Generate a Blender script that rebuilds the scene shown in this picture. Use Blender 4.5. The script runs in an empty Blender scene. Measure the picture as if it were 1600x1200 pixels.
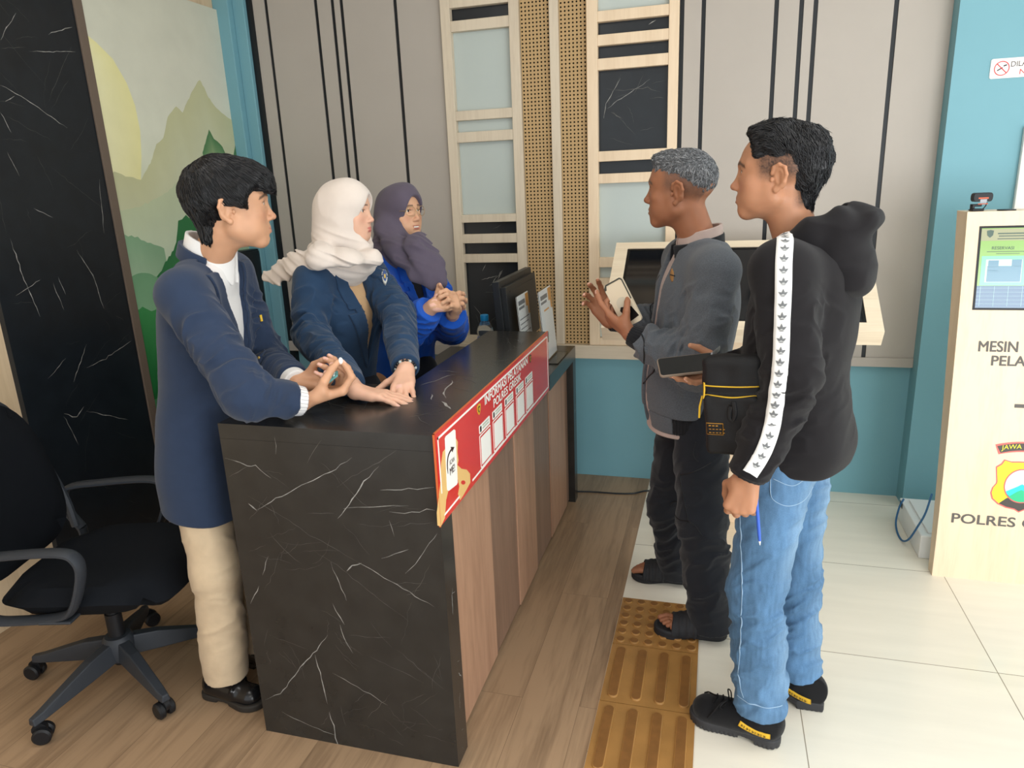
import bpy, bmesh, math, random
import numpy as np
from mathutils import Vector, Matrix

# ------------------------------------------------------------------ camera, world, lights, exposure
SC = bpy.context.scene
COL = SC.collection
CAM_ROWS = ((0.96231252, 0.26897801, -0.04006805),      # right
            (0.03542005, -0.27005324, -0.96219368),     # down
            (-0.26962945, 0.92451181, -0.26940282))     # forward
cam_d = bpy.data.cameras.new('camera')
cam_d.sensor_fit = 'HORIZONTAL'
cam_d.sensor_width = 36.0
cam_d.lens = 1117.8 / 1600.0 * 36.0
cam_d.clip_start = 0.05
cam = bpy.data.objects.new('camera', cam_d)
COL.objects.link(cam)
_r, _d, _f = [Vector(v) for v in CAM_ROWS]
cam.matrix_world = Matrix(((_r.x, -_d.x, -_f.x, 0), (_r.y, -_d.y, -_f.y, 0), (_r.z, -_d.z, -_f.z, 1.6), (0, 0, 0, 1)))
SC.camera = cam

SC.view_settings.view_transform = 'Standard'
SC.view_settings.look = 'None'
SC.view_settings.gamma = 1.0
SC.view_settings.use_curve_mapping = False
SC.view_settings.exposure = 0.36

world = bpy.data.worlds.new('daylight')
SC.world = world
world.use_nodes = True
world.node_tree.nodes['Background'].inputs[0].default_value = (0.95, 0.985, 1.0, 1)
world.node_tree.nodes['Background'].inputs[1].default_value = 1.15

def area_light(name, loc, target, sx, sy, power, color):
    l = bpy.data.lights.new(name, 'AREA')
    l.shape = 'RECTANGLE'
    l.size, l.size_y, l.energy, l.color = sx, sy, power, color
    o = bpy.data.objects.new(name, l)
    COL.objects.link(o)
    o.location = loc
    o.rotation_euler = (Vector(target) - Vector(loc)).to_track_quat('-Z', 'Y').to_euler()
    return o
# ceiling panels of the hall and daylight from the glass front on the right, behind the camera
area_light('ceiling_lamp', (0.9, 1.6, 2.88), (0.9, 1.6, 0), 1.2, 1.2, 13, (1.0, 0.99, 0.98))
area_light('ceiling_lamp', (-1.3, 1.2, 2.88), (-1.3, 1.2, 0), 0.9, 0.9, 9, (1.0, 0.98, 0.95))
area_light('ceiling_lamp', (0.6, -1.2, 2.88), (0.6, -1.2, 0), 1.2, 1.2, 8, (1.0, 0.99, 0.98))
area_light('glass_front', (2.3, -0.6, 0.95), (0.85, 3.6, 0.45), 2.0, 1.7, 66, (0.96, 0.985, 1.0))

# ------------------------------------------------------------------ helpers
def S(r, g, b):
    f = lambda c: (c / 255 / 12.92) if c / 255 <= 0.04045 else ((c / 255 + 0.055) / 1.055) ** 2.4
    return (f(r), f(g), f(b), 1.0)

_mats = {}
def nodes_of(m):
    m.use_nodes = True
    nt = m.node_tree
    return nt, nt.nodes['Principled BSDF']

def mat(name, rgb, rough=0.5, spec=0.5, metal=0.0, noise=0.0, nscale=40.0, bump=0.0, bscale=200.0, stretch=None, coat=0.0, alpha=1.0, trans=0.0, ior=1.45, sheen=0.0, emit=0.0, attr=None):
    if name in _mats: return _mats[name]
    m = bpy.data.materials.new(name)
    nt, b = nodes_of(m)
    c = S(*rgb)
    b.inputs['Base Color'].default_value = c
    b.inputs['Roughness'].default_value = rough
    b.inputs['Specular IOR Level'].default_value = spec
    b.inputs['Metallic'].default_value = metal
    b.inputs['Coat Weight'].default_value = coat
    b.inputs['IOR'].default_value = ior
    b.inputs['Transmission Weight'].default_value = trans
    b.inputs['Alpha'].default_value = alpha
    b.inputs['Sheen Weight'].default_value = sheen
    if emit:
        b.inputs['Emission Color'].default_value = c
        b.inputs['Emission Strength'].default_value = emit
    L = nt.links
    if noise or bump:
        tc = nt.nodes.new('ShaderNodeTexCoord')
        mp = nt.nodes.new('ShaderNodeMapping')
        L.new(tc.outputs['Object'], mp.inputs[0])
        if stretch: mp.inputs['Scale'].default_value = stretch
    if noise:
        nz = nt.nodes.new('ShaderNodeTexNoise')
        nz.inputs['Scale'].default_value = nscale
        nz.inputs['Detail'].default_value = 5
        L.new(mp.outputs[0], nz.inputs['Vector'])
        mr = nt.nodes.new('ShaderNodeMapRange')
        mr.inputs[1].default_value, mr.inputs[2].default_value = 0.3, 0.7
        mr.inputs[3].default_value, mr.inputs[4].default_value = 1 - noise, 1 + noise
        L.new(nz.outputs['Fac'], mr.inputs[0])
        mx = nt.nodes.new('ShaderNodeMix'); mx.data_type = 'RGBA'; mx.blend_type = 'MULTIPLY'
        mx.inputs[0].default_value = 1.0
        mx.inputs[6].default_value = c
        L.new(mr.outputs[0], mx.inputs[7])
        if attr:
            at = nt.nodes.new('ShaderNodeAttribute'); at.attribute_name = attr
            L.new(at.outputs['Color'], mx.inputs[6])
        L.new(mx.outputs[2], b.inputs['Base Color'])
    elif attr:
        at = nt.nodes.new('ShaderNodeAttribute'); at.attribute_name = attr
        L.new(at.outputs['Color'], b.inputs['Base Color'])
    if bump:
        n2 = nt.nodes.new('ShaderNodeTexNoise')
        n2.inputs['Scale'].default_value = bscale
        n2.inputs['Detail'].default_value = 3
        L.new(mp.outputs[0], n2.inputs['Vector'])
        bp = nt.nodes.new('ShaderNodeBump')
        bp.inputs['Strength'].default_value = bump
        bp.inputs['Distance'].default_value = 0.002
        L.new(n2.outputs['Fac'], bp.inputs['Height'])
        L.new(bp.outputs[0], b.inputs['Normal'])
    _mats[name] = m
    return m

def wood(name, c1, c2, axis='z', scale=6.0, rough=0.45, planks=None, spec=0.4, mid=0.5):
    """grain drawn out along AXIS; planks = (width, length) lays boards along y"""
    if name in _mats: return _mats[name]
    m = bpy.data.materials.new(name)
    nt, b = nodes_of(m); L = nt.links
    tc = nt.nodes.new('ShaderNodeTexCoord')
    mp = nt.nodes.new('ShaderNodeMapping')
    L.new(tc.outputs['Object'], mp.inputs[0])
    mp.inputs['Scale'].default_value = {'x': (0.12, 1.6, 1.6), 'y': (1.6, 0.12, 1.6), 'z': (1.6, 1.6, 0.12)}[axis]
    vec = mp.outputs[0]
    br = None
    if planks:
        br = nt.nodes.new('ShaderNodeTexBrick')
        mb = nt.nodes.new('ShaderNodeMapping')
        L.new(tc.outputs['Object'], mb.inputs[0])
        mb.inputs['Rotation'].default_value = (0, 0, math.radians(90))
        L.new(mb.outputs[0], br.inputs['Vector'])
        br.inputs['Scale'].default_value = 1.0
        br.inputs['Brick Width'].default_value = planks[1]
        br.inputs['Row Height'].default_value = planks[0]
        br.inputs['Mortar Size'].default_value = 0.0008
        br.inputs['Mortar Smooth'].default_value = 0.2
        br.inputs['Color1'].default_value = (0, 0, 0, 1)
        br.inputs['Color2'].default_value = (1, 1, 1, 1)
        br.inputs['Mortar'].default_value = (0.5, 0.5, 0.5, 1)
        ad = nt.nodes.new('ShaderNodeVectorMath'); ad.operation = 'MULTIPLY_ADD'
        L.new(br.outputs['Color'], ad.inputs[0])
        ad.inputs[1].default_value = (7, 5, 3)
        L.new(vec, ad.inputs[2])
        vec = ad.outputs[0]
    n1 = nt.nodes.new('ShaderNodeTexNoise')
    n1.inputs['Scale'].default_value = scale
    n1.inputs['Detail'].default_value = 6
    n1.inputs['Roughness'].default_value = 0.65
    n1.inputs['Distortion'].default_value = 0.7
    L.new(vec, n1.inputs['Vector'])
    n2 = nt.nodes.new('ShaderNodeTexNoise')
    n2.inputs['Scale'].default_value = scale * 9
    n2.inputs['Detail'].default_value = 3
    L.new(vec, n2.inputs['Vector'])
    av = nt.nodes.new('ShaderNodeMath'); av.operation = 'MULTIPLY_ADD'
    L.new(n2.outputs['Fac'], av.inputs[0]); av.inputs[1].default_value = 0.35
    L.new(n1.outputs['Fac'], av.inputs[2])
    cr = nt.nodes.new('ShaderNodeValToRGB')
    cr.color_ramp.elements[0].position = mid + 0.0; cr.color_ramp.elements[0].color = S(*c1)
    cr.color_ramp.elements[1].position = mid + 0.38; cr.color_ramp.elements[1].color = S(*c2)
    L.new(av.outputs[0], cr.inputs[0])
    out = cr.outputs[0]
    if br:
        mx = nt.nodes.new('ShaderNodeMix'); mx.data_type = 'RGBA'; mx.blend_type = 'MULTIPLY'
        mr = nt.nodes.new('ShaderNodeMapRange')
        mr.inputs[3].default_value, mr.inputs[4].default_value = 1.0, 0.55
        L.new(br.outputs['Fac'], mr.inputs[0])
        mx.inputs[0].default_value = 1.0
        L.new(out, mx.inputs[6]); L.new(mr.outputs[0], mx.inputs[7])
        m2 = nt.nodes.new('ShaderNodeMix'); m2.data_type = 'RGBA'; m2.blend_type = 'MULTIPLY'
        r2 = nt.nodes.new('ShaderNodeMapRange'); r2.inputs[3].default_value, r2.inputs[4].default_value = 0.93, 1.05
        L.new(br.outputs['Color'], r2.inputs[0])
        m2.inputs[0].default_value = 1.0
        L.new(mx.outputs[2], m2.inputs[6]); L.new(r2.outputs[0], m2.inputs[7])
        out = m2.outputs[2]
    L.new(out, b.inputs['Base Color'])
    b.inputs['Roughness'].default_value = rough
    b.inputs['Specular IOR Level'].default_value = spec
    _mats[name] = m
    return m

def rot_to(d):
    """matrix whose z column is D"""
    d = Vector(d).normalized()
    return d.to_track_quat('Z', 'Y').to_matrix()

class MB:
    """collects shapes and links them as ONE mesh object"""
    def __init__(s): s.v, s.f, s.m = [], [], []
    def add(s, vs, fs, mi=0):
        k = len(s.v)
        s.v += [tuple(v) for v in vs]
        s.f += [tuple(i + k for i in f) for f in fs]
        s.m += [mi] * len(fs)
        return s
    def box(s, x0, x1, y0, y1, z0, z1, mi=0, M=None):
        vs = [Vector((x, y, z)) for z in (z0, z1) for y in (y0, y1) for x in (x0, x1)]
        if M: vs = [M @ v for v in vs]
        return s.add(vs, [(0, 2, 3, 1), (4, 5, 7, 6), (0, 1, 5, 4), (2, 6, 7, 3), (0, 4, 6, 2), (1, 3, 7, 5)], mi)
    def prism(s, pts, origin, u, v, depth, mi=0):
        """2-D outline PTS in the u,v plane at ORIGIN, thickened by the vector DEPTH"""
        o, u, v, dp = Vector(origin), Vector(u), Vector(v), Vector(depth)
        a = [o + u * p[0] + v * p[1] for p in pts]
        n = len(a)
        if u.cross(v).dot(dp) < 0:
            a = a[::-1]
        fs = [tuple(range(n))[::-1], tuple(range(n, 2 * n))] + [(i, (i + 1) % n, n + (i + 1) % n, n + i) for i in range(n)]
        return s.add(a + [p + dp for p in a], fs, mi)
    def flat(s, pts, origin, u, v, mi=0):
        o, u, v = Vector(origin), Vector(u), Vector(v)
        return s.add([o + u * p[0] + v * p[1] for p in pts], [tuple(range(len(pts)))], mi)
    def tube(s, pts, r, n=10, mi=0, caps=True, flat=None):
        """tube along PTS; r a number or list; flat = (axis vector, factor) squashes the section"""
        pts = [Vector(p) for p in pts]
        rs = r if isinstance(r, (list, tuple)) else [r] * len(pts)
        vs, fs = [], []
        up = None
        for i, p in enumerate(pts):
            t = (pts[min(i + 1, len(pts) - 1)] - pts[max(i - 1, 0)]).normalized()
            if up is None:
                up = t.orthogonal().normalized()
                if flat:
                    q = Vector(flat[0]); q = q - t * q.dot(t)
                    if q.length > 1e-5: up = q.normalized()
            up = (up - t * up.dot(t)).normalized()
            w = t.cross(up)
            for k in range(n):
                a = 2 * math.pi * k / n
                fa = flat[1] if flat else 1.0
                vs.append(p + up * math.cos(a) * rs[i] * fa + w * math.sin(a) * rs[i])
        for i in range(len(pts) - 1):
            for k in range(n):
                fs.append((i * n + k, i * n + (k + 1) % n, (i + 1) * n + (k + 1) % n, (i + 1) * n + k))
        if caps:
            fs.append(tuple(range(n))[::-1]); fs.append(tuple((len(pts) - 1) * n + k for k in range(n)))
        return s.add(vs, fs, mi)
    def lathe(s, prof, n=24, mi=0, M=None):
        """profile [(r, z)] turned about z"""
        vs, fs = [], []
        for r, z in prof:
            for k in range(n):
                a = 2 * math.pi * k / n
                v = Vector((r * math.cos(a), r * math.sin(a), z))
                vs.append(M @ v if M else v)
        for i in range(len(prof) - 1):
            for k in range(n):
                fs.append((i * n + k, i * n + (k + 1) % n, (i + 1) * n + (k + 1) % n, (i + 1) * n + k))
        fs.append(tuple(range(n))[::-1]); fs.append(tuple((len(prof) - 1) * n + k for k in range(n)))
        return s.add(vs, fs, mi)
    def ball(s, c, r, n=16, mi=0, sc=(1, 1, 1)):
        prof = [(max(1e-4, r * math.sin(math.pi * i / (n // 2))), -r * math.cos(math.pi * i / (n // 2))) for i in range(n // 2 + 1)]
        M = Matrix.Translation(c) @ Matrix.Diagonal((*sc, 1))
        return s.lathe(prof, n, mi, M)
    def build(s, name, mats, parent=None, smooth=False, bevel=0.0, seg=2):
        me = bpy.data.meshes.new(name)
        me.from_pydata(s.v, [], s.f)
        if not isinstance(mats, (list, tuple)): mats = [mats]
        for m in mats: me.materials.append(m)
        me.polygons.foreach_set('material_index', s.m)
        if smooth: me.polygons.foreach_set('use_smooth', [True] * len(me.polygons))
        me.update()
        o = bpy.data.objects.new(name, me)
        COL.objects.link(o)
        if parent: put(o, parent)
        if bevel:
            b = o.modifiers.new('bevel', 'BEVEL'); b.width = bevel; b.segments = seg; b.limit_method = 'ANGLE'; b.angle_limit = math.radians(40)
        if smooth:
            bpy_smooth_angle(me)
        return o

def bpy_smooth_angle(me, ang=0.7):
    """mark sharp edges by angle"""
    bm = bmesh.new(); bm.from_mesh(me)
    for e in bm.edges:
        e.smooth = not (len(e.link_faces) == 2 and e.calc_face_angle(0) > ang)
    bm.to_mesh(me); bm.free()

def put(o, parent):
    """parent O, its mesh already in world coordinates"""
    o.parent = parent
    o.matrix_parent_inverse = parent_world(parent).inverted()
def parent_world(p):
    m = p.matrix_basis.copy()
    if p.parent: m = parent_world(p.parent) @ p.matrix_parent_inverse @ m
    return m

def tag(o, label, cat, group=None, kind=None):
    o['label'] = label; o['category'] = cat
    if group: o['group'] = group
    if kind: o['kind'] = kind
    return o
def struct(o):
    o['kind'] = 'structure'; return o
def thing(name, loc, label, cat, group=None):
    o = bpy.data.objects.new(name, None)
    o.empty_display_size = 0.1
    COL.objects.link(o); o.location = loc
    return tag(o, label, cat, group)
def arc(cx, cy, r, a0, a1, n):
    return [(cx + r * math.cos(math.radians(a0 + (a1 - a0) * i / n)), cy + r * math.sin(math.radians(a0 + (a1 - a0) * i / n))) for i in range(n + 1)]
def rrect(x0, x1, y0, y1, r, n=5):
    return arc(x1 - r, y0 + r, r, -90, 0, n) + arc(x1 - r, y1 - r, r, 0, 90, n) + arc(x0 + r, y1 - r, r, 90, 180, n) + arc(x0 + r, y0 + r, r, 180, 270, n)
def smooth_path(pts, n=8):
    """Catmull-Rom through PTS"""
    P = [np.array(p, float) for p in pts]
    P = [2 * P[0] - P[1]] + P + [2 * P[-1] - P[-2]]
    out = []
    for i in range(1, len(P) - 2):
        for k in range(n):
            t = k / n
            a, b, c, d = P[i - 1], P[i], P[i + 1], P[i + 2]
            out.append(0.5 * ((2 * b) + (-a + c) * t + (2 * a - 5 * b + 4 * c - d) * t * t + (-a + 3 * b - 3 * c + d) * t ** 3))
    out.append(P[-2])
    return out

def text_mesh(s, height, bold=0.0, spacing=1.0):
    """the letters of S as verts, faces in a plane: cap height HEIGHT, left edge and base line at 0"""
    cu = bpy.data.curves.new('t', 'FONT')
    cu.body = s; cu.size = 1.0; cu.space_character = spacing; cu.offset = bold
    cu.resolution_u = 4
    o = bpy.data.objects.new('t', cu)
    COL.objects.link(o)
    bpy.context.view_layer.update()
    dg = bpy.context.evaluated_depsgraph_get()
    me = bpy.data.meshes.new_from_object(o.evaluated_get(dg))
    v = np.array([p.co[:2] for p in me.vertices]); f = [tuple(p.vertices) for p in me.polygons]
    bpy.data.objects.remove(o); bpy.data.curves.remove(cu); bpy.data.meshes.remove(me)
    k = height / 0.729
    v = (v - np.array([v[:, 0].min(), 0])) * k
    return v, f

def text_on(mb, s, origin, u, v, height, mi=0, bold=0.0, width=None, center=False, lift=0.0006, spacing=1.0):
    tv, tf = text_mesh(s, height, 0.0, spacing)
    w = tv[:, 0].max()
    sx = (width / w) if width else 1.0
    o, u, v = Vector(origin), Vector(u).normalized(), Vector(v).normalized()
    dx = -w * sx / 2 if center else 0
    for k, (ex, ey) in enumerate(((0, 0), (1, 0), (.5, .6)) if bold else ((0, 0),)):
        n = u.cross(v) * (lift + k * .00008)
        mb.add([o + u * (p[0] * sx + dx + ex * bold * height) + v * (p[1] + ey * bold * height) + n for p in tv], tf, mi)
    return w * sx
# ------------------------------------------------------------------ photograph point -> point on a plane of the room
_R = np.array(CAM_ROWS)
def ray(x, y): return _R.T @ np.array([(x - 800) / 1117.8, (y - 600) / 1117.8, 1.0])
def onX(x, y, X): d = ray(x, y); return np.array([0, 0, 1.6]) + d * (X / d[0])
def onY(x, y, Y): d = ray(x, y); return np.array([0, 0, 1.6]) + d * (Y / d[1])
def onZ(x, y, Z): d = ray(x, y); return np.array([0, 0, 1.6]) + d * ((Z - 1.6) / d[2])

# ------------------------------------------------------------------ materials of the room
M_floorwood = wood('oak vinyl plank', (116, 93, 71), (166, 138, 109), 'y', 6.0, 0.4, planks=(0.185, 1.25), mid=0.36)
M_palewood = wood('pale ash laminate', (220, 194, 162), (234, 211, 181), 'z', 9.0, 0.45, mid=0.35)
M_palewood_x = wood('pale ash laminate lengthwise', (216, 196, 168), (236, 220, 194), 'x', 9.0, 0.45, mid=0.35)
M_greywood = wood('greige oak laminate', (196, 180, 158), (216, 202, 180), 'z', 9.0, 0.5, mid=0.35)
M_greywood_x = wood('greige oak laminate lengthwise', (196, 180, 158), (216, 202, 180), 'x', 9.0, 0.5, mid=0.35)
M_teal = mat('teal wall paint', (119, 168, 180), 0.55, 0.35, noise=0.02, nscale=3)
M_taupe = mat('taupe wall panel', (178, 170, 161), 0.5, 0.3, noise=0.02, nscale=4)
M_black = mat('black groove strip', (22, 26, 30), 0.4, 0.4)
M_ceil = mat('white ceiling', (235, 233, 228), 0.8, 0.2)
M_marble = mat('black marble laminate', (42, 41, 39), 0.24, 0.6, noise=0.16, nscale=14)
M_marble_wall = mat('black marble wall laminate', (26, 31, 36), 0.28, 0.45, noise=0.16, nscale=14)
M_vein = mat('white marble vein', (150, 148, 144), 0.35, 0.4, noise=0.35, nscale=60)
M_vein_dim = mat('faint marble vein', (82, 80, 77), 0.35, 0.4, noise=0.3, nscale=60)
M_glass = mat('frosted aqua glass', (184, 194, 190), 0.22, 0.5)
M_rattan = mat('woven rattan', (186, 156, 112), 0.6, 0.3, noise=0.12, nscale=300)
M_dark = mat('dark backing', (20, 17, 14), 0.8, 0.2)
M_brown = mat('brown edge trim', (112, 98, 86), 0.5, 0.3)
M_white = mat('white plastic', (236, 236, 234), 0.4, 0.4)
M_blackp = mat('black plastic', (24, 25, 28), 0.45, 0.4, bump=0.15, bscale=900)

def vein(mb, pts, w, n, mi, lift=0.0005, seed=0):
    """one drawn-out crack along PTS, W wide in the middle, on a face with normal N"""
    rnd = random.Random(seed)
    pts = [Vector(p) for p in pts]
    n = Vector(n).normalized()
    P = []
    for a, b in zip(pts[:-1], pts[1:]):
        k = max(2, int((b - a).length / 0.018))
        for i in range(k):
            q = a.lerp(b, i / k)
            s = (b - a).normalized().cross(n)
            P.append(q + s * rnd.gauss(0, 0.0016))
    P.append(pts[-1])
    vs, fs = [], []
    for i, p in enumerate(P):
        t = (P[min(i + 1, len(P) - 1)] - P[max(0, i - 1)]).normalized()
        s = t.cross(n)
        e = min(1.0, 0.15 + 4 * min(i, len(P) - 1 - i) / len(P))
        ww = w * e * rnd.uniform(0.35, 1.0) * 0.5
        vs += [p + n * lift + s * ww, p + n * lift - s * ww]
    for i in range(len(P) - 1):
        fs.append((2 * i, 2 * i + 1, 2 * i + 3, 2 * i + 2))
    mb.add(vs, fs, mi)

def veins(mb, origin, u, v, w, h, count, seed, mi=(1, 2), wmax=0.0028, smin=0.05, smax=0.4):
    """scattered marble veins kept inside a W x H face"""
    rnd = random.Random(seed)
    o, u, v = Vector(origin), Vector(u).normalized(), Vector(v).normalized()
    n = u.cross(v)
    for c in range(count):
        x, y = rnd.uniform(0.02, w - 0.02), rnd.uniform(0.02, h - 0.02)
        a = rnd.choice([-65, -60, -35, -30, 35, 40, 5, -5, 75]) + rnd.gauss(0, 8)
        l = rnd.uniform(smin, smax)
        P = []
        for i in range(5):
            if 0.01 < x < w - 0.01 and 0.01 < y < h - 0.01: P.append(o + u * x + v * y)
            else: break
            a += rnd.gauss(0, 9)
            x += math.cos(math.radians(a)) * l / 4; y += math.sin(math.radians(a)) * l / 4
        if len(P) > 1:
            vein(mb, P, rnd.uniform(0.0008, wmax), n, mi[0] if rnd.random() < 0.4 else mi[1], seed=seed * 97 + c)

# ------------------------------------------------------------------ floor, ceiling, walls
m = MB(); m.box(-2.72, -0.313, -1.2, 3.74, -0.06, 0)
struct(m.build('floor_wood', M_floorwood))

def tile_material():
    m = bpy.data.materials.new('cream porcelain tile'); nt, b = nodes_of(m); L = nt.links
    tc = nt.nodes.new('ShaderNodeTexCoord'); mp = nt.nodes.new('ShaderNodeMapping')
    L.new(tc.outputs['Object'], mp.inputs[0])
    mp.inputs['Location'].default_value = (-0.297 + 0.633 * 3, -0.431 + 0.633 * 5, 0)
    br = nt.nodes.new('ShaderNodeTexBrick'); L.new(mp.outputs[0], br.inputs['Vector'])
    br.offset = 0.0
    br.inputs['Scale'].default_value = 1.0
    br.inputs['Brick Width'].default_value = 0.633; br.inputs['Row Height'].default_value = 0.633
    br.inputs['Mortar Size'].default_value = 0.0016; br.inputs['Mortar Smooth'].default_value = 0.1
    br.inputs['Color1'].default_value = S(232, 227, 212); br.inputs['Color2'].default_value = S(229, 223, 207)
    br.inputs['Mortar'].default_value = S(150, 140, 122)
    mp2 = nt.nodes.new('ShaderNodeMapping'); mp2.inputs['Scale'].default_value = (0.4, 3.0, 1)
    L.new(tc.outputs['Object'], mp2.inputs[0])
    nz = nt.nodes.new('ShaderNodeTexNoise'); nz.inputs['Scale'].default_value = 5; nz.inputs['Detail'].default_value = 5
    L.new(mp2.outputs[0], nz.inputs['Vector'])
    mr = nt.nodes.new('ShaderNodeMapRange'); mr.inputs[1].default_value = 0.3; mr.inputs[2].default_value = 0.7; mr.inputs[3].default_value = 0.955; mr.inputs[4].default_value = 1.03
    L.new(nz.outputs['Fac'], mr.inputs[0])
    mx = nt.nodes.new('ShaderNodeMix'); mx.data_type = 'RGBA'; mx.blend_type = 'MULTIPLY'; mx.inputs[0].default_value = 1
    L.new(br.outputs['Color'], mx.inputs[6]); L.new(mr.outputs[0], mx.inputs[7]); L.new(mx.outputs[2], b.inputs['Base Color'])
    b.inputs['Roughness'].default_value = 0.22; b.inputs['Specular IOR Level'].default_value = 0.4
    return m
m = MB(); m.box(-0.313, 3.2, -1.2, 3.74, -0.06, 0)
struct(m.build('floor_tile', tile_material()))
m = MB(); m.box(-2.72, 3.2, -1.2, 3.85, 2.95, 3.0)
struct(m.build('ceiling', M_ceil))

m = MB(); m.box(-2.72, 3.2, 3.72, 3.82, 0, 2.95)
struct(m.build('wall_back', M_teal))
m = MB(); m.box(-2.72, -2.625, -1.2, 3.72, 0, 2.95)
struct(m.build('wall_left', wood('warm oak laminate', (190, 165, 132), (218, 194, 160), 'z', 7.0, 0.45, mid=0.38)))
# teal pier on the right
m = MB(); m.box(0.915, 3.2, 3.60, 3.72, 0, 2.95)
struct(m.build('wall_right', M_teal))
# stepped teal pilaster in the far left corner
m = MB(); m.box(-2.625, -2.53, 3.62, 3.72, 0, 2.95); m.box(-2.53, -2.462, 3.66, 3.72, 0, 2.95)
struct(m.build('trim_1', M_teal, bevel=0.004))

# taupe panelling with black groove strips
def panelling(name, xs, x0, x1, strip=0.019):
    m = MB()
    edges = [x0] + [e for x in xs for e in (x - strip / 2, x + strip / 2)] + [x1]
    for i in range(0, len(edges), 2):
        if edges[i + 1] - edges[i] > 0.004: m.box(edges[i], edges[i + 1], 3.690, 3.7195, 0.69, 2.95)
    for x in xs:
        m.box(x - strip / 2 + 0.0005, x + strip / 2 - 0.0005, 3.696, 3.7195, 0.69, 2.95, 1)
    return struct(m.build(name, [M_taupe, M_black]))
panelling('wall_back_panelling', [-2.345, -2.052, -1.956, -1.905, -1.607], -2.425, -1.362)
panelling('wall_back_panelling.001', [-0.193, -0.098, 0.214, 0.318, 0.376, 0.697], -0.203, 0.9145)
m = MB(); m.box(-2.461, -2.4255, 3.685, 3.7195, 0, 2.95)
struct(m.build('trim_2', M_black))
m = MB(); m.box(-2.461, -1.362, 3.680, 3.6899, 0.685, 0.745); m.box(-0.203, 0.9145, 3.680, 3.6899, 0.68, 0.725)
struct(m.build('trim_3', M_taupe, bevel=0.002))
# ledge under the decorative frames
m = MB(); m.box(-1.361, -0.204, 3.655, 3.7195, 0.690, 0.762)
struct(m.build('trim_4', M_greywood_x, bevel=0.003))

# left wall: marble cladding, brown trim, mural, wood
m = MB(); m.box(-2.625, -2.60, 2.062, 2.668, 0, 2.95)
n = (1, 0, 0)
WV = [([(0,265),(80,310),(210,400)],3),([(15,315),(45,300)],5),([(150,105),(225,85)],4),([(0,150),(80,148)],2),([(90,160),(235,162)],2.5),([(30,745),(70,860),(125,990)],4),
      ([(0,350),(35,415)],3),([(22,475),(60,550)],3),([(240,780),(290,860),(325,965)],4),([(310,560),(325,730)],3),([(50,925),(125,875)],3),([(165,885),(200,970)],3),
      ([(180,865),(205,920)],3),([(150,320),(190,220),(225,140)],2),([(0,125),(50,40)],3),([(410,1065),(330,1120),(270,1150)],3),([(270,1075),(230,1195)],3),([(150,1185),(205,1120)],2.5),
      ([(105,650),(165,680)],3),([(155,520),(320,650)],1.5),([(15,360),(160,440)],1.5),([(270,1284),(400,1312)],3),([(200,1292),(240,1302),(262,1270)],4),([(200,1300),(245,1390)],3)]
for i, (p, w) in enumerate(WV):
    vein(m, [onX(a / 2, b / 2, -2.60) for a, b in p], w * 0.0011, n, 1 if w > 2.2 else 2, seed=i)
veins(m, (-2.60, 2.07, 0.02), (0, 1, 0), (0, 0, 1), 0.59, 2.6, 46, 5, smax=0.25, wmax=0.0014, mi=(2, 2))
struct(m.build('wall_left_marble_cladding', [M_marble_wall, M_vein, M_vein_dim]))
m = MB(); m.box(-2.625, -2.592, 2.669, 2.712, 0, 2.95)
struct(m.build('trim_5', M_brown, bevel=0.002))

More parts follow.
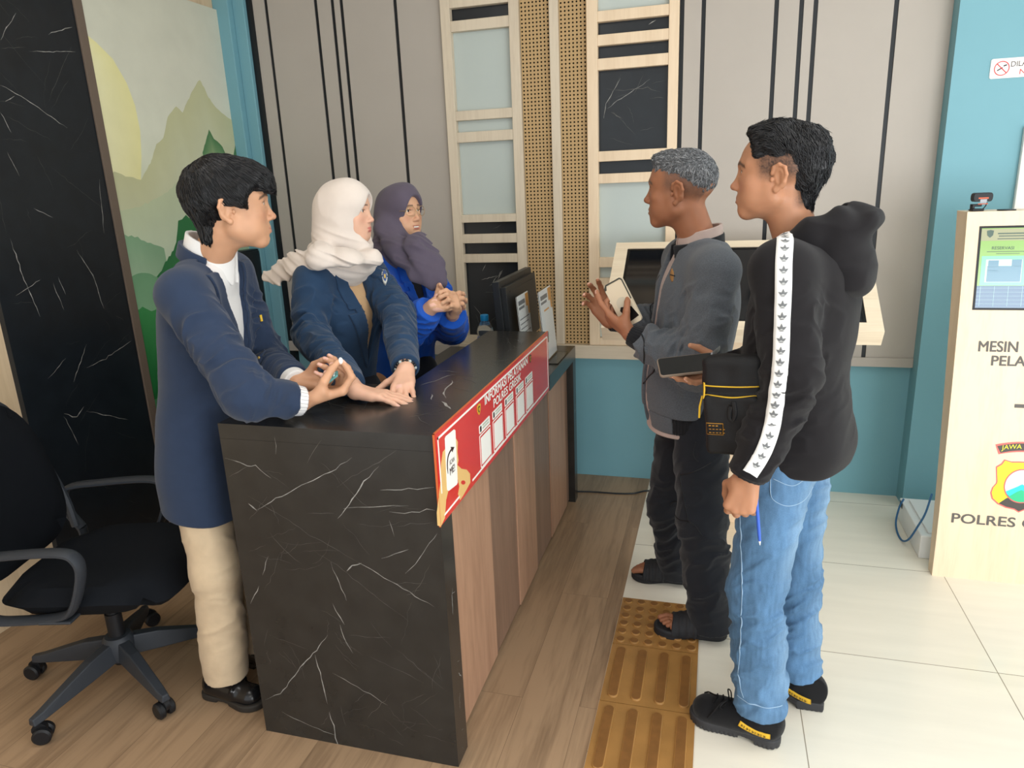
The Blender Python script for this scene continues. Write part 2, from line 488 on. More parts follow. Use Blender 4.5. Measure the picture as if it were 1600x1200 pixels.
# ------------------------------------------------------------------ landscape mural
def mural():
    vs, fs, cs = [], [], []
    def px(x, y, lift):
        p = onX(x, y, -2.6)
        return (-2.600 + lift, min(3.6195, max(2.7125, p[1])), min(2.55, max(0.012, p[2])))
    def mix(a, b, t): return tuple(a[i] + (b[i] - a[i]) * t for i in range(3))
    def ridge(pts, depth, c0, c1, lift, seed, jag=1.0):
        """a painted range under a ridge line; the paint runs from C0 to C1 over DEPTH px"""
        rnd = random.Random(seed)
        P = []
        for (a, b), (c, d) in zip(pts[:-1], pts[1:]):
            k = max(1, int(math.hypot(c - a, d - b) / 5))
            for i in range(k):
                t = i / k
                P.append((a + (c - a) * t, b + (d - b) * t + rnd.gauss(0, jag)))
        P.append(pts[-1])
        rows = 6
        k0 = len(vs)
        for r in range(rows + 1):
            for (x, y) in P:
                vs.append(px(x + (depth * r / rows) * 0.19, y + depth * r / rows, lift)); cs.append(mix(c0, c1, r / rows))
        n = len(P)
        for r in range(rows):
            for i in range(n - 1):
                fs.append((k0 + r * n + i, k0 + (r + 1) * n + i, k0 + (r + 1) * n + i + 1, k0 + r * n + i + 1))
    # paper
    k0 = len(vs)
    zs = [0.012, 0.4, 0.8, 1.2, 1.6, 1.9, 2.2, 2.55]
    cz = [(18, 92, 44), (44, 120, 68), (92, 154, 106), (160, 194, 158), (214, 220, 192), (222, 224, 204), (216, 216, 198), (210, 210, 192)]
    for z, c in zip(zs, cz):
        for y in (2.7125, 3.6195):
            vs.append((-2.6, y, z)); cs.append(c)
    for i in range(len(zs) - 1):
        fs.append((k0 + 2 * i, k0 + 2 * i + 1, k0 + 2 * i + 3, k0 + 2 * i + 2))
    # sun
    sun = [(125, 52), (150, 66), (176, 92), (198, 130), (211, 165), (219, 205), (221, 245), (220, 285)]
    k0 = len(vs)
    for (x, y) in sun:
        vs.append(px(x, y, 0.0004)); cs.append((236, 230, 168))
        xl = 113 + y * 0.183
        vs.append(px(xl, y + 6, 0.0004)); cs.append((240, 236, 190))
    for i in range(len(sun) - 1):
        fs.append((k0 + 2 * i, k0 + 2 * i + 1, k0 + 2 * i + 3, k0 + 2 * i + 2))
    ridge([(164, 272), (178, 268), (196, 276), (220, 281), (235, 255), (244, 225), (255, 216), (262, 182), (275, 165), (285, 176), (300, 142), (312, 124), (330, 160), (350, 180), (365, 188), (378, 178), (392, 190), (398, 205)], 170, (198, 198, 156), (214, 220, 196), 0.0008, 1)
    ridge([(150, 322), (190, 330), (222, 322), (262, 300), (300, 260), (316, 240), (330, 262), (350, 240), (368, 250), (400, 250)], 120, (194, 204, 168), (206, 220, 196), 0.0011, 2)
    ridge([(316, 238), (322, 218), (326, 202), (334, 216), (345, 226), (352, 240)], 40, (84, 130, 84), (150, 172, 126), 0.0014, 3)
    ridge([(364, 246), (369, 216), (374, 208), (384, 216), (392, 230), (402, 262)], 60, (72, 122, 78), (130, 160, 110), 0.0014, 4)
    ridge([(190, 367), (215, 372), (235, 380), (256, 388)], 80, (134, 172, 136), (176, 202, 170), 0.0014, 5)
    ridge([(240, 442), (252, 421), (266, 398), (275, 380), (278, 346), (290, 338), (310, 345)], 160, (52, 118, 70), (70, 142, 86), 0.0017, 6, 1.6)
    ridge([(200, 434), (214, 428), (232, 426), (246, 433)], 70, (116, 164, 124), (140, 186, 146), 0.0020, 7)
    ridge([(212, 484), (222, 478), (236, 486), (250, 480)], 140, (66, 146, 84), (30, 108, 52), 0.0023, 8)
    me = bpy.data.meshes.new('mural'); me.from_pydata(vs, [], fs)
    at = me.color_attributes.new('paint', 'FLOAT_COLOR', 'POINT')
    at.data.foreach_set('color', [x for c in cs for x in S(*c)])
    me.materials.append(mat('printed mural', (200, 200, 170), 0.35, 0.35, attr='paint', noise=0.03, nscale=9))
    o = bpy.data.objects.new('landscape_mural', me); COL.objects.link(o)
    m = MB(); m.box(-2.624, -2.6004, 2.7125, 3.6195, 0.01, 2.55)
    b = m.build('mural_board', M_white, parent=None)
    put(b, o)
    tag(o, 'tall landscape mural of green misty mountains and a pale yellow sun on the left wall', 'mural')
mural()

# ------------------------------------------------------------------ decorative frames on the back wall
def frame_panel(name, x0, x1, st_l, st_r, spec, ztop, label):
    root = thing(name, ((x0 + x1) / 2, 3.72, 0.762), label, 'wall panel', 'slatted frames on the back wall')
    fr = MB()
    fr.box(x0, x0 + st_l, 3.665, 3.7195, 0.763, ztop)
    fr.box(x1 - st_r, x1, 3.665, 3.7195, 0.763, ztop)
    z = 0.763
    k = 0
    for kind, z0, z1 in spec:
        fr.box(x0 + st_l + .0002, x1 - st_r - .0002, 3.667, 3.7195, z, z0)
        m = MB(); m.box(x0 + st_l, x1 - st_r, 3.700, 3.718, z0, z1)
        k += 1
        if kind == 'g':
            m.build('glass_panel', M_glass, root)
        else:
            w, h = x1 - x0 - st_l - st_r, z1 - z0
            veins(m, (x0 + st_l, 3.700, z0), (1, 0, 0), (0, 0, 1), w, h, 3 if h < 0.1 else 14, k * 7 + int(x0 * 100), wmax=0.005, smin=0.06, smax=0.3)
            m.build('marble_panel', [M_marble_wall, M_vein, M_vein_dim], root)
        z = z1
    if z < ztop: fr.box(x0 + st_l + .0002, x1 - st_r - .0002, 3.667, 3.7195, z, ztop)
    fr.build('frame', M_palewood if x0 > -0.7 else M_greywood, root, bevel=0.002)
    return root
def zl(y, x0): return onY(x0, y, 3.69)[2]
LF = [('m', 523, 410), ('m', 397, 380), ('m', 366, 348), ('g', 336, 224), ('g', 208, 190), ('g', 175, 52), ('m', 35, 15)]
RF = [('g', 527, 451), ('g', 434, 417), ('g', 402, 287), ('m', 272, 253), ('m', 237, 111), ('m', 93, 73), ('m', 56, 36), ('g', 19, -60)]
frame_panel('decorative_wall_frame', -1.360, -0.962, 0.050, 0.048, [(k, zl(a, 702 + a * 0.042), zl(b, 702 + b * 0.042)) for k, a, b in LF], 2.95, 'pale wood frame of aqua glass and black marble behind the monitor and the blue-jacketed woman')
frame_panel('decorative_wall_frame', -0.632, -0.204, 0.052, 0.046, [(k, zl(a, 935), zl(b, 935)) for k, a, b in RF], 2.95, 'pale wood frame of aqua glass and black marble behind the grey-haired man')
m = MB(); m.box(-0.812, -0.768, 3.668, 3.7195, 0.763, 2.95)
struct(m.build('trim_6', M_greywood, bevel=0.002))

def rattan(x0, x1, label):
    z0, z1, y = 0.763, 2.80, 3.690
    p = 0.0178
    nx = max(1, round((x1 - x0) / p)); nz = round((z1 - z0) / p)
    px_, pz = (x1 - x0) / nx, (z1 - z0) / nz
    m = MB()
    V, F = [], []
    r = 0.0046
    for i in range(nx):
        for j in range(nz):
            cx, cz = x0 + (i + .5) * px_, z0 + (j + .5) * pz
            k = len(V)
            sq = [(-1, -1), (0, -1), (1, -1), (1, 0), (1, 1), (0, 1), (-1, 1), (-1, 0)]
            for a, b in sq: V.append((cx + a * px_ / 2, y + (0.0012 if (a and b) else 0), cz + b * pz / 2))
            for q in range(8):
                an = math.radians(-135 + 45 * q)
                V.append((cx + r * math.cos(an), y + 0.0006, cz + r * math.sin(an)))
            for q in range(8):
                F.append((k + q, k + (q + 1) % 8, k + 8 + (q + 1) % 8, k + 8 + q))
    m.add(V, F)
    o = m.build('rattan_panel', M_rattan)
    b = MB(); b.box(x0, x1, 3.703, 3.7195, z0, z1)
    b.build('backing_board', M_dark, o)
    return tag(o, label, 'wall panel', 'woven rattan strips on the back wall')
rattan(-0.960, -0.813, 'tall strip of woven rattan right behind the desk monitor')
rattan(-0.767, -0.634, 'tall strip of woven rattan behind the grey-haired man\'s raised hand')
# ------------------------------------------------------------------ reception counter
M_wal1 = wood('walnut laminate', (140, 104, 82), (172, 134, 108), 'z', 10.0, 0.4, mid=0.38)
M_wal2 = wood('walnut laminate darker tone', (104, 80, 64), (134, 106, 88), 'z', 10.0, 0.4, mid=0.38)  # same grain in a darker brown, for every second board
counter = thing('reception_counter', (-0.97, 1.58, 0), 'black veined marble reception counter with walnut front and a red banner on it', 'counter')
MM = [M_marble, M_vein, M_vein_dim]
m = MB(); m.box(-1.292, -0.660, 1.555, 1.635, 0, 0.962)
CV = [([(130,338),(215,290),(300,243),(375,208),(450,160)],3),([(402,365),(450,300),(490,240),(540,190)],4),([(400,260),(450,225),(540,175),(600,135)],2.2),([(100,290),(180,335),(330,430),(470,510)],2),([(470,510),(580,575),(725,660)],3.5),
      ([(430,538),(450,520),(482,514)],6),([(25,160),(100,188),(125,190),(180,230)],3),([(35,225),(100,190)],2),([(103,315),(132,338)],6),([(380,510),(400,560),(432,640)],3),([(385,650),(425,720)],3.5),([(408,720),(430,780),(453,815)],4.5),
      ([(370,755),(300,840),(210,950),(160,972)],4),([(325,820),(350,900),(368,985)],4.5),([(372,1012),(395,1080),(407,1138)],5),([(215,1012),(300,1055),(395,1090)],2.4),([(385,880),(490,940),(570,990)],3),([(500,820),(600,870),(690,915)],2),
      ([(600,805),(690,880),(770,945)],2),([(545,270),(640,265),(725,260)],3),([(420,330),(520,325),(640,322)],3),([(575,343),(650,342),(728,337)],4),([(300,345),(390,347)],2),([(170,490),(150,555)],3),([(140,590),(110,650)],3),([(630,550),(690,480),(735,415)],2.4),
      ([(320,470),(400,520),(560,650),(640,710)],1.8),([(440,755),(580,765)],2),([(575,370),(592,425)],2.4),([(170,735),(155,790)],2),([(175,410),(220,470),(280,515)],2),([(550,500),(640,468)],2.4),([(600,390),(720,378)],2),([(410,990),(430,1060)],2),([(190,90),(195,150)],3),([(350,100),(300,180)],2)]
for i, (p, w) in enumerate(CV):
    vein(m, [onY(340 + a / 2.143, 640 + b / 2.143, 1.555) for a, b in p], w * 0.00078, (0, -1, 0), 1 if w > 2.3 else 2, seed=i + 50)
veins(m, (-1.285, 1.555, 0.02), (1, 0, 0), (0, 0, 1), 0.61, 0.92, 60, 9, smax=0.16, wmax=0.0011, mi=(2, 2))
veins(m, (-0.660, 1.557, 0.02), (0, 1, 0), (0, 0, 1), 0.075, 0.93, 9, 11, smax=0.08, wmax=0.003)
m.build('end_panel', MM, counter)
m = MB()
top_pts = [(-1.292, 1.555), (-0.660, 1.555), (-0.660, 2.835), (-0.918, 2.835), (-0.918, 1.985), (-1.292, 1.985)]
m.prism(top_pts, (0, 0, 0.9625), (1, 0, 0), (0, 1, 0), (0, 0, 0.0425))
TV = [([(445,895),(430,940),(370,985),(360,1030),(380,1080)],6),([(330,1115),(390,1160),(430,1195)],8),([(235,1040),(240,1070),(230,1100)],4),([(110,945),(250,905),(400,850),(470,835)],3),([(295,795),(400,800),(510,810)],2.4),([(540,865),(640,900),(700,930)],2)]
for i, (p, w) in enumerate(TV):
    vein(m, [onZ(640 + a / 6.664, 460 + b / 6.664, 1.005) for a, b in p], w * 0.0011, (0, 0, 1), 1 if w > 2.3 else 2, seed=i + 150)
veins(m, (-0.91, 1.56, 1.005), (1, 0, 0), (0, 1, 0), 0.24, 1.26, 22, 15, smax=0.3, wmax=0.0022, mi=(2, 2))
veins(m, (-1.28, 1.56, 1.005), (1, 0, 0), (0, 1, 0), 0.36, 0.4, 12, 16, smax=0.3, wmax=0.0022, mi=(2, 2))
m.build('counter_top', MM, counter)
m = MB(); m.box(-0.918, -0.880, 1.640, 2.835, 0, 0.962); m.box(-1.285, -1.245, 1.640, 1.98, 0, 0.962)
m.build('back_panel', M_marble, counter)
# walnut front boards between the ends
ys = [1.6365, 2.052, 2.363, 2.650, 2.929, 3.276, 3.346]
for i in range(6):
    zt = 0.962 if i < 3 else 0.7495
    m = MB(); m.box(-0.735, -0.690 - (0.004 if i % 2 else 0), ys[i] + 0.001, ys[i + 1] - 0.001, 0.012, zt)
    m.build('front_board', M_wal1 if i % 2 == 0 else M_wal2, counter, bevel=0.0015)
m = MB(); m.box(-1.05, -0.661, 2.8355, 3.412, 0.750, 0.815)
veins(m, (-1.04, 2.85, 0.815), (1, 0, 0), (0, 1, 0), 0.36, 0.54, 8, 17, smax=0.3, wmax=0.002, mi=(2, 2))
m.build('desk_top', MM, counter)
m = MB(); m.box(-0.735, -0.661, 3.348, 3.412, 0, 0.7495)
veins(m, (-0.661, 3.35, 0.02), (0, 1, 0), (0, 0, 1), 0.055, 0.7, 6, 18, smax=0.08, wmax=0.004)
m.build('end_leg', MM, counter)
m = MB(); m.box(-1.045, -1.0, 2.84, 3.41, 0, 0.7495)
m.build('back_panel', M_marble, counter)

wk = thing('side_worktop', (-1.25, 3.3, 0), 'low black worktop against the back wall beside the monitor desk', 'worktop')
m = MB(); m.box(-1.412, -1.051, 2.96, 3.652, 0.700, 0.742); m.build('worktop', M_marble, wk, bevel=0.002)
m = MB(); m.box(-1.40, -1.36, 2.98, 3.64, 0, 0.6995); m.build('side_panel', M_marble, wk)
m = MB(); m.box(-1.09, -1.055, 2.98, 3.64, 0, 0.6995); m.build('side_panel', M_marble, wk)

# ------------------------------------------------------------------ red banner on the counter front
M_red = mat('red printed acrylic', (206, 44, 40), 0.18, 0.5, coat=0.3)
M_wprint = mat('white print', (240, 238, 232), 0.3, 0.4)
M_skinp = mat('tan print', (222, 182, 116), 0.3, 0.4)
M_gold = mat('gold print', (214, 168, 44), 0.3, 0.4)
M_darkp = mat('dark print', (52, 24, 26), 0.3, 0.4)
M_greyp = mat('grey print', (176, 182, 168), 0.3, 0.4)
M_edge = mat('orange banner edge', (196, 96, 50), 0.4, 0.3)
XB = -0.6555
def bz(x, y):
    p = onX(670 + x / 3.87, 520 + y / 3.87, XB); return (p[1], p[2])
ban = MB(); ban.box(-0.6599, XB, 1.545, 2.800, 0.764, 1.0125)
banner = ban.build('information_banner', M_red)
tag(banner, 'long red information banner with white lettering fixed along the counter front', 'banner')
UY, UZ = (0, 1, 0), (0, 0, 1)
OB = (XB, 0, 0)
def bflat(name, pts, m_, lift=0.0006, th=None):
    b = MB(); b.prism(pts, (XB + lift - 0.0005, 0, 0), UY, UZ, (0.0006, 0, 0)); return b.build(name, m_, banner)
b = MB()
for r in ((1.562, 1.568, 0.846, 0.998), (2.780, 2.787, 0.781, 0.998), (1.562, 2.787, 0.992, 0.998), (1.80, 2.787, 0.779, 0.785), (1.572, 1.69, 0.779, 0.785)):
    b.box(XB, XB + 0.0008, *r)
b.build('border_line', M_wprint, banner)
b = MB()
b.box(-0.6598, XB + 0.0008, 1.5425, 1.5449, 0.762, 1.0145); b.box(-0.6598, XB + 0.0008, 1.5425, 2.803, 1.0127, 1.0145)
b.build('edge', M_edge, banner)
lefth = [bz(*p) for p in [(100, 700), (84, 720), (74, 790), (70, 900), (60, 990), (48, 1090), (52, 1165), (72, 1172), (96, 1120), (104, 1010), (116, 960), (128, 900), (128, 760)]]
righth = [bz(*p) for p in [(164, 640), (174, 660), (172, 720), (178, 770), (172, 800), (196, 822), (228, 828), (248, 852), (250, 905), (226, 950), (206, 985), (188, 1012), (176, 975), (184, 930), (176, 890), (158, 850), (150, 700)]]
bflat('printed_hand', lefth, M_skinp, 0.0006); bflat('printed_hand', righth, M_skinp, 0.0007)
b = MB(); b.prism([bz(*p) for p in arc(206, 905, 13, 0, 360, 12)[:-1]], (XB + 0.001, 0, 0), UY, UZ, (0.0004, 0, 0)); b.build('printed_gap', M_red, banner)
ph = [bz(*p) for p in [(94, 640), (100, 625), (150, 583), (158, 590), (172, 905), (166, 918), (118, 956), (108, 950)]]
bflat('printed_phone', ph, M_wprint, 0.0014)
b = MB()
p0 = bz(119, 800); p1 = bz(150, 765); text_on(b, 'SCAN', (XB + 0.0022, 1.628, 0.8975), UY, UZ, 0.013, width=0.036)
p0 = bz(118, 858); text_on(b, 'ME!', (XB + 0.0022, 1.626, 0.870), UY, UZ, 0.021, width=0.036)
b.tube([(XB + 0.0022, *bz(*p)) for p in smooth_path([(112, 852), (108, 800), (112, 750), (124, 718), (136, 702)], 4)], [0.001, 0.0018, 0.0024, 0.0028] + [0.003] * 13, 6, flat=((1, 0, 0), 0.25))
b.prism([bz(*p) for p in [(128, 690), (150, 690), (138, 722)]], (XB + 0.0018, 0, 0), UY, UZ, (0.0006, 0, 0))
b.build('printed_words', M_darkp, banner)
def gold(cx, cy, rr, inner):
    b = MB(); c = bz(cx, cy)
    shield = [(-1, .8), (0, 1.05), (1, .8), (.95, -.2), (.5, -.8), (0, -1.1), (-.5, -.8), (-.95, -.2)]
    b.prism([(c[0] + rr * x, c[1] + rr * y) for x, y in shield], (XB + 0.0003, 0, 0), UY, UZ, (0.0007, 0, 0), 0)
    b.prism([(c[0] + .6 * rr * x, c[1] + .6 * rr * y) for x, y in shield], (XB + 0.0011, 0, 0), UY, UZ, (0.0004, 0, 0), 1)
    b.prism([(c[0] + .34 * rr * x, c[1] + .34 * rr * y) for x, y in shield], (XB + 0.0016, 0, 0), UY, UZ, (0.0003, 0, 0), 0)
    b.build('printed_emblem', inner, banner)
gold(302, 462, 0.016, [M_gold, M_darkp])
gold(613, 156, 0.015, [M_darkp, M_gold])
b = MB()
p0, p1 = bz(337, 428), bz(596, 190); text_on(b, 'INFORMASI PELAYANAN', (XB + 0.0004, p0[0], 0.9635), UY, UZ, 0.0285, width=p1[0] - p0[0], bold=0.09)
p0, p1 = bz(390, 446), bz(556, 288); text_on(b, 'POLRES GRESIK', (XB + 0.0004, p0[0], 0.9290), UY, UZ, 0.0275, width=p1[0] - p0[0], bold=0.09)
b.build('printed_title', M_wprint, banner)
cards = [((302, 560), (366, 498), (302, 612), (372, 742)), ((383, 480), (440, 432), (388, 535), (442, 662)), ((457, 404), (508, 356), (462, 455), (515, 576)), ((525, 335), (571, 293), (529, 385), (578, 508)), ((582, 275), (624, 235), (587, 322), (630, 440))]
for c in cards:
    y0, y1 = bz(*c[0])[0], bz(*c[1])[0]
    zh = 0.919
    b = MB()
    b.prism(rrect(y0, y1, zh - 0.026, zh, 0.004, 3), (XB + 0.0002, 0, 0), UY, UZ, (0.0008, 0, 0), 0)
    b.prism(rrect(y0 + 0.006, y0 + 0.02, zh - 0.022, zh - 0.004, 0.004, 3), (XB + 0.0011, 0, 0), UY, UZ, (0.0003, 0, 0), 1)
    for k in range(2): b.box(XB + 0.0011, XB + 0.0014, y0 + 0.03, y1 - 0.012, zh - 0.019 + k * 0.009, zh - 0.014 + k * 0.009, 2)
    b.build('caption_card', [M_wprint, M_darkp, M_greyp], banner)
    za, zb2 = 0.8885, 0.786
    b = MB()
    b.prism(rrect(y0 - 0.002, y1 + 0.004, zb2, za, 0.006, 4), (XB + 0.0002, 0, 0), UY, UZ, (0.0006, 0, 0), 0)
    b.prism(rrect(y0 + 0.002, y1, zb2 + 0.004, za - 0.004, 0.004, 4), (XB + 0.0009, 0, 0), UY, UZ, (0.0004, 0, 0), 1)
    b.prism(rrect(y0 + 0.007, y1 - 0.005, zb2 + 0.009, za - 0.009, 0.003, 4), (XB + 0.0014, 0, 0), UY, UZ, (0.0004, 0, 0), 0)
    b.build('blank_code_card', [M_wprint, M_red], banner)

# ------------------------------------------------------------------ things on the desk
mon = thing('computer_monitor', (-0.90, 3.15, 0.815), 'black computer monitor seen from behind on the low desk', 'monitor')
M_mon = mat('charcoal monitor plastic', (32, 34, 36), 0.4, 0.4)
TL = Matrix.Translation((-0.868, 3.150, 1.05)) @ Matrix.Rotation(math.radians(-4), 4, 'Y') @ Matrix.Translation((0, 0, -1.05))
m = MB()
m.box(-0.030, 0.0, -0.275, 0.275, 0.885, 1.205, M=TL)
m.box(0.0, 0.022, -0.255, 0.255, 0.90, 1.178, M=TL)
m.box(0.022, 0.024, -0.20, 0.21, 1.150, 1.156, M=TL)
m.build('housing', M_mon, mon, bevel=0.004)
m = MB(); m.box(-0.0315, -0.0301, -0.262, 0.262, 0.90, 1.193, M=TL); m.build('screen', mat('dark display', (10, 12, 16), 0.08, 0.5), mon)
m = MB(); m.box(-0.02, 0.02, -0.035, 0.035, 0.822, 1.0, M=TL); m.build('stand', M_mon, mon, bevel=0.004)
m = MB(); m.box(-0.98, -0.825, 3.04, 3.26, 0.8151, 0.826); m.build('foot', M_mon, mon, bevel=0.003)

M_acry = mat('clear acrylic', (248, 250, 250), 0.03, 0.4, trans=1.0, ior=1.06)
M_paper = mat('white paper', (240, 239, 238), 0.5, 0.3)
M_orange = mat('orange print', (226, 160, 84), 0.5, 0.3)
M_ink = mat('grey ink', (120, 120, 124), 0.6, 0.2)
def acrylic_stand(x, y0, y1, z1, label, lines):
    z0 = 0.8152
    r = thing('acrylic_sign_stand', (x, (y0 + y1) / 2, z0), label, 'sign stand', 'acrylic sign stands on the desk end')
    T = Matrix.Translation((x, 0, z0)) @ Matrix.Rotation(math.radians(-5), 4, 'Y')
    h = z1 - z0
    m = MB(); m.box(0.0012, 0.0035, y0, y1, 0.006, h, M=T); m.box(-0.0035, -0.0012, y0, y1, 0.006, h, M=T)
    m.build('acrylic_sleeve', M_acry, r)
    m = MB(); m.box(x - 0.03, x + 0.055, y0, y1, z0, z0 + 0.004); m.build('base', M_acry, r)
    m = MB(); m.box(-0.0011, 0.0011, y0 + 0.003, y1 - 0.003, 0.01, h - 0.003, M=T)
    w = y1 - y0
    def pr(a, b, c, d, mi): m.box(0.0011, 0.00114, y0 + a * w, y0 + b * w, c * h, d * h, mi, M=T)
    pr(0.72, 0.98, 0.80, 0.975, 1); pr(0.86, 0.98, 0.68, 0.80, 1)
    pr(0.12, 0.66, 0.86, 0.92, 2); pr(0.12, 0.58, 0.80, 0.835, 2)
    if lines:
        for k in range(8): pr(0.1, 0.9 - 0.12 * (k % 3), 0.66 - k * 0.065, 0.675 - k * 0.065, 2)
    else:
        pr(0.3, 0.7, 0.69, 0.715, 1)
    m.build('sign_sheet', [M_paper, M_orange, M_ink], r)
acrylic_stand(-0.795, 2.93, 3.13, 1.135, 'acrylic stand with a sheet of printed text lines beside the monitor', True)
acrylic_stand(-0.722, 3.03, 3.27, 1.140, 'acrylic stand with a mostly blank white sheet at the desk end, clear of the banner', False)

# water bottle
bt = thing('water_bottle', (-1.045, 3.14, 0.8151), 'small clear water bottle with a bright blue cap on the low desk', 'bottle')
M_pet = mat('clear bottle plastic', (232, 240, 246), 0.06, 0.5, trans=0.92, ior=1.2)
T = Matrix.Translation((-1.036, 3.14, 0.8151)) @ Matrix.Scale(1.16, 4)
prof = [(0.001, 0), (0.028, 0.0), (0.033, 0.006)]
for i in range(5): prof += [(0.033, 0.012 + i * 0.016), (0.0305, 0.020 + i * 0.016)]
prof += [(0.033, 0.098), (0.0335, 0.108), (0.030, 0.122), (0.022, 0.138), (0.0135, 0.148), (0.0125, 0.156), (0.001, 0.157)]
m = MB(); m.lathe(prof, 28, 0, T); m.build('bottle_body', M_pet, bt, smooth=True)
m = MB(); m.lathe([(0.0338, 0.040), (0.0338, 0.082)], 28, 0, T); m.build('label_sleeve', mat('blue bottle label', (40, 90, 170), 0.3, 0.4), bt, smooth=True)
m = MB()
m.lathe([(0.001, 0.150), (0.0165, 0.150), (0.0172, 0.153), (0.0172, 0.170), (0.0160, 0.174), (0.001, 0.1745)], 28, 0, T)
for k in range(28):
    a = k * 2 * math.pi / 28
    c = T @ Vector((0.0172 * math.cos(a), 0.0172 * math.sin(a), 0)); m.box(c.x - .0007, c.x + .0007, c.y - .0007, c.y + .0007, c.z + 0.153, c.z + 0.169)
m.build('cap', mat('blue cap plastic', (44, 160, 226), 0.35, 0.5), bt, smooth=True)

# ------------------------------------------------------------------ tactile paving
M_tact = mat('amber tactile tile', (160, 118, 66), 0.33, 0.4, noise=0.12, nscale=12)
M_tact_w = mat('worn amber tactile top', (128, 88, 46), 0.45, 0.4, noise=0.12, nscale=30)
def tactile(y0, y1, dots, label):
    m = MB(); x0, x1 = -0.311, -0.015
    m.box(x0, x1, y0 + 0.001, y1 - 0.001, 0.0003, 0.006, 0)
    def bump(outline_fn, h):
        rings = [(1.0, 0.006), (0.93, 0.006 + h * .75), (0.80, 0.006 + h)]
        V = [[(*p, z) for p in outline_fn(s)] for s, z in rings]
        n = len(V[0]); vs = [q for r in V for q in r]
        fs = []
        for i in range(2):
            for k in range(n): fs.append((i * n + k, i * n + (k + 1) % n, (i + 1) * n + (k + 1) % n, (i + 1) * n + k))
        m.add(vs, fs, 0)
        m.add(V[2], [tuple(range(n))], 1)
    if dots:
        p = 0.296 / 6
        for i in range(6):
            for j in range(6):
                cx, cy = x0 + (i + .5) * p, y0 + (j + .5) * (y1 - y0) / 6
                bump(lambda s: [(cx + 0.0175 * s * math.cos(a * math.pi / 8), cy + 0.0175 * s * math.sin(a * math.pi / 8)) for a in range(16)], 0.005)
    else:
        for i in range(4):
            cx = x0 + (i + .5) * 0.074
            L = (y1 - y0) / 2 - 0.018
            cy = (y0 + y1) / 2
            def ol(s, cx=cx, cy=cy):
                r = 0.0175 * s; e = L - 0.0175
                return [(cx + r * math.cos(math.radians(a)), cy + e + r * math.sin(math.radians(a))) for a in range(0, 181, 20)] + [(cx + r * math.cos(math.radians(a)), cy - e + r * math.sin(math.radians(a))) for a in range(180, 361, 20)]
            bump(ol, 0.005)
    o = m.build('tactile_tile', [M_tact, M_tact_w], smooth=True)
    tag(o, label, 'tactile tile', 'amber tactile paving tiles along the wood floor edge')
tactile(2.213, 2.512, True, 'amber tactile tile with round studs under the grey-haired man\'s sandal')
tactile(1.912, 2.211, False, 'amber tactile tile with long bars, right next to the studded one')
tactile(1.611, 1.910, False, 'amber tactile tile with long bars, second from the studded one')

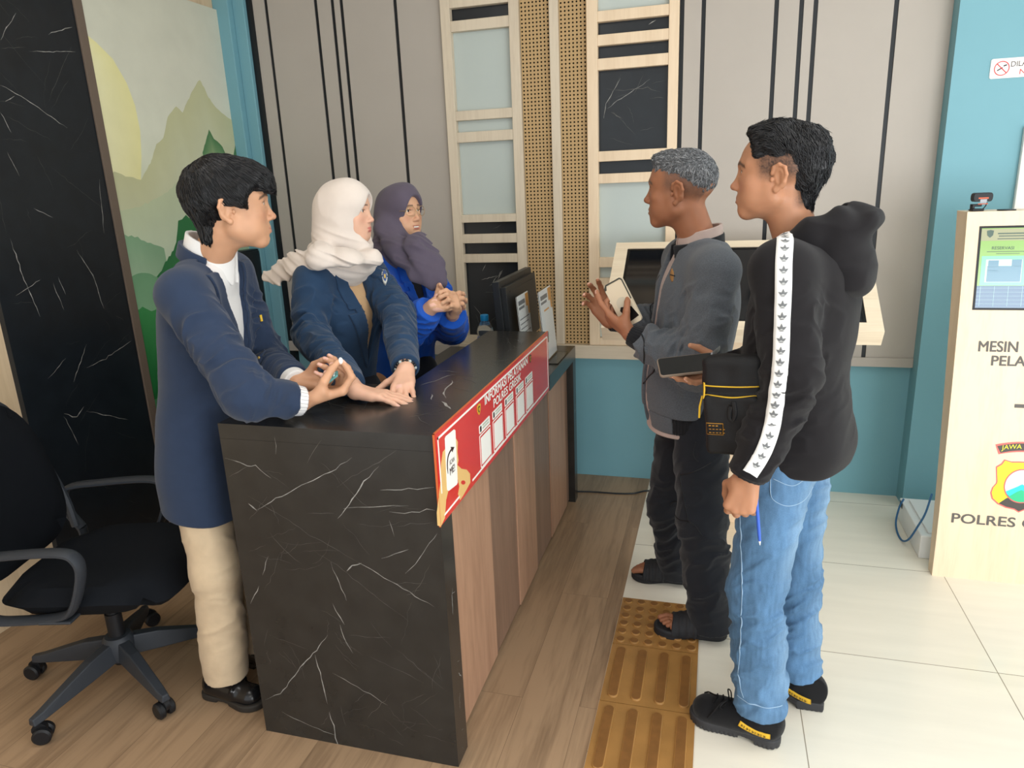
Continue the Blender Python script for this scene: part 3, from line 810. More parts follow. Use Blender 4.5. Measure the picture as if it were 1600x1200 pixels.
# ------------------------------------------------------------------ office chairs
M_chair = mat('charcoal chair plastic', (50, 54, 60), 0.5, 0.4, bump=0.2, bscale=700)
M_mesh = mat('black chair fabric', (19, 22, 27), 0.85, 0.15, bump=0.5, bscale=900)
def office_chair(loc, ang, label):
    root = thing('office_chair', loc, label, 'chair', 'black office chairs behind the counter')
    T = Matrix.Translation(loc) @ Matrix.Rotation(math.radians(ang), 4, 'Z')
    P = lambda *a: T @ Vector(a)
    # seat: rounded waterfall cushion
    def cushion(name, w, d, zc, th, mat_, curve):
        bm = bmesh.new(); nx, ny = 14, 14
        V = {}
        vs, fs = [], []
        for sgn in (1, -1):
            for i in range(nx + 1):
                for j in range(ny + 1):
                    u, v = -1 + 2 * i / nx, -1 + 2 * j / ny
                    r = (abs(u) ** 4 + abs(v) ** 4) ** .25
                    su = u * max(abs(u), abs(v)) / max(r, 1e-6) if r > 0 else 0
                    sv = v * max(abs(u), abs(v)) / max(r, 1e-6) if r > 0 else 0
                    e = max(0.0, 1 - r ** 6) ** .4 if r < 1 else 0
                    x, y, z = curve(su * d / 2, sv * w / 2, sgn * th / 2 * e)
                    vs.append(P(x, y, z))
        n1 = (nx + 1) * (ny + 1)
        for s in range(2):
            for i in range(nx):
                for j in range(ny):
                    q = [s * n1 + i * (ny + 1) + j, s * n1 + (i + 1) * (ny + 1) + j, s * n1 + (i + 1) * (ny + 1) + j + 1, s * n1 + i * (ny + 1) + j + 1]
                    fs.append(tuple(q if s == 0 else q[::-1]))
        m = MB(); m.add(vs, fs); return m.build(name, mat_, root, smooth=True)
    cushion('seat', 0.50, 0.53, 0, 0.115, M_mesh, lambda x, y, z: (x + 0.035, y, 0.425 + z - (0.03 * max(0, (x - 0.1) / 0.15) ** 2) + 0.25 * y * y))
    cushion('backrest', 0.46, 0.52, 0, 0.05, M_mesh, lambda x, y, z: (-0.225 - z * 0.9 - 0.20 * (x + 0.26) + 0.5 * y * y - 0.25 * (x - .05) ** 2, y * (1 - 0.16 * ((x + .26) / .52) ** 2), 0.72 + x))
    # back frame behind the pad
    m = MB()
    hoop = [P(-0.24, 0.245 * s, z) for s, z in ((1, 0.45),)]
    path = [(-0.225, -0.235, 0.47), (-0.245, -0.235, 0.60), (-0.30, -0.215, 0.80), (-0.355, -0.17, 0.955), (-0.372, 0.0, 0.975), (-0.355, 0.17, 0.955), (-0.30, 0.215, 0.80), (-0.245, 0.235, 0.60), (-0.225, 0.235, 0.47)]
    m.tube([P(*p) for p in smooth_path(path, 6)], 0.014, 8)
    m.build('back_frame', M_chair, root, smooth=True)
    # arm loops
    for s in (-1, 1):
        y = 0.262 * s
        loop = [(-0.215, y * .96, 0.455), (-0.255, y * .97, 0.53), (-0.245, y, 0.605), (-0.12, y * 1.02, 0.622), (0.06, y * 1.02, 0.628), (0.108, y * 1.01, 0.600), (0.105, y, 0.54), (0.06, y * .98, 0.44), (0.0, y * .94, 0.405), (-0.12, y * .93, 0.395), (-0.20, y * .95, 0.405)]
        lp = smooth_path(loop + [loop[0]], 6)
        m = MB(); vs, fs = [], []; n_ = len(lp)
        for i, p in enumerate(lp):
            a, b = lp[max(i - 1, 0)], lp[min(i + 1, n_ - 1)]; t = Vector(b - a).normalized(); nn = Vector((t.z, 0, -t.x)).normalized()
            for k in range(10):
                an = 2 * math.pi * k / 10; vs.append(P(*(Vector(p) + nn * (0.0115 * math.cos(an)) + Vector((0, 0.024 * math.sin(an), 0)))))
        for i in range(n_ - 1):
            for k in range(10): fs.append((i * 10 + k, i * 10 + (k + 1) % 10, (i + 1) * 10 + (k + 1) % 10, (i + 1) * 10 + k))
        m.add(vs, fs)
        o = m.build('armrest', M_chair, root, smooth=True)
    m = MB(); m.box(-0.13, 0.13, -0.10, 0.10, 0.375, 0.402, M=T); m.box(-0.05, 0.05, -0.27, 0.27, 0.392, 0.402, M=T)
    m.build('seat_plate', M_chair, root, bevel=0.004)
    Tc = T
    m = MB(); m.lathe([(0.001, 0.07), (0.026, 0.07), (0.026, 0.26), (0.02, 0.26), (0.02, 0.376), (0.001, 0.376)], 18, 0, Tc); m.build('gas_column', M_blackp, root, smooth=True)
    m = MB(); m.lathe([(0.001, 0.085), (0.045, 0.09), (0.05, 0.105), (0.05, 0.16), (0.04, 0.175), (0.001, 0.178)], 20, 0, Tc); m.build('hub', M_chair, root, smooth=True)
    for k in range(5):
        a = math.radians(-96.5 - ang + 72 * k)
        d = Vector((math.cos(a), math.sin(a), 0)); sd = Vector((-d.y, d.x, 0))
        m = MB(); vs, fs = [], []
        for r, w, z0, z1 in ((0.03, 0.026, 0.095, 0.165), (0.12, 0.024, 0.085, 0.150), (0.22, 0.021, 0.075, 0.118), (0.29, 0.019, 0.068, 0.095), (0.325, 0.014, 0.064, 0.088)):
            c = d * r
            vs += [P(*(c + sd * w + Vector((0, 0, z0)))), P(*(c - sd * w + Vector((0, 0, z0)))), P(*(c - sd * w * .7 + Vector((0, 0, z1)))), P(*(c + sd * w * .7 + Vector((0, 0, z1))))]
        for i in range(4):
            for q in range(4): fs.append((i * 4 + q, i * 4 + (q + 1) % 4, (i + 1) * 4 + (q + 1) % 4, (i + 1) * 4 + q))
        fs += [(3, 2, 1, 0), (16, 17, 18, 19)]
        m.add(vs, fs)
        leg = m.build('base_leg', M_chair, root, bevel=0.004)
        c = d * 0.315
        b2 = a + 0.7 + k
        ax = Vector((math.cos(b2), math.sin(b2), 0)); tr = Vector((-ax.y, ax.x, 0)) * 0.016
        m = MB()
        for s in (-1, 1):
            M = T @ Matrix.Translation(c + tr + Vector((0, 0, 0.0285)) + ax * (s * 0.016)) @ rot_to(ax).to_4x4()
            m.lathe([(0.001, -0.011), (0.022, -0.011), (0.0275, -0.006), (0.0275, 0.006), (0.022, 0.011), (0.001, 0.011)], 20, 0, M)
        M = T @ Matrix.Translation(c + tr * 0.6 + Vector((0, 0, 0.046))) @ rot_to(ax).to_4x4()
        m.lathe([(0.001, -0.008), (0.022, -0.008), (0.022, 0.008), (0.001, 0.008)], 16, 0, M)
        m.tube([P(*(c + Vector((0, 0, 0.045)))), P(*(c + Vector((0, 0, 0.08))))], 0.007, 8)
        m.build('caster', M_blackp, leg, smooth=True)
    return root
office_chair((-1.925, 1.665, 0), 15, 'black office chair with loop arms standing nearest, in front of the black marble wall')
office_chair((-1.80, 2.86, 0), 8, 'black office chair mostly hidden behind the woman in the cream headscarf')

# black cabinet in the corner under the mural
m = MB(); m.box(-2.596, -2.54, 3.16, 3.618, 0, 1.30)
cb = thing('corner_cabinet', (-2.57, 3.4, 0), 'flat black cabinet in the corner under the mural, beside the teal pilaster', 'cabinet')
m.build('body', M_black, cb, bevel=0.003)
m = MB(); m.box(-2.5398, -2.532, 3.17, 3.612, 0.02, 1.29); m.build('door', M_black, cb, bevel=0.002)

# ------------------------------------------------------------------ touch-screen table behind the two visitors
tt = thing('touchscreen_table', (0.08, 3.25, 0), 'pale wood touchscreen table with a slanted black screen behind the two visitors', 'touchscreen table')
YF, YB = 3.0, 3.50
zf, zb_ = 0.992, 1.307
sl = Vector((0, YB - YF, zb_ - zf)).normalized(); nr = Vector((0, -sl.z, sl.y))
LS = math.hypot(YB - YF, zb_ - zf)
xa, xb = -0.468, 0.634
def slab(m, a, b, c, d, t0, t1, mi=0):
    o = Vector((0, YF, zf))
    vs = []
    for t in (t0, t1):
        for v in (c, d):
            for u in (a, b): vs.append(o + Vector((u, 0, 0)) + sl * v + nr * t)
    m.add(vs, [(0, 2, 3, 1), (4, 5, 7, 6), (0, 1, 5, 4), (2, 6, 7, 3), (0, 4, 6, 2), (1, 3, 7, 5)], mi)
m = MB()
bw = 0.058
slab(m, xa, xb, 0, 0.05, -0.075, 0); slab(m, xa, xb, LS - 0.045, LS, -0.075, 0)
slab(m, xa, xa + bw, 0.05, LS - 0.045, -0.075, 0); slab(m, xb - bw, xb, 0.05, LS - 0.045, -0.075, 0)
slab(m, xa + 0.002, xb - 0.002, 0.002, LS - 0.002, -0.076, -0.03)
m.build('frame', M_palewood_x, tt)
m = MB(); slab(m, xa + bw, xb - bw, 0.05, LS - 0.045, -0.028, -0.006)
m.build('screen', mat('black glass screen', (14, 17, 22), 0.07, 0.55), tt)
m = MB(); slab(m, xa + bw + .001, xb - bw - .001, 0.051, LS - 0.046, -0.0275, -0.0055)
slab(m, xa + bw + .012, xb - bw - .012, 0.062, LS - 0.057, -0.0275, -0.0050)
M_bez = mat('black bezel', (8, 9, 10), 0.3, 0.4)
m = MB()
for q in ((xa + bw, xb - bw, 0.05, 0.062), (xa + bw, xb - bw, LS - 0.057, LS - 0.045), (xa + bw, xa + bw + 0.012, 0.062, LS - 0.057), (xb - bw - 0.012, xb - bw, 0.062, LS - 0.057)):
    slab(m, *q, -0.0059, -0.0045)
m.build('bezel', M_bez, tt)
m = MB(); m.box(-0.02, 0.20, 3.20, 3.36, 0.0301, 1.06); m.build('pedestal', M_palewood, tt, bevel=0.002)
m = MB(); m.box(-0.20, 0.38, 2.93, 3.50, 0, 0.03); m.build('foot_plate', M_palewood_x, tt, bevel=0.003)
m = MB(); m.box(0.52, 0.535, 3.06, 3.09, 0.90, 0.965); m.build('latch', M_blackp, tt)

# ------------------------------------------------------------------ ticket kiosk on the right
kio = thing('ticket_kiosk', (1.12, 2.98, 0), 'pale wood service kiosk with a green screen and a police shield', 'kiosk')
KX0, KX1, KH = 0.885, 1.365, 1.432
def kyf(z): return 2.935 + 0.135 * max(0.0, z / KH) ** 1.5
m = MB()
prof = [(kyf(KH * i / 16), KH * i / 16) for i in range(17)] + [(kyf(KH * i / 16) + (0.055 + 0.07 * (i / 16)), KH * i / 16) for i in range(16, -1, -1)]
m.prism(prof, (KX0, 0, 0), (0, 1, 0), (0, 0, 1), (KX1 - KX0, 0, 0))
m.build('cabinet', M_palewood, kio)
def kp(x, y, lift=0.0):
    z = 0.7
    for _ in range(8):
        p = onY(x, y, kyf(z) - lift); z = p[2]
    return Vector(p)
def kq(x, z, lift=0.0): return Vector((x, kyf(z) - lift, z))
def kflat(pts, mi, m, lift):
    m.add([kq(x, z, lift) for x, z in pts], [tuple(range(len(pts)))], mi)
def grid_quad(m, x0, x1, z0, z1, mi, lift, n=6):
    for i in range(n):
        a, b = z0 + (z1 - z0) * i / n, z0 + (z1 - z0) * (i + 1) / n
        m.add([kq(x0, a, lift), kq(x1, a, lift), kq(x1, b, lift), kq(x0, b, lift)], [(0, 1, 2, 3)], mi)
sx0, sz1, sz0 = 0.936, 1.372, 1.083
sx1 = 2 * 1.125 - sx0
m = MB(); grid_quad(m, sx0 - 0.008, sx1 + 0.008, sz0 - 0.008, sz1 + 0.008, 0, 0.0012)
m.build('screen_bezel', M_blackp, kio)
def em(name, c, e): return mat(name, c, 0.15, 0.5, emit=e)
m = MB()
E_ = [em('screen green', (140, 176, 104), 0.10), em('screen header', (158, 158, 128), 0.10), em('screen photo frame', (128, 214, 166), 0.10), em('screen slate', (96, 120, 146), 0.10), em('screen ink', (84, 100, 92), 0.10), em('screen grid', (150, 182, 188), 0.10), em('screen photo', (104, 140, 160), 0.10), em('screen pale', (196, 224, 196), 0.10)]
hx, hz = sx1 - sx0, sz1 - sz0
def sc(a, b, c, d, mi, lift): grid_quad(m, sx0 + a * hx, sx0 + b * hx, sz0 + c * hz, sz0 + d * hz, mi, lift, 3)
sc(0, 1, 0.28, 1, 0, 0.0016); sc(0, 1, 0, 0.28, 3, 0.0016); sc(0, 1, 0.845, 0.99, 1, 0.0019)
sc(0.02, 0.40, 0.285, 0.655, 2, 0.0022); sc(0.06, 0.37, 0.325, 0.61, 7, 0.0025)
sc(0.075, 0.365, 0.33, 0.53, 6, 0.0028); sc(0.08, 0.17, 0.45, 0.60, 6, 0.0028); sc(0.28, 0.365, 0.5, 0.61, 6, 0.0028)
for k in range(9): sc(0.03 + k * 0.12, 0.034 + k * 0.12, 0.02, 0.275, 5, 0.0022)
for k in range(5): sc(0.0, 1.0, 0.05 + k * 0.05, 0.053 + k * 0.05, 5, 0.0022)
for k in range(6): sc(0.46, 0.54, 0.10 + k * 0.09, 0.16 + k * 0.09, 3, 0.0024)
sc(0.14, 0.9, 0.925, 0.94, 4, 0.0024); sc(0.15, 0.85, 0.895, 0.907, 4, 0.0024); sc(0.14, 0.9, 0.862, 0.872, 4, 0.0024)
sc(0.06, 0.46, 0.705, 0.712, 4, 0.0024); sc(0.14, 0.34, 0.68, 0.686, 4, 0.0024)
zc = sz0 + 0.93 * hz
kflat([(sx0 + hx * (0.075 + 0.03 * a), zc + 0.014 * b) for a, b in ((-1, .8), (0, 1), (1, .8), (.8, -.4), (0, -1), (-.8, -.4))], 4, m, 0.0026)
def ktext(mb, s, x, z, h, mi, width=None, center=False, bold=0.0, lift=0.0015):
    tv, tf = text_mesh(s, h, bold)
    w = tv[:, 0].max(); k = (width / w) if width else 1
    dx = -w * k / 2 if center else 0
    mb.add([kq(x + dx + p[0] * k, z + p[1], lift) for p in tv], tf, mi)
ktext(m, 'RESERVASI', sx0 + 0.10 * hx, sz0 + 0.735 * hz, 0.0115, 4, lift=0.003)
m.build('screen', E_, kio)
m = MB()
M_kt = mat('grey kiosk lettering', (96, 92, 88), 0.5, 0.3)
def px2(x, y): p = kp(x, y); return p.x, p.z
def fit_text(s, lead, a, b, top):
    """letters so that the LEAD letters of S span from pixel A to pixel B"""
    x, z = px2(*a); x1 = px2(*b)[0]; h = px2(*top)[1] - z
    tv, tf = text_mesh(lead, h, 0.0); k = (x1 - x) / tv[:, 0].max()
    tv, tf = text_mesh(s, h, 0.0)
    m = MB()
    for j, (ex, ey) in enumerate(((0, 0), (.0022, 0), (.0011, .0016))): m.add([kq(x + p[0] * k + ex, z + p[1] + ey, 0.0012 + j * .0001) for p in tv], tf, 0)
    m.build('lettering', M_kt, kio)
fit_text('MESIN', 'MESIN', (1528, 549), (1589, 551), (1528, 532))
fit_text('PELAYANAN', 'PELA', (1548, 571), (1601, 572), (1548, 555))
fit_text('POLRES GRESIK', 'POLRES', (1486, 816), (1585, 822), (1488, 801))
x, z = px2(1585, 634); m = MB(); m.add([kq(x, z - 0.007, 0.0012), kq(x + 0.16, z - 0.007, 0.0012), kq(x + 0.16, z + 0.007, 0.0012), kq(x, z + 0.007, 0.0012)], [(0, 1, 2, 3)], 0)
m.build('slot_line', M_kt, kio)
# shield
def zpt(x, y): return px2(1500 + x / 6.0, 660 + y / 6.0)
XC = zpt(547, 845)[0]
half = [zpt(*p) for p in [(547, 845), (505, 818), (425, 800), (350, 765), (295, 715), (282, 660), (300, 610), (340, 565), (372, 520), (372, 475), (335, 414), (385, 385), (415, 346), (480, 366), (560, 366)]]
def shield(inset):
    cz = sum(p[1] for p in half) / len(half)
    L_ = [(XC + (min(x, XC) - XC) * inset, cz + (z - cz) * inset) for x, z in half]
    return L_ + [(2 * XC - x, z) for x, z in L_[::-1][0:-1]]
MS = [mat('shield red', (226, 110, 104), 0.4, 0.3), mat('shield yellow', (246, 238, 60), 0.4, 0.3), mat('shield black', (76, 72, 68), 0.4, 0.3), mat('shield sky', (206, 240, 240), 0.4, 0.3), mat('shield cyan', (60, 208, 228), 0.4, 0.3), mat('shield green', (58, 190, 136), 0.4, 0.3), M_wprint, mat('shield letter yellow', (236, 228, 60), 0.4, 0.3)]
def tri_flat(pts, mi, m, lift):
    bm = bmesh.new(); vv = [bm.verts.new((x, 0, z)) for x, z in pts]; bm.faces.new(vv); bmesh.ops.triangulate(bm, faces=bm.faces[:])
    bm.verts.index_update()
    fs = [tuple(v.index for v in f.verts) for f in bm.faces]
    m.add([kq(v.co.x, v.co.z, lift) for v in bm.verts], fs, mi); bm.free()
m = MB()
tri_flat(shield(1.0), 0, m, 0.0008); tri_flat(shield(0.95), 1, m, 0.0012)
zk = zpt(350, 762)[1]; zk2 = zpt(425, 705)[1]
sh = shield(0.95); low = [p for p in sh if p[1] <= zk + 0.004]
tri_flat(sorted([p for p in low if p[0] <= XC], key=lambda p: p[0])[:1] + [(XC - 0.045, zk2), (XC + 0.045, zk2)] + [max(low, key=lambda p: p[0])] + sorted([p for p in low if p[0] > XC], key=lambda p: -p[0])[1:] + sorted([p for p in low if p[0] <= XC], key=lambda p: -p[0])[:-1], 2, m, 0.0016)
ox, oz = XC, zpt(560, 595)[1]
rx, rz = XC - zpt(386, 590)[0] - 0.008, (zpt(560, 432)[1] - zpt(560, 755)[1]) / 2
ov = lambda k, z0=-1: [(ox + rx * k * math.cos(a * math.pi / 24), oz + rz * k * math.sin(a * math.pi / 24)) for a in range(48)]
tri_flat(ov(1.0), 0, m, 0.0020); tri_flat(ov(0.93), 3, m, 0.0024)
def inoval(f):  # part of the oval under the curve f(u), u in -1..1
    pts = []
    for i in range(25):
        u = -0.93 + 1.86 * i / 24
        pts.append((u, min(f(u), 0.93 * math.sqrt(max(0, 1 - (u / 0.93) ** 2)))))
    bot = [(u, -0.93 * math.sqrt(max(0, 1 - (u / 0.93) ** 2))) for u, _ in pts]
    pts = [(u, max(v, b[1])) for (u, v), b in zip(pts, bot)]
    return [(ox + rx * u, oz + rz * v) for u, v in pts] + [(ox + rx * u, oz + rz * v) for u, v in bot[::-1][1:-1]]
tri_flat([(ox + rx * u, oz + rz * v) for u, v in ((-0.36, .84), (0.36, .84), (0.36, .5), (0.08, .1), (-0.0, -.05), (-0.08, .1), (-0.12, .35), (-0.36, .6))], 6, m, 0.0028)
tri_flat(inoval(lambda u: 0.12 - 0.55 * abs(u) ** 0.9), 4, m, 0.0032)
tri_flat(inoval(lambda u: -0.22 - 0.75 * abs(u) ** 1.3), 5, m, 0.0036)
r1 = [zpt(332, 206), zpt(360, 298)]; zt1, zb1 = zpt(332, 206)[1], zpt(360, 298)[1]
wT, wB = XC - r1[0][0], XC - r1[1][0]
for mi, ins, lf in ((0, 0.0, 0.0012), (2, 0.006, 0.0016)):
    n_ = 12
    tp = [(XC + (wT - ins) * (-1 + 2 * i / n_), zt1 - ins + 0.016 * (1 - (-1 + 2 * i / n_) ** 2)) for i in range(n_ + 1)]
    bp_ = [(XC + (wB - ins) * (-1 + 2 * i / n_), zb1 + ins + 0.014 * (1 - (-1 + 2 * i / n_) ** 2)) for i in range(n_ + 1)]
    tri_flat(tp + bp_[::-1], mi, m, lf)
xj, zj = zpt(384, 266); xk = zpt(574, 258)[0]
hj = zpt(384, 222)[1] - zj
tv, tf = text_mesh('JAWA', hj); kk = (xk - xj) / tv[:, 0].max()
tv2, tf2 = text_mesh('JAWA TIMUR', hj)
kk = min(kk, 2 * (XC - xj) / tv2[:, 0].max())
m.add([kq(xj + p[0] * kk * 1.0, zj + p[1] + 0.013 * (1 - ((xj + p[0] * kk - XC) / wT) ** 2), 0.0022) for p in tv2], tf2, 7)
m.build('shield_emblem', MS, kio)

# webcam on the kiosk
wc = thing('webcam', (0.93, 3.10, KH), 'small black and orange webcam on top of the kiosk', 'webcam')
T = Matrix.Translation((0.935, 3.105, KH + 0.0005)) @ Matrix.Rotation(math.radians(8), 4, 'Z') @ Matrix.Scale(0.74, 4)
m = MB(); m.prism(rrect(-0.045, 0.045, 0.034, 0.066, 0.012, 4), T @ Vector((0, -0.02, 0)), T.to_3x3() @ Vector((1, 0, 0)), (0, 0, 1), T.to_3x3() @ Vector((0, 0.036, 0)))
m.build('camera_body', M_blackp, wc, bevel=0.002)
m = MB(); m.box(-0.022, 0.024, -0.0212, -0.02, 0.060, 0.0665, 0, M=T); m.box(-0.022, 0.024, -0.0212, -0.02, 0.0335, 0.0375, 0, M=T); m.box(-0.014, 0.017, -0.0224, -0.0213, 0.041, 0.058, 1, M=T)
m.build('front_plate', [mat('orange webcam trim', (206, 92, 56), 0.4, 0.4), mat('grey webcam lens', (136, 138, 144), 0.15, 0.5)], wc)
m = MB(); m.box(-0.042, 0.012, -0.018, 0.022, 0, 0.012, M=T); m.box(-0.042, -0.030, -0.012, 0.018, 0.012, 0.0345, M=T); m.box(-0.042, 0.004, -0.008, 0.012, 0.022, 0.0345, M=T)
m.build('clip', M_blackp, wc, bevel=0.002)
m = MB(); m.tube([T @ Vector(p) for p in smooth_path([(0.038, 0.017, 0.040), (0.030, 0.022, 0.016), (0.012, 0.026, 0.003), (-0.01, 0.04, 0.003), (-0.02, 0.075, 0.003)], 6)], 0.0018, 6)
m.build('cord', M_blackp, wc, smooth=True)

# low white box behind the kiosk and its blue cable
bx = thing('power_box', (1.02, 3.2, 0), 'low white power box on the tiles beside the kiosk', 'box')
m = MB(); m.box(0.868, 1.30, 3.075, 3.46, 0.0, 0.105); m.build('case', M_white, bx, bevel=0.004)
m = MB(); m.box(0.90, 1.27, 3.10, 3.43, 0.1052, 0.112); m.build('lid', M_white, bx, bevel=0.002)
m = MB(); m.box(0.866, 0.8678, 3.40, 3.445, 0.075, 0.1); m.build('vent_slot', M_black, bx)
cabl = MB()
cabl.tube(smooth_path([(0.872, 3.02, 0.32), (0.868, 3.055, 0.22), (0.860, 3.10, 0.14), (0.845, 3.15, 0.05), (0.835, 3.21, 0.008), (0.832, 3.29, 0.006), (0.838, 3.36, 0.03), (0.856, 3.40, 0.085), (0.875, 3.42, 0.1175)], 8), 0.0042, 8)
tag(cabl.build('power_cable', mat('blue cable', (46, 96, 140), 0.45, 0.4), smooth=True), 'thin blue cable looping from the kiosk over the white box', 'cable')

# signs on the pier
ns = thing('no_smoking_sign', (1.2, 3.597, 1.975), 'small white no-smoking sign with a red symbol on the teal pier', 'sign')
m = MB(); m.prism(rrect(1.053, 1.42, 1.936, 2.012, 0.008, 4), (0, 3.5965, 0), (1, 0, 0), (0, 0, 1), (0, 0.003, 0)); m.build('plate', M_wprint, ns)
M_sred = mat('sign red', (206, 52, 56), 0.4, 0.3)
m = MB()
ring = arc(0, 0, 0.028, 0, 360, 32)[:-1]; ri = arc(0, 0, 0.0245, 0, 360, 32)[:-1]
c0 = Vector((1.094, 3.5963, 1.974))
vs = [c0 + Vector((a, 0, b)) for a, b in ring] + [c0 + Vector((a, 0, b)) for a, b in ri]
m.add(vs, [(i, (i + 1) % 32, 32 + (i + 1) % 32, 32 + i) for i in range(32)])
m.add([c0 + Vector((a, 0, b)) for a, b in ((-0.0185, 0.016), (-0.016, 0.0185), (0.0185, -0.016), (0.016, -0.0185))], [(0, 3, 2, 1)])
m.build('prohibition_ring', M_sred, ns)
m = MB()
c1 = c0 + Vector((0, 0.0001, 0))
m.add([c1 + Vector((a, 0, b)) for a, b in ((-0.015, -0.010), (0.004, 0.001), (0.002, 0.005), (-0.017, -0.006))], [(0, 1, 2, 3)], 0)
m.add([c1 + Vector((a, 0, b)) for a, b in ((0.006, 0.006), (0.018, 0.010), (0.017, 0.015), (0.005, 0.011))], [(0, 1, 2, 3)], 0)
text_on(m, 'DILARANG MEROKOK', (1.126, 3.5962, 1.978), (1, 0, 0), (0, 0, 1), 0.021, width=0.27, bold=0.0, lift=0.0002)
m.build('sign_words', M_darkp, ns)
m = MB(); text_on(m, 'NO SMOKING', (1.160, 3.5962, 1.947), (1, 0, 0), (0, 0, 1), 0.021, width=0.20, bold=0.0, lift=0.0002); m.build('sign_words', M_sred, ns)
m = MB(); m.box(1.203, 1.60, 3.575, 3.5985, 1.34, 1.742)
tag(m.build('notice_board', M_wprint, bevel=0.003), 'plain white panel on the teal pier above the kiosk', 'panel')
m = MB(); m.lathe([(0.001, 0), (0.03, 0), (0.03, 0.004), (0.001, 0.005)], 20, 0, Matrix.Translation((1.02, 3.10, KH + 0.0005)))
tag(m.build('cable_grommet', M_mon), 'flat grey disc lying on top of the kiosk', 'grommet')

# cords on the floor
m = MB(); m.tube(smooth_path([(-0.72, 3.46, 0.006), (-0.60, 3.48, 0.005), (-0.47, 3.483, 0.005), (-0.38, 3.50, 0.005), (-0.30, 3.55, 0.005), (-0.1, 3.56, 0.005), (0.05, 3.54, 0.005)], 8), 0.0045, 8)
tag(m.build('floor_cable', M_black, smooth=True), 'black cord on the wood floor running from the desk to the touchscreen table', 'cable')
m = MB(); m.tube(smooth_path([(-2.585, 2.70, 0.05), (-2.55, 2.76, 0.012), (-2.50, 2.83, 0.006), (-2.42, 2.95, 0.005), (-2.3, 3.1, 0.005)], 8), 0.005, 8)
m.tube(smooth_path([(-2.585, 2.715, 0.04), (-2.54, 2.78, 0.012), (-2.48, 2.86, 0.006), (-2.40, 2.98, 0.005), (-2.28, 3.12, 0.005)], 8), 0.004, 8)
tag(m.build('floor_cable', mat('grey cable', (170, 172, 176), 0.5, 0.3), smooth=True), 'pale grey twin cord at the foot of the mural', 'cable')
# ------------------------------------------------------------------ smooth solid modelling: distance fields meshed with surface nets
from concurrent.futures import ThreadPoolExecutor
QUAL = 1.0            # >1 = coarser
A_ = lambda *v: np.array(v, float)
def nrm(v): v = np.asarray(v, float); return v / np.linalg.norm(v)

_rng = np.random.default_rng(7)
_NT = _rng.random((32, 32, 32)).astype(np.float32)
def noise(P):
    """smooth value noise in 0..1"""
    P = np.asarray(P, np.float32)
    i = np.floor(P).astype(np.int64); f = (P - i).astype(np.float32)
    f = f * f * (3 - 2 * f)
    i &= 31; j = (i + 1) & 31
    x0, y0, z0 = i[:, 0], i[:, 1], i[:, 2]; x1, y1, z1 = j[:, 0], j[:, 1], j[:, 2]
    fx, fy, fz = f[:, 0], f[:, 1], f[:, 2]
    c00 = _NT[x0, y0, z0] * (1 - fx) + _NT[x1, y0, z0] * fx
    c10 = _NT[x0, y1, z0] * (1 - fx) + _NT[x1, y1, z0] * fx
    c01 = _NT[x0, y0, z1] * (1 - fx) + _NT[x1, y0, z1] * fx
    c11 = _NT[x0, y1, z1] * (1 - fx) + _NT[x1, y1, z1] * fx
    return (c00 * (1 - fy) + c10 * fy) * (1 - fz) + (c01 * (1 - fy) + c11 * fy) * fz
def ridge_noise(P):
    n = noise(P); return 1 - np.abs(2 * n - 1)

class RC:
    """round cone; capb / capa cut the end flat; flat = (axis, factor) squashes the section along AXIS"""
    def __init__(s, a, b, ra, rb, capa=False, capb=False, flat=None):
        s.a, s.b, s.ra, s.rb = np.asarray(a, float), np.asarray(b, float), ra, rb
        s.ab = s.b - s.a; s.l2 = max(1e-9, s.ab @ s.ab); s.capa, s.capb = capa, capb
        s.ax = s.ab / math.sqrt(s.l2)
        s.flat = None
        if flat:
            q = np.asarray(flat[0], float); q = nrm(q - s.ax * (q @ s.ax)); s.flat = (q, 1.0 / flat[1] - 1.0, flat[1])
    def d(s, P):
        v = P - s.a
        t = np.clip(v @ s.ab / s.l2, 0, 1)
        q = v - t[:, None] * s.ab
        if s.flat is not None:
            w = q @ s.flat[0]
            q = q + (w * s.flat[1])[:, None] * s.flat[0]
        d = np.sqrt((q * q).sum(1)) - (s.ra + (s.rb - s.ra) * t)
        if s.flat is not None: d = np.where(d > 0, d * max(s.flat[2], 0.6), d)
        if s.capb: d = np.maximum(d, (P - s.b) @ s.ax)
        if s.capa: d = np.maximum(d, -(v @ s.ax))
        return d
class ELL:
    def __init__(s, c, r, R=None):
        s.c, s.r = np.asarray(c, float), np.asarray(r, float); s.R = np.eye(3) if R is None else np.asarray(R, float)
    def d(s, P):
        q = (P - s.c) @ s.R
        k0 = np.sqrt(((q / s.r) ** 2).sum(1)); k1 = np.sqrt(((q / s.r ** 2) ** 2).sum(1))
        return np.where(k1 > 1e-9, k0 * (k0 - 1) / np.maximum(k1, 1e-9), -s.r.min())
class BOX:
    """rounded box in a frame whose columns are R"""
    def __init__(s, c, h, R=None, r=0.005):
        s.c, s.h = np.asarray(c, float), np.asarray(h, float) - r; s.R = np.eye(3) if R is None else np.asarray(R, float); s.r = r
    def d(s, P):
        q = np.abs((P - s.c) @ s.R) - s.h
        return np.sqrt((np.maximum(q, 0) ** 2).sum(1)) + np.minimum(q.max(1), 0) - s.r
class HALF:
    """half space behind the plane through c with outward normal n"""
    def __init__(s, c, n): s.c, s.n = np.asarray(c, float), nrm(n)
    def d(s, P): return (P - s.c) @ s.n
class FN:
    def __init__(s, f): s.d = f
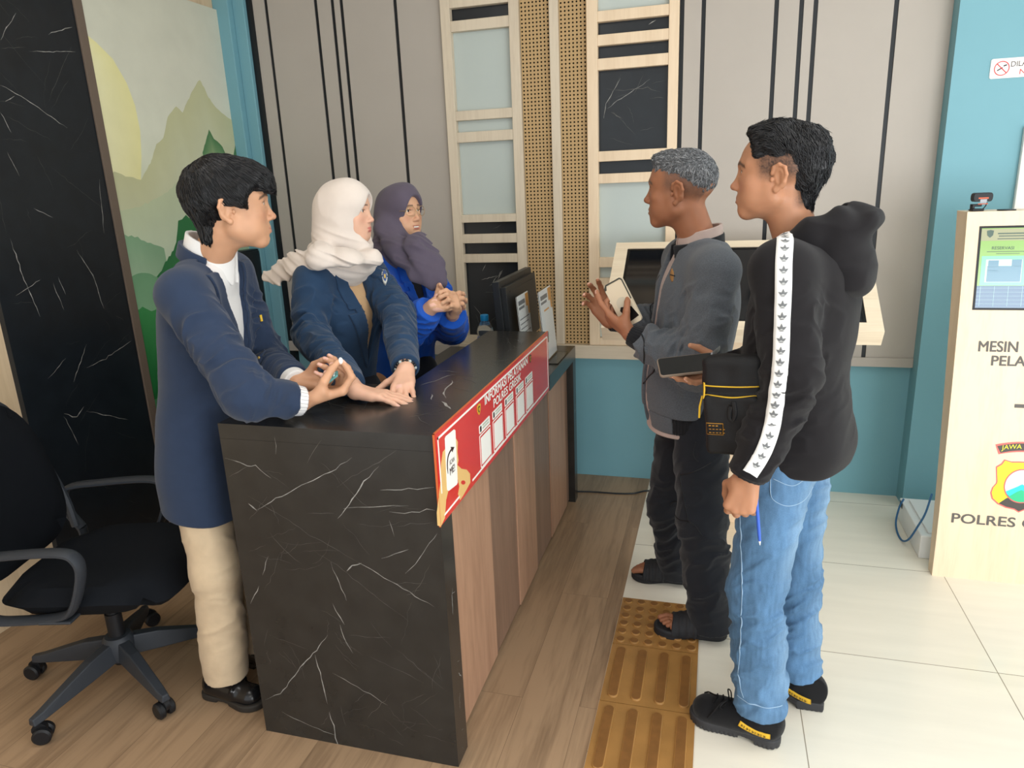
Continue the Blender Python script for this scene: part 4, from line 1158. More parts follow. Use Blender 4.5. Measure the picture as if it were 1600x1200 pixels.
class LOFT:
    """stack of superellipses along a frame: rows (h, cx, cy, half width, front depth, back depth)"""
    def __init__(s, o, R, rows, n=2.3, k=0.012):
        s.o, s.R, s.n, s.k = np.asarray(o, float), np.asarray(R, float), n, k
        rows = np.array(rows, float)
        h = rows[:, 0]; hh = np.linspace(h[0], h[-1], 90)
        s.h = hh; s.t = []
        for c in range(1, 6):
            y = rows[:, c]; m = np.gradient(y, h)
            i = np.clip(np.searchsorted(h, hh, 'right') - 1, 0, len(h) - 2)
            dx = h[i + 1] - h[i]; t = (hh - h[i]) / dx
            s.t.append((2 * t ** 3 - 3 * t ** 2 + 1) * y[i] + (t ** 3 - 2 * t ** 2 + t) * dx * m[i] + (-2 * t ** 3 + 3 * t ** 2) * y[i + 1] + (t ** 3 - t ** 2) * dx * m[i + 1])
    def local(s, P): return (P - s.o) @ s.R
    def d(s, P):
        q = (P - s.o) @ s.R
        h = np.clip(q[:, 2], s.h[0], s.h[-1])
        cx, cy, a, bf, bb = [np.interp(h, s.h, t) for t in s.t]
        x, y = q[:, 0] - cx, q[:, 1] - cy
        b = np.where(y > 0, bf, bb)
        k = ((np.abs(x) / a) ** s.n + (np.abs(y) / b) ** s.n) ** (1 / s.n)
        rad = np.where(k > 1e-3, np.sqrt(x * x + y * y) / np.maximum(k, 1e-3), np.minimum(a, b))
        dr = (k - 1) * rad * 0.92
        dz = np.maximum(s.h[0] - q[:, 2], q[:, 2] - s.h[-1])
        return -smin(-dr, -dz, s.k)
def smin(a, b, k):
    if k <= 0: return np.minimum(a, b)
    h = np.maximum(k - np.abs(a - b), 0) / k
    return np.minimum(a, b) - h * h * k * 0.25

class Model:
    def __init__(s): s.it = []; s.disp = None; s.maxdisp = 0.0
    def u(s, *prims, k=0.0):
        for p in prims: s.it.append(('u', p, k))
        return s
    def sub(s, *prims, k=0.0):
        for p in prims: s.it.append(('s', p, k))
        return s
    def cut(s, *prims, k=0.0):
        for p in prims: s.it.append(('i', p, k))
        return s
    def displace(s, f, mx): s.disp, s.maxdisp = f, mx; return s
    def raw(s, P, sel=None):
        D = np.full(len(P), 10.0)
        for i, (op, p, k) in enumerate(s.it):
            if sel is not None and not sel[i]: continue
            d = p.d(P)
            if op == 'u': D = smin(D, d, k)
            elif op == 's': D = -smin(-D, d, k)
            else: D = -smin(-D, -d, k)
        return D
    def d(s, P, sel=None):
        P = np.asarray(P, float)
        D = s.raw(P, sel)
        if s.disp is not None:
            nb = np.abs(D) < s.maxdisp * 3 + 0.012
            if nb.any():
                D = D.copy(); D[nb] -= s.disp(P[nb])
        return D
    def grad(s, P, e=0.002):
        g = np.stack([s.d(P + e * np.eye(3)[i]) - s.d(P - e * np.eye(3)[i]) for i in range(3)], 1)
        return g / np.maximum(np.linalg.norm(g, axis=1, keepdims=True), 1e-9)
    def march(s, O, Dr, lift=0.0, far=3.0, steps=90):
        """points where the rays O + t Dr meet the surface raised by LIFT; second value says which hit"""
        O = np.asarray(O, float); Dr = np.asarray(Dr, float)
        if Dr.ndim == 1: Dr = np.tile(Dr, (len(O), 1))
        Dr = Dr / np.linalg.norm(Dr, axis=1, keepdims=True)
        t = np.zeros(len(O))
        for _ in range(steps):
            d = s.d(O + Dr * t[:, None]) - lift
            t = np.minimum(t + d * 0.75, far)
        P = O + Dr * t[:, None]
        return P, np.abs(s.d(P) - lift) < 0.004
    def pixel(s, px, lift=0.0):
        """surface points seen at photograph pixels"""
        Dr = np.array([ray(*p) for p in px]); O = np.tile(A_(0, 0, 1.6), (len(px), 1))
        Dr /= np.linalg.norm(Dr, axis=1, keepdims=True)
        O = O + Dr * 1.0
        return s.march(O, Dr, lift)

B_ = 20
def mesh_model(M, lo, hi, vox):
    vox = vox * QUAL
    lo, hi = np.asarray(lo, float), np.asarray(hi, float)
    nb = np.ceil((hi - lo) / (vox * B_)).astype(int)
    N = nb * B_ + 1
    D = np.full(N, 1.0, np.float32)
    g = np.stack(np.meshgrid(*[np.arange(n) for n in nb], indexing='ij'), -1).reshape(-1, 3)
    C = lo + (g + 0.5) * B_ * vox
    hd = B_ * vox * 0.5 * math.sqrt(3)
    near = []
    for op, p, k in M.it:
        dd = p.d(C)
        near.append(np.full(len(C), True) if op == 'i' else dd < hd * 1.25 + k + M.maxdisp + 0.012)
    near = np.array(near)
    cd = M.raw(C)
    maxk = max(k for _, _, k in M.it)
    active = np.abs(cd) < hd * 1.45 + M.maxdisp + 0.012 + 0.25 * maxk
    uni = np.array([op == 'u' for op, _, _ in M.it])
    active &= near[uni].any(0)
    ii = np.arange(B_ + 1)
    G = np.stack(np.meshgrid(ii, ii, ii, indexing='ij'), -1).reshape(-1, 3) * vox
    for b in np.nonzero(~active & (cd < 0))[0]:
        o = g[b] * B_; D[o[0]:o[0] + B_ + 1, o[1]:o[1] + B_ + 1, o[2]:o[2] + B_ + 1] = -1.0
    def work(b):
        o = g[b] * B_
        v = M.d(lo + o * vox + G, near[:, b]).astype(np.float32).reshape(B_ + 1, B_ + 1, B_ + 1)
        D[o[0]:o[0] + B_ + 1, o[1]:o[1] + B_ + 1, o[2]:o[2] + B_ + 1] = v
    with ThreadPoolExecutor(4) as ex:
        list(ex.map(work, np.nonzero(active)[0]))
    for ax in range(3):
        sl = [slice(None)] * 3
        for e in (0, -1):
            sl[ax] = e; D[tuple(sl)] = np.maximum(D[tuple(sl)], 1e-3)
    return surface_nets(D, lo, vox)

def surface_nets(D, lo, vox):
    Sg = D < 0
    c = np.zeros([n - 1 for n in D.shape], np.uint8)
    cor = [(i, j, k) for i in (0, 1) for j in (0, 1) for k in (0, 1)]
    sh = D.shape
    for (i, j, k) in cor: c += Sg[i:sh[0] - 1 + i, j:sh[1] - 1 + j, k:sh[2] - 1 + k]
    act = (c > 0) & (c < 8)
    idx = np.argwhere(act)
    vid = np.full(c.shape, -1, np.int32); vid[act] = np.arange(len(idx))
    val = {q: D[idx[:, 0] + q[0], idx[:, 1] + q[1], idx[:, 2] + q[2]].astype(float) for q in cor}
    acc = np.zeros((len(idx), 3)); cnt = np.zeros(len(idx))
    for q in cor:
        for ax in range(3):
            if q[ax]: continue
            w = list(q); w[ax] = 1; w = tuple(w)
            v0, v1 = val[q], val[w]
            m = (v0 < 0) != (v1 < 0)
            t = np.where(m, v0 / np.where(m, v0 - v1, 1), 0)
            p = np.tile(np.array(q, float), (len(idx), 1)); p[:, ax] += t
            acc += p * m[:, None]; cnt += m
    V = (idx + acc / cnt[:, None]) * vox + lo
    F = []
    for ax in range(3):
        a = [slice(1, -1)] * 3; b = [slice(1, -1)] * 3
        a[ax] = slice(0, -1); b[ax] = slice(1, None)
        s0 = Sg[tuple(a)]; s1 = Sg[tuple(b)]
        df = np.argwhere(s0 != s1)
        if not len(df): continue
        flip = s0[df[:, 0], df[:, 1], df[:, 2]]
        off = np.ones(3, int); off[ax] = 0
        e = df + off
        o1, o2 = [(1, 2), (2, 0), (0, 1)][ax]
        def cell(d1, d2):
            q = e.copy(); q[:, o1] -= d1; q[:, o2] -= d2; return vid[q[:, 0], q[:, 1], q[:, 2]]
        quad = np.stack([cell(1, 1), cell(0, 1), cell(0, 0), cell(1, 0)], 1)
        quad[~flip] = quad[~flip][:, ::-1]
        F.append(quad)
    F = np.concatenate(F) if F else np.zeros((0, 4), int)
    F = F[(F >= 0).all(1)]
    return V, F

def np_mesh(name, V, F, mats, parent=None, colors=None, mi=None, smooth=True):
    me = bpy.data.meshes.new(name)
    V = np.asarray(V, np.float32); F = np.asarray(F, np.int32)
    k = F.shape[1]
    me.vertices.add(len(V)); me.vertices.foreach_set('co', V.ravel())
    me.loops.add(F.size); me.loops.foreach_set('vertex_index', F.ravel())
    me.polygons.add(len(F)); me.polygons.foreach_set('loop_start', np.arange(0, F.size, k, dtype=np.int32))
    me.polygons.foreach_set('loop_total', np.full(len(F), k, np.int32))
    if not isinstance(mats, (list, tuple)): mats = [mats]
    for m in mats: me.materials.append(m)
    if mi is not None: me.polygons.foreach_set('material_index', np.asarray(mi, np.int32))
    me.polygons.foreach_set('use_smooth', np.full(len(F), smooth))
    if colors is not None:
        at = me.color_attributes.new('paint', 'FLOAT_COLOR', 'POINT')
        c = np.ones((len(V), 4), np.float32); c[:, :3] = colors
        at.data.foreach_set('color', c.ravel())
    me.update(calc_edges=True); me.validate()
    o = bpy.data.objects.new(name, me); COL.objects.link(o)
    if parent: put(o, parent)
    return o
def bounds(M, pts, pad):
    pts = np.array(pts, float); return pts.min(0) - pad, pts.max(0) + pad
def solid(name, M, lo, hi, vox, mats, parent, color=None, keep=None, minpart=0):
    V, F = mesh_model(M, lo, hi, vox)
    if keep is not None:
        k = keep(V); F = F[k[F].all(1)]
        used = np.unique(F); mp = np.full(len(V), -1); mp[used] = np.arange(len(used)); V = V[used]; F = mp[F]
    if len(F) == 0:
        print('EMPTY', name); return None
    V, F = drop_crumbs(V, F)
    return np_mesh(name, V, F, mats, parent, None if color is None else color(V))
def drop_crumbs(V, F, share=0.02):
    """keep the big connected pieces only"""
    lab = np.arange(len(V))
    for _ in range(200):
        m = lab[F].min(1)
        new = lab.copy()
        for c in range(F.shape[1]): np.minimum.at(new, F[:, c], m)
        new = new[new]
        if (new == lab).all(): break
        lab = new
    ids, cnt = np.unique(lab[F[:, 0]], return_counts=True)
    good = ids[cnt > share * cnt.max()]
    F = F[np.isin(lab[F[:, 0]], good)]
    used = np.unique(F); mp = np.full(len(V), -1); mp[used] = np.arange(len(used))
    return V[used], mp[F]
def lin(r, g, b): return np.array(S(r, g, b)[:3])

# ------------------------------------------------------------------ hands
def hand_prims(M, W, d, n, left, curls, spread=(6, 0, -5, -12), thumb=((.55, .75, .25), (.8, .45, .35), (.9, .2, .3)), s=1.0, nails=None, wrist_r=0.026):
    """palm, five separate fingers. W wrist, D finger direction, N out of the palm; curls = 4 x (knuckle, middle, tip) degrees"""
    d = nrm(d); n = np.asarray(n, float); n = nrm(n - d * (n @ d))
    t = np.cross(d, n) * (-1 if left else 1)
    W = np.asarray(W, float)
    L = lambda a, b, c=0: W + s * (d * a + t * b + n * c)
    mcp = [(.090, .027), (.094, .008), (.089, -.011), (.081, -.028)]
    base = [(.012, .014), (.010, .005), (.010, -.006), (.012, -.014)]
    for (a, b), (e, f) in zip(mcp, base):
        M.u(RC(L(e, f), L(a, b, -.001), .0135 * s, .0112 * s), k=0.014)
    M.u(RC(L(.02, .02, .006), L(.045, .030, .012), .014 * s, .012 * s), k=0.014)
    M.u(RC(L(.03, -.016, .006), L(.06, -.026, .006), .012 * s, .010 * s), k=0.014)
    ph = [(.043, .026, .021), (.047, .029, .022), (.043, .027, .021), (.033, .020, .019)]
    rr = [(.0097, .0089, .0083, .0070), (.0100, .0091, .0084, .0071), (.0095, .0087, .0080, .0068), (.0084, .0077, .0071, .0061)]
    tips = []
    for f in range(4):
        p = L(*mcp[f], 0)
        sp = math.radians(spread[f])
        base_d = d * math.cos(sp) + t * math.sin(sp)
        a = 0
        for q in range(3):
            a += math.radians(curls[f][q])
            dv = base_d * math.cos(a) + n * math.sin(a)
            e = p + dv * ph[f][q] * s
            M.u(RC(p, e, rr[f][q] * s, rr[f][q + 1] * s), k=0.0055 if q else 0.008)
            p = e
        back = nrm(np.cross(np.cross(dv, n * math.cos(a) - base_d * math.sin(a)), dv)) if False else -(n * math.cos(a) - base_d * math.sin(a))
        tips.append((p, dv, back))
    p = L(.026, .024, .006)
    tl = (.044, .034, .026); tr = (.0150, .0115, .0098, .0074)
    for q in range(3):
        w = thumb[q]; dv = nrm(d * w[0] + t * w[1] + n * w[2])
        e = p + dv * tl[q] * s
        M.u(RC(p, e, tr[q] * s, tr[q + 1] * s), k=0.012 if q == 0 else 0.0035)
        p = e
    tips.append((p, dv, -n))
    if nails is not None: nails += [(tp, dv2, bk) for tp, dv2, bk in tips]
    return tips

# ------------------------------------------------------------------ heads
def frame(fwd, up=(0, 0, 1)):
    f = nrm(fwd); u = np.asarray(up, float); u = nrm(u - f * (u @ f)); r = np.cross(f, u)
    return np.stack([r, f, u], 1)          # columns right, forward, up

def head_prims(M, c, R, s=1.0, female=False, smile=0.0, nose=1.0, jaw=1.0, ears=(1, 1), lipf=1.0):
    """head about point C between the ears; local x right, y forward, z up; chin z=-.107, crown z=.118"""
    c = np.asarray(c, float)
    T = lambda x, y, z: c + s * (R @ A_(x, y, z))
    E = lambda x, y, z, a, b, e, rot=None: ELL(T(x, y, z), (a * s, b * s, e * s), R if rot is None else R @ rot)
    Q = lambda p, q, a, b: RC(T(*p), T(*q), a * s, b * s)
    M.u(E(0, -.014, .036, .073, .095, .082), k=0.02)
    M.u(E(0, .030, .030, .062, .060, .070), k=0.03)            # forehead and temples
    M.u(E(0, .036, -.018, .058, .053, .066), k=0.03)           # mid face
    jw = jaw
    M.u(E(0, .034, -.060, .046 * jw, .050, .042), k=0.03)
    M.u(E(0, .071, -.089, .021 * jw, .0165, .0165), k=0.022)   # chin
    for sx in (-1, 1):
        M.u(Q((.053 * sx * jw, .000, -.052), (.022 * sx, .066, -.090), .016, .014), k=0.028)     # jaw line
        M.u(Q((.057 * sx, .008, -.020), (.054 * sx * jw, .000, -.052), .014, .014), k=0.02)
        M.u(E(.043 * sx, .057, -.020, .020, .019, .017), k=0.02)                     # cheek bone
        M.u(Q((.012 * sx, .085, .029), (.046 * sx, .066, .031), .0075 if female else .0095, .007), k=0.014)   # brow
        M.u(E(.030 * sx, .060, -.052, .020, .021, .026), k=0.02)
        M.u(E(.045 * sx, .030, -.044, .018, .032, .034), k=0.025)                     # cheek beside the mouth
    M.u(E(0, .074, -.060, .026, .0205, .024), k=0.018)          # muzzle
    for sx in (-1, 1):
        M.sub(E(.0315 * sx, .098, .012, .0165, .019, .0105), k=0.012)               # eye socket
    # nose
    M.u(Q((0, .083, .020), (0, .103, -.022), .0065, .0085 * nose), k=0.010)
    M.u(E(0, .1045, -.026, .0105 * nose, .0105, .0085), k=0.008)
    for sx in (-1, 1):
        M.u(E(.0125 * sx * nose, .0955, -.030, .0072, .0092, .0066), k=0.006)
        M.sub(E(.0065 * sx, .1005, -.037, .0036, .0050, .0030), k=0.002)
    # lips
    lw = .0215 + .004 * smile; lb = .003 if female else 0.0
    M.u(Q((-lw * .55, .0905 - lb, -.0545), (lw * .55, .0905 - lb, -.0545), .0050, .0050), k=0.007)
    M.u(E(0, .0920 - lb, -.0660, lw * .78, .0070, .0055 * lipf), k=0.006)
    zc = -.0600
    if smile > .8: M.sub(E(0, .0975, -.0605, lw * .80, .0120, .0042), k=0.002)
    for sx in (-1, 1):
        M.sub(Q((0, .1035, zc), (lw * .92 * sx, .0895, zc + .002 + .004 * smile), .0020, .0010), k=0.002)
    M.sub(E(0, .0965, -.0765, .017, .006, .0045), k=0.008)
    # eyes: lids over the ball, opened
    for sx in (-1, 1):
        M.u(E(.0315 * sx, .0735, .012, .0148, .0142, .0135), k=0.006)
        M.sub(E(.0315 * sx, .0905, .0112, .0126, .0150, .0040 if not female else .0046), k=0.0015)
    # ears
    for sx, on in ((-1, ears[0]), (1, ears[1])):
        if not on: continue
        rot = np.array(Matrix.Rotation(math.radians(-12), 3, 'X')) @ np.array(Matrix.Rotation(math.radians(28 * sx), 3, 'Z'))
        M.u(E(.0765 * sx, -.016, -.002, .0085, .0185, .0300, rot), k=0.006)
        M.sub(E(.0865 * sx, -.013, -.003, .0072, .0110, .0190, rot), k=0.003)
        pts = [(.0735, .005, .006), (.078, .001, .021), (.0835, -.012, .0285), (.0885, -.027, .021), (.0890, -.032, .004), (.0850, -.027, -.014), (.0790, -.014, -.030)]
        for a, b in zip(pts[:-1], pts[1:]):
            M.u(Q((a[0] * sx, a[1], a[2]), (b[0] * sx, b[1], b[2]), .0042, .0042), k=0.0035)
        M.u(Q((.0800 * sx, -.022, .017), (.0815 * sx, -.022, -.010), .0034, .0040), k=0.004)
        M.u(E(.0775 * sx, -.008, -.033, .0055, .0080, .0085), k=0.005)
        M.u(E(.0765 * sx, .004, -.008, .0042, .0042, .0065), k=0.003)
    return T

def skin_color(V, c, R, s, base, lips, brow, female=False, stubble=None, blush=None, browz=0.0):
    """paint of the skin: lips, brows, stubble and reddish cheeks in head coordinates"""
    q = ((V - c) @ R) / s
    x, y, z = q[:, 0], q[:, 1], q[:, 2]
    col = np.tile(lin(*base), (len(V), 1))
    n = noise(V * 55)[:, None]
    col = col * (0.93 + 0.14 * n)
    def blend(w, rgb):
        w = np.clip(w, 0, 1)[:, None]; return col * (1 - w) + lin(*rgb) * w
    ax = np.abs(x)
    face = (y > 0.03)
    red = face * (np.exp(-((ax - .042) ** 2 + (z + .022) ** 2) / .018 ** 2) * .30 + np.exp(-(x ** 2 + (z + .026) ** 2) / .014 ** 2) * .25)
    col = blend(red, blush or (188, 110, 92))
    lw = .0225
    up = np.clip(1.4 - ((x / lw) ** 2 + ((z + .0565) / .0050) ** 2), 0, 1) * (y > .082)
    lo = np.clip(1.4 - ((x / (lw * .85)) ** 2 + ((z + .0665) / .0062) ** 2), 0, 1) * (y > .080)
    col = blend(np.maximum(up, lo) * .9, lips)
    bz = .0345 + browz - np.clip(ax - .032, 0, 1) * .45 + np.clip(.032 - ax, 0, 1) * -.06
    bw = np.where(ax < .035, .0042, .0034) * (0.8 if female else 1.1)
    br = (face & (ax > .012) & (ax < .054)) * np.clip(1.5 - np.abs(z - bz) / bw, 0, 1) * (0.75 + .25 * noise(V * 500))
    col = blend(br * .9, brow)
    lash = face * (ax > .017) * (ax < .0465) * np.exp(-((z - (.0162 - 12 * (ax - .0315) ** 2)) / .0017) ** 2) * (y > .060)
    col = blend(lash * .8, (40, 28, 24))
    if stubble is not None:
        w = stubble(x, y, z) * np.clip((.0765 - ax) / .002, 0, 1) * (0.80 + 0.45 * (noise(V * 420) - .5))
        col = blend(w, brow if not callable(brow) else brow)
    return col

M_eye = [mat('eye white', (228, 222, 214), 0.15, 0.5), mat('dark brown iris', (44, 28, 20), 0.1, 0.6), mat('pupil', (8, 6, 6), 0.08, 0.6)]
def eyes(c, R, s, parent, look=(0, 1, 0)):
    g = nrm(R @ np.asarray(look, float))
    for sx in (-1, 1):
        p = c + s * (R @ A_(.0315 * sx, .0735, .0115))
        M = Matrix.Translation(p) @ rot_to(g).to_4x4()
        m = MB(); r = .0126 * s
        an = np.linspace(180, 0, 19)
        prof = [(max(1e-5, r * math.sin(math.radians(a))), r * math.cos(math.radians(a))) for a in an]
        m.lathe(prof, 24, 0, M)
        mi = []
        for f in m.f:
            z = sum((M.inverted() @ Vector(m.v[i])).z for i in f) / len(f)
            ang = math.degrees(math.acos(max(-1, min(1, z / r))))
            mi.append(2 if ang < 11 else 1 if ang < 27 else 0)
        m.m = mi
        m.build('eye', M_eye, parent, smooth=True)

# ------------------------------------------------------------------ hair strands laid over a solid
def strands(M, roots, flow, length, r, seed, lift=0.001, wave=0.15, steps=7, up=0.0, inside=None, lenvar=(0.5, 1.15)):
    """thin tapering tufts that start at ROOTS and run along FLOW over the surface of M"""
    rnd = np.random.default_rng(seed)
    P = roots.copy(); n = len(P)
    L = length * rnd.uniform(lenvar[0], lenvar[1], n)[:, None] / steps
    jit = rnd.normal(0, wave, (n, 3))
    path = [P.copy()]; nor = []
    for i in range(steps):
        g = M.grad(P)
        v = flow(P); v = v / np.maximum(np.linalg.norm(v, axis=1, keepdims=True), 1e-6) + jit * (1 - .4 * i / steps)
        v = v - g * (v * g).sum(1)[:, None]
        v /= np.maximum(np.linalg.norm(v, axis=1, keepdims=True), 1e-6)
        if up: v = v + g * up * (i / steps) ** 1.5; v /= np.linalg.norm(v, axis=1, keepdims=True)
        P = P + v * L
        if not up:
            d = M.d(P); P = P - g * (d - lift * (1 + rnd.uniform(-.6, .9, n)))[:, None]
        path.append(P.copy()); nor.append(g)
    nor.append(nor[-1])
    path = np.array(path); nor = np.array(nor)
    tan = np.gradient(path, axis=0); tan /= np.maximum(np.linalg.norm(tan, axis=2, keepdims=True), 1e-9)
    side = np.cross(tan, nor); side /= np.maximum(np.linalg.norm(side, axis=2, keepdims=True), 1e-9)
    rad = (r * np.array([.7, 1, 1, .95, .85, .65, .4, .08, .05, .04])[np.linspace(0, 7, steps + 1).astype(int)])[:, None, None] * rnd.uniform(.6, 1.3, n)[None, :, None]
    ring = [path + side * rad * 1.5, path + nor * rad * .8, path - side * rad * 1.5]
    V = np.stack(ring, 2)                       # steps+1, n, 3, 3
    V = V.transpose(1, 0, 2, 3).reshape(-1, 3)
    base = np.arange(n)[:, None] * (steps + 1) * 3
    F = []
    for i in range(steps):
        for a, b in ((0, 1), (1, 2), (2, 0)):
            F.append(np.stack([base[:, 0] + i * 3 + a, base[:, 0] + i * 3 + b, base[:, 0] + (i + 1) * 3 + b, base[:, 0] + (i + 1) * 3 + a], 1))
    return V, np.concatenate(F)
def scatter(V, F, n, seed):
    rnd = np.random.default_rng(seed)
    f = F[rnd.integers(0, len(F), n)]
    w = rnd.dirichlet(np.ones(F.shape[1]), n)
    return (V[f] * w[:, :, None]).sum(1)
def join_meshes(parts):
    V, F, k = [], [], 0
    for v, f in parts: V.append(v); F.append(f + k); k += len(v)
    return np.concatenate(V), np.concatenate(F)

# ------------------------------------------------------------------ things drawn on or laid over a garment
def band(M, path, width, lift, step=0.006, across=5, normal=None, closed=False):
    """ribbon of WIDTH along the 3-D PATH, settled on the surface of M"""
    P = np.array(smooth_path(path, 12)); 
    seg = np.linalg.norm(np.diff(P, axis=0), axis=1); cum = np.r_[0, np.cumsum(seg)]
    k = max(2, int(cum[-1] / step)); t = np.linspace(0, cum[-1], k + 1)
    P = np.stack([np.interp(t, cum, P[:, i]) for i in range(3)], 1)
    for _ in range(3): P = P - M.grad(P) * M.d(P)[:, None]
    tan = np.gradient(P, axis=0); tan /= np.linalg.norm(tan, axis=1, keepdims=True)
    g = M.grad(P, 0.012)
    side = np.cross(tan, g); side /= np.linalg.norm(side, axis=1, keepdims=True)
    rows = []
    for q in np.linspace(-.5, .5, across):
        w = width if np.isscalar(width) else np.interp(np.linspace(0, 1, k + 1), np.linspace(0, 1, len(width)), width)[:, None]
        X = P + side * q * w
        for _ in range(3): X = X - M.grad(X) * (M.d(X) - lift)[:, None]
        for _ in range(14):
            X[1:-1] = .5 * X[1:-1] + .25 * (X[:-2] + X[2:])
            dd = M.d(X); X = X + M.grad(X) * np.maximum(lift * .7 - dd, 0)[:, None]
        rows.append(X)
    V = np.stack(rows, 1)
    G = M.grad(V.reshape(-1, 3)).reshape(V.shape)
    n1, n2 = V.shape[:2]
    VV = np.concatenate([V.reshape(-1, 3), (V - G * (lift + .002)).reshape(-1, 3)])
    F = []
    id_ = lambda i, j, l: l * n1 * n2 + i * n2 + j
    for i in range(n1 - 1):
        for j in range(n2 - 1):
            F.append((id_(i, j, 0), id_(i + 1, j, 0), id_(i + 1, j + 1, 0), id_(i, j + 1, 0)))
        F.append((id_(i, 0, 0), id_(i, 0, 1), id_(i + 1, 0, 1), id_(i + 1, 0, 0)))
        F.append((id_(i, n2 - 1, 0), id_(i + 1, n2 - 1, 0), id_(i + 1, n2 - 1, 1), id_(i, n2 - 1, 1)))
    for i in (0, n1 - 1):
        for j in range(n2 - 1):
            F.append((id_(i, j, 0), id_(i, j + 1, 0), id_(i, j + 1, 1), id_(i, j, 1)))
    return VV, np.array(F), P, side
def seam(M, path, r, lift=0.0008, n=6):
    """thin cord along a path settled on M"""
    V, F, P, side = band(M, path, r * 2, lift, across=3)
    return V, F
# ------------------------------------------------------------------ bodies and clothes
def body_prims(M, J, r=1.0):
    """the whole figure under the clothes, one continuous solid"""
    R = J['TR']; pel, ch, nk = J['pel'], J['chest'], J['neck']
    mid = (pel + ch) / 2
    M.u(ELL(pel, (.145 * r, .100 * r, .11), R), k=0.05)
    M.u(ELL(mid, (.125 * r, .088 * r, .15), R), k=0.06)
    M.u(ELL(ch - .012 * R[:, 1], (.140 * r, .080 * r, .14), R), k=0.05)
    M.u(RC(J['shL'] , J['shR'], .046, .046), k=0.05)
    M.u(RC(nk - .03 * R[:, 2] - .010 * R[:, 1], J['hd'] + J['HR'] @ A_(0, -.022, -.055), J.get('nr', .056), J.get('nr', .056) * .95), k=0.035)
    for q in 'LR':
        sh, el, wr = J['sh' + q], J['el' + q], J['wr' + q]
        M.u(RC(sh, el, .045, .037), k=0.03)
        M.u(RC(el, el + (wr - el) * .4, .038, .038), k=0.02)
        M.u(RC(el + (wr - el) * .4, wr, .038, .0265), k=0.02)
        if 'hip' + q in J:
            M.u(RC(J['hip' + q], J['kn' + q], .075, .050), k=0.04)
            M.u(RC(J['kn' + q], J['kn' + q] * .6 + J['an' + q] * .4, .048, .047), k=0.03)
            M.u(RC(J['kn' + q] * .6 + J['an' + q] * .4, J['an' + q], .047, .034), k=0.03)

def folds(segs):
    """soft cloth folds; each (a, b, along, across, amp, lo, hi, seed) runs crosswise on the limb a-b between fractions lo and hi"""
    pre = []
    for a, b, fa, fc, amp, lo, hi, sd in segs:
        a, b = np.asarray(a, float), np.asarray(b, float); L = np.linalg.norm(b - a); ax = (b - a) / L
        u = nrm(np.cross(ax, (0.31, 0.77, 0.55))); v = np.cross(ax, u)
        pre.append((a, ax, L, u, v, fa, fc, amp, lo, hi, sd))
    def f(P):
        D = np.zeros(len(P))
        for a, ax, L, u, v, fa, fc, amp, lo, hi, sd in pre:
            q = P - a; t = q @ ax; tu, tv = q @ u, q @ v
            dist = np.sqrt(tu * tu + tv * tv)
            x = (t / L - lo) / (hi - lo)
            w = np.clip(1.15 - np.abs(2 * x - 1) ** 3, 0, 1) * np.clip(1.6 - dist / .105, 0, 1)
            m = w > 0
            if not m.any(): continue
            wp = noise(P[m] * 13 + sd) * 1.6
            X = np.stack([t[m] * fa * 1.1 + sd * 3.7 + 15 * tu[m] + 7 * tv[m] + wp, tu[m] * fc * 1.8 + sd, tv[m] * fc * 1.8 + sd * 1.3], 1)
            D[m] += amp * w[m] * ((ridge_noise(X) ** 1.7 - .36) * 1.25 + .35 * (ridge_noise(X * A_(2.1, 1.7, 1.7) + 5.5) - .45))
        return D
    return f
def cloth_noise(scale, amp, sd=0.0):
    return lambda P: amp * 2 * (noise(P * scale + sd) - .5)
def addf(*fs): return lambda P: sum(f(P) for f in fs)

def sleeve(M, J, q, r, k=0.03, cuff=1.0, ext=0.0, cap=True):
    sh, el, wr = J['sh' + q], J['el' + q], J['wr' + q]
    e = el + (wr - el) * (cuff + ext)
    M.u(RC(sh, el, r[0], r[1]), k=k)
    M.u(RC(el, e, r[1], r[2], capb=cap), k=0.022)
    return e

def trousers_model(J, r, hem=0.0, waist=None):
    M = Model(); R = J['TR']
    M.u(ELL(J['pel'] + A_(0, 0, .0), (r[3], r[4], .15), J.get('PR', R)))
    for q in 'LR':
        h, kn, an = J['hip' + q], J['kn' + q], J['an' + q]
        M.u(RC(h, kn, r[0], r[1]), k=0.05)
        M.u(RC(kn, an + A_(0, 0, hem), r[1], r[2], capb=True), k=0.03)
    return M

def shoe_frame(heel, toe):
    h = A_(heel[0], heel[1], 0); t = A_(toe[0], toe[1], 0)
    f = nrm(t - h); r = np.cross(f, A_(0, 0, 1))
    return h, np.stack([r, f, A_(0, 0, 1)], 1), np.linalg.norm(t - h)
def footprint(h, R, L, w=1.0, z0=0.0, z1=0.03, grow=0.0, rnd=0.006, waist=True):
    def d(P):
        q = (P - h) @ R
        x, y = q[:, 0], q[:, 1]
        t = np.clip((y - .040 * L / .29) / (.165 * L / .29), 0, 1)
        rad = (.034 + .013 * t - (.008 * np.sin(t * math.pi) ** 2 if waist else 0)) * w + grow
        cy = .040 * L / .29 + t * .165 * L / .29
        d2 = np.sqrt(x * x + ((y - cy) * np.where(y > cy, .80, 1.0)) ** 2) - rad
        dz = np.maximum(z0 - q[:, 2], q[:, 2] - z1)
        a, b = d2 + rnd, dz + rnd
        return np.sqrt(np.maximum(a, 0) ** 2 + np.maximum(b, 0) ** 2) + np.minimum(np.maximum(a, b), 0) - rnd
    return FN(d)

def person(loc, label): return thing('person', loc, label, 'person')

